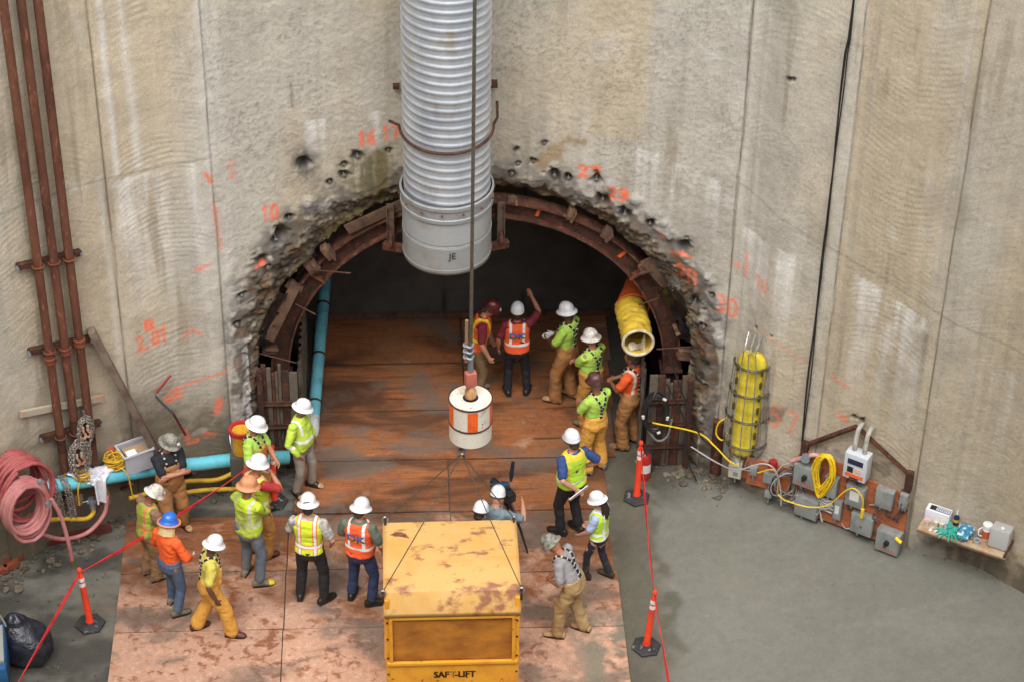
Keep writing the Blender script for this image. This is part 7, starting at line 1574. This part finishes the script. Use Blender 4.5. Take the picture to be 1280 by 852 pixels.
person('man in blue hard hat and bright orange long-sleeved shirt with jeans', (-4.36, -3.48), 42, 1.74, 'orange_long', 'long', 'jeans', hat='blue', boots='mud', shaft=.28, skin=1, gloves=True, arms=A(L=(-.22, .20, 1.0), R=(.20, .24, 1.0), Rp=(.9, -.5, -.4)), pose=dict(hyaw=-10, hpitch=18, feet=((-.15, .10, -15), (.13, -.06, 25))), neckcloth=M('neck_tan', srgb(206, 180, 132), .8))
person('man in yellow shirt and orange bib trousers striding beside the blue hat', (-3.84, -3.96), 78, 1.78, 'yellow_tee', pants='bib_y', bib=True, susp='Y', hat='white', boots='brown', skin=3, arms=A(L=(-.28, .12, .92), R=(.30, .05, .92)), pose=dict(lean=6, feet=((-.12, -.16, -15), (.16, .30, 20)), hip=(0, .05), hyaw=-20, hpitch=12))
person('man in mud-smeared lime long-sleeved shirt and tan hard hat, arms folded', (-3.28, -2.90), 40, 1.90, 'lime_mud', 'long', 'jeans_grey', hat='tan', boots='mud', toe='yellow', shaft=.25, skin=1, fat=.05, arms=CROSS, pose=dict(hyaw=20, hpitch=10, feet=((-.16, .05, -20), (.16, -.02, 40))))
person('man in red shirt and lime vest with hand to his chin, beside the tan hat', (-3.18, -2.36), 52, 1.85, 'red_shirt', pants='bib', bib=True, vest='v_lime6', hat='white', boots='brown', skin=0, arms=A(L=(-.02, .22, 1.12), R=(.08, .22, 1.46), Rp=(.9, .2, -.9), Rn=(-1, -.4, .3), Ln=(.4, -1, 0)), pose=dict(hyaw=15, hpitch=14))
person('man in lime shirt with checked braces beside the yellow bucket', (-3.24, -1.42), 112, 1.82, 'lime_tee', pants='bib', bib=True, susp='H', hat='white', boots='rubber', skin=0, arms=A(L=(.05, .36, 1.15), Lp=(-.8, -.2, -.8), R=(.20, .26, 1.02)), pose=dict(hyaw=-10, hpitch=16))
person('man in lime long-sleeved shirt with white stripes standing before the blue pipe', (-2.58, -.93), 118, 1.73, 'lime_long', 'long', 'grey_pants', hat='white', boots='rubber', toe='tan', shaft=.28, skin=1, fat=.07, arms=A(L=(-.28, .06, .93), R=(.27, .10, .95), Rp=(.9, -.6, -.2)), pose=dict(hyaw=-25, hpitch=14, feet=((-.15, .06, -10), (.15, -.04, 30))))
person('man in lime vest with orange-edged stripes and black trousers, back turned', (-2.40, -3.34), 12, 1.90, 'white_tee', pants='black', vest='v_lime_o', hat='white', boots='black', skin=2, sticker=True, hair=hair_m, arms=A(L=(-.14, .24, 1.02), Lp=(-.9, -.4, -.3), R=(.27, .12, .95)), pose=dict(hyaw=-8, hpitch=16, feet=((-.17, .02, -8), (.17, -.02, 38))))
person('man in orange vest and navy trousers nearest the man cage, back turned', (-1.69, -3.40), 22, 1.86, 'green_shirt', pants='navy', vest='v_orange', hat='white', boots='black', skin=2, logo=True, hair=hair_g, fat=.06, arms=A(L=(-.20, .22, 1.0), R=(.28, .12, .93)), pose=dict(hyaw=10, hpitch=16, feet=((-.16, .04, -5), (.16, -.02, 55))))
person('man in orange vest with yellow stripes and dark red hat, behind the drum', (.14, 1.36), 92, 1.86, 'maroon', pants='khaki', vest='v_orange_y', hat='maroon', hatkind='cap', boots='mud', skin=2, hair=hair_g, arms=A(L=(-.24, .22, .92), R=(.25, .18, .92)), pose=dict(lean=10, hyaw=10, hpitch=22), lamp=True)
person('man in orange vest pointing with a raised arm deep in the tunnel', (.76, 1.33), 2, 1.74, 'maroon', pants='black', vest='v_orange', hat='white', hatkind='cap', boots='black', skin=0, logo=True, hair=hair_m, fat=.06, arms=A(L=(-.30, .05, .90), R=(.24, .34, 1.72), Rp=(.9, .2, -.5), Rn=(0, 1, -.2)), pose=dict(hpitch=0, feet=((-.14, .0, -14), (.18, .02, 16))))
person('man in lime shirt and muddy bib trousers with white gloves, beside the pointing man', (1.55, 1.14), -58, 1.86, 'lime_tee', pants='bib_brown', bib=True, susp='Y', hat='white', boots='tan', skin=3, gloves=True, arms=FRONT, pose=dict(hyaw=10, hpitch=10, feet=((-.13, .12, -12), (.13, -.04, 10))))
person('man in lime shirt with checked braces and scuffed white hat, arms folded, at the tunnel', (1.88, .52), -42, 1.80, 'lime_tee', pants='bib', bib=True, susp='Y', hat='dirty', boots='mud', skin=0, fat=.05, arms=CROSS, pose=dict(hyaw=-5, hpitch=10))
person('man in lime shirt and orange bib trousers with a dark brown hat', (1.86, -.58), -38, 1.80, 'lime_tee', pants='bib_y', bib=True, susp='Y', hat='brown', hatkind='cap', boots='mud', skin=1, arms=FRONT, pose=dict(hyaw=-5, hpitch=12, feet=((-.13, .0, -10), (.15, -.02, 14))))
r18 = person('man in lime vest over blue shirt and black trousers holding papers behind him', (1.40, -2.02), -30, 1.90, 'blue_shirt', pants='black', vest='v_lime', hat='white', hatkind='cap', boots='black', skin=2, fat=.06, hair=hair_g, arms=A(L=(-.10, -.24, 1.02), Lp=(-.9, -.5, -.2), Ln=(0, -1, 0), R=(.26, .06, 1.06), Rp=(.9, -.8, 0), Rn=(-1, 0, 0)), pose=dict(hpitch=6, feet=((-.13, .05, -30), (.13, -.02, -8))))
person('woman with long dark hair in lime vest, dark jeans and boots by the deck edge', (1.76, -3.02), -62, 1.60, 'pale_blue', pants='dkjean', vest='v_lime_w', hat='white', boots='rubber', shaft=.24, skin=2, hair=hair_m, longhair=True, baggy=.82, arms=A(L=(-.16, .26, .96), Lp=(-.8, -.5, -.4), R=(.20, .24, .96)), pose=dict(hyaw=-10, hpitch=14, feet=((-.11, .20, -8), (.11, -.12, 8)), hip=(0, .04)))
person('man in grey shirt and tan bib trousers walking bent forward near the man cage', (1.28, -4.16), -68, 1.84, 'grey_tee', pants='tan', bib=True, susp='Y', hat='camo', boots='tan', skin=0, fat=.06, baggy=.90, arms=A(L=(-.10, .24, 1.10), R=(.10, .26, 1.08)), pose=dict(lean=22, hpitch=22, feet=((-.13, .16, -8), (.13, -.14, 6)), hip=(0, .0)))
person('man in orange shirt and brown bib trousers standing under the yellow vent duct', (2.46, .02, .0), -58, 1.86, 'orange_tee', pants='bib_brown', bib=True, susp='Y', hat=None, boots='tan', skin=1, hair=hair_g, arms=FRONT, pose=dict(hyaw=-5, hpitch=12, feet=((-.13, .04, -14), (.13, -.06, 10))))
person('person in orange vest and white cap-style hat half hidden by the man cage', (-.02, -3.44), 5, 1.78, 'blue_shirt', pants='navy', vest='v_orange', hat='white', hatkind='cap', boots='black', skin=2, hair=hair_m, arms=A(R=(.16, .26, 1.15)), pose=dict(hyaw=20, hpitch=24))
person('camera operator in tie-dye shirt reaching up to the video camera', (.20, -3.14), 25, 1.74, 'tiedye', pants='dkjean', hat='white', hatkind='cap', boots='black', skin=2, arms=A(L=(-.05, .38, 1.28), R=(.28, .40, 1.40), Rp=(.9, .0, -.6)), pose=dict(lean=10, hyaw=-5, hpitch=12))
# papers held by the man in the blue shirt
_r, _ps, _arm = r18; W_ = _arm[0][2]; mw_ = Matrix.Translation(_r.location) @ Matrix.Rotation(_r.rotation_euler.z, 4, 'Z') @ Matrix.Scale(_r.scale[0], 4); c = mw_ @ (W_ + V((.02, -.06, -.03)))
solo(MB().box(c, (.34, .012, .11), rot=Matrix.Rotation(rad(20), 3, 'Z') @ Matrix.Rotation(-.55, 3, 'Y') @ Matrix.Rotation(.5, 3, 'X')), 'papers', M('paper_white', srgb(225, 226, 228), .8), 'folded white papers held behind the back of the man in blue shirt', 'papers')

# ---- evaluate all the cloth and body surfaces in one go
dg = bpy.context.evaluated_depsgraph_get(); dg.update()
for J in JOBS: J['me'] = bpy.data.meshes.new_from_object(J['o'].evaluated_get(dg))
for J in JOBS:
    old = J['o'].data; bpy.data.objects.remove(J['o']); bpy.data.meshes.remove(old); me = J['me']; me.name = J['name']
    n = len(me.vertices); co = np.empty(n * 3, np.float32); me.vertices.foreach_get('co', co); co = co.reshape(-1, 3); nr = np.empty(n * 3, np.float32); me.vertices.foreach_get('normal', nr); nr = nr.reshape(-1, 3)
    can = J['ps'].can(co)
    if J['fold']:
        s_ = J['seed']; a = fbm(co[:, 0] * 9 + s_, co[:, 1] * 9, co[:, 2] * 6, oct=2, seed=s_); b = 1 - 2 * np.abs(fbm(co[:, 0] * 7, co[:, 1] * 7 + s_, co[:, 2] * 13, oct=2, seed=s_ + 5))
        co = co + nr * (J['fold'] * (1.1 * a + 1.0 * b))[:, None]; me.vertices.foreach_set('co', co.astype(np.float32).ravel())
    at = me.attributes.new('can', 'FLOAT_VECTOR', 'POINT'); at.data.foreach_set('vector', can.astype(np.float32).ravel())
    me.materials.clear(); me.materials.append(J['mat']); me.update(); me.shade_smooth()
    J['obj'] = link(J['name'], me, J['parent']); J['co'] = co
def bvh_of(J):
    me = J['me']; return BVHTree.FromPolygons([tuple(v.co) for v in me.vertices], [tuple(p.vertices) for p in me.polygons])
for (style, J, root, ps) in POST:
    bv = bvh_of(J); paths = []
    for s_ in (-1, 1):
        front = [(s_ * .10, .20, 1.12), (s_ * .105, .20, 1.25), (s_ * .105, .18, 1.36), (s_ * .10, .10, 1.46), (s_ * .095, .0, 1.52)]
        if style == 'H': back = [(s_ * .095, -.10, 1.47), (s_ * .09, -.2, 1.35), (s_ * .08, -.2, 1.2), (s_ * .07, -.2, 1.06)]
        else: back = [(s_ * .09, -.10, 1.47), (s_ * .06, -.2, 1.36), (s_ * .015, -.2, 1.24), (s_ * -.02, -.2, 1.14), (s_ * -.03, -.2, 1.05)]
        paths.append(front + back)
    for P in paths:
        Q = spline([ps.up(q) for q in P], 16); axis_ = [ps.up((0, 0, max(1.05, min(1.40, ps.can(np.array([q]))[0][2])))) for q in Q]; pts = []; nrm = []
        for q, ax in zip(Q, axis_):
            d = (ax - q).normalized(); h = bv.ray_cast(q + (q - ax).normalized() * .12, d)
            if h[0] is None: continue
            pts.append(h[0] + h[1] * .013); nrm.append(h[1])
        if len(pts) < 6: continue
        # smooth and resample by length
        for _ in range(2): pts = [pts[0]] + [(a + b * 2 + c) / 4 for a, b, c in zip(pts, pts[1:], pts[2:])] + [pts[-1]]
        mb = MB(); v = []; L_ = 0; Ls = []
        for i in range(len(pts)):
            t = (pts[min(i + 1, len(pts) - 1)] - pts[max(i - 1, 0)]).normalized(); s2 = t.cross(nrm[i]).normalized() * .0125; up_ = nrm[i] * .006
            v += [pts[i] - s2 + up_, pts[i] + s2 + up_, pts[i] + s2 - up_ * 2, pts[i] - s2 - up_ * 2]
            if i: L_ += (pts[i] - pts[i - 1]).length
            Ls.append(L_)
        for i in range(len(pts) - 1):
            m_ = 1 if ((Ls[i] + Ls[i + 1]) / 2 / .085) % 1.0 < .28 else 0; o_ = len(mb.v)
            mb.add(v[4 * i:4 * i + 8], [(0, 1, 5, 4), (1, 2, 6, 5), (2, 3, 7, 6), (3, 0, 4, 7)], m_)
        mb.build('brace_strap', [chk_b, chk_w], root, smooth=0, local=True)
# two-colour letters on the back of the orange vests
lb, lg_ = M('logo_blue', srgb(58, 96, 190), .6, var=.02), M('logo_green', srgb(46, 86, 44), .6, var=.02)
for J in [j for j in JOBS if j.get('logo')]:
    ps = J['ps']; bv = bvh_of(J); tv, tf = text_mesh('DK', .150, .0, .006)
    bm = bmesh.new(); vs = [bm.verts.new((p.x * 1.25, p.y, 0)) for p in tv]
    for f in tf:
        try: bm.faces.new([vs[i] for i in f])
        except ValueError: pass
    bmesh.ops.remove_doubles(bm, verts=bm.verts, dist=.0005)
    for zc in (.0, .025, -.025): bmesh.ops.bisect_plane(bm, geom=bm.verts[:] + bm.edges[:] + bm.faces[:], plane_co=(0, zc, 0), plane_no=(0, 1, 0))
    bm.verts.index_update(); mb = MB(); out_ = []
    for q in bm.verts:
        c = ps.up((q.co.x, -.6, 1.27 + q.co.y)); d = ps.R1 @ V((0, 1, 0)); h = bv.ray_cast(c, d); out_.append((h[0] if h[0] is not None else c + d * .45) - d * .007)
    for f in bm.faces: mb.add([out_[v_.index] for v_ in f.verts], [tuple(range(len(f.verts)))], 0 if f.calc_center_median().y > 0 else 1)
    bm.free(); mb.build('logo', [lb, lg_], J['parent'], smooth=0, local=True)
# ---------------------------------------------------------------- grit and rubble along the foot of the walls
rnd = random.Random(21); mb = MB()
def stone(c, r):
    bm = bmesh.new(); bmesh.ops.create_icosphere(bm, subdivisions=1, radius=1.0)
    sx, sy, sz = rnd.uniform(.6, 1.3), rnd.uniform(.6, 1.3), rnd.uniform(.45, .8); sd = rnd.random() * 99
    v = [Vector((q.co.x * sx, q.co.y * sy, q.co.z * sz)) * (r * (1 + .35 * mnoise.noise(q.co * 1.4 + Vector((sd, 0, 0))))) + Vector(c) for q in bm.verts]
    bm.verts.index_update(); mb.add(v, [[q.index for q in f.verts] for f in bm.faces]); bm.free()
for k in range(420):
    s_ = rnd.choice([rnd.uniform(-8.2, -3.4), rnd.uniform(3.2, 4.1), rnd.uniform(-7.8, -3.4)]); d = abs(rnd.gauss(0, .22)) + .03; p = wall_pt(s_, 0, d); r = rnd.choice([.012, .018, .025, .04, .06]) * rnd.uniform(.7, 1.2)
    stone((p.x, p.y, r * .25), r)
for k in range(160): x = rnd.uniform(-7.3, -5.3); y = rnd.uniform(-5.6, -2.0); r = rnd.uniform(.008, .022); stone((x, y, r * .2), r)
for k in range(40): s_ = rnd.uniform(4.0, 8.8); p = wall_pt(s_, 0, abs(rnd.gauss(0, .05)) + .02); r = rnd.uniform(.008, .02); stone((p.x, p.y, r * .2), r)
for k in range(90): x = rnd.choice([-1, 1]) * rnd.uniform(2.5, 3.2); y = rnd.uniform(-.9, .6); r = rnd.uniform(.015, .05); stone((x, y, r * .25), r)
o = mb.build('rubble', M('rubble_stone', srgb(118, 108, 92), .9, c2=srgb(78, 68, 56), ns=3, lo=.4, hi=.6, world_co=True, bump=.4, bs=60), None, smooth=25)
tag(o, 'small stones and grit along the foot of the shaft wall', 'rubble', kind='stuff')
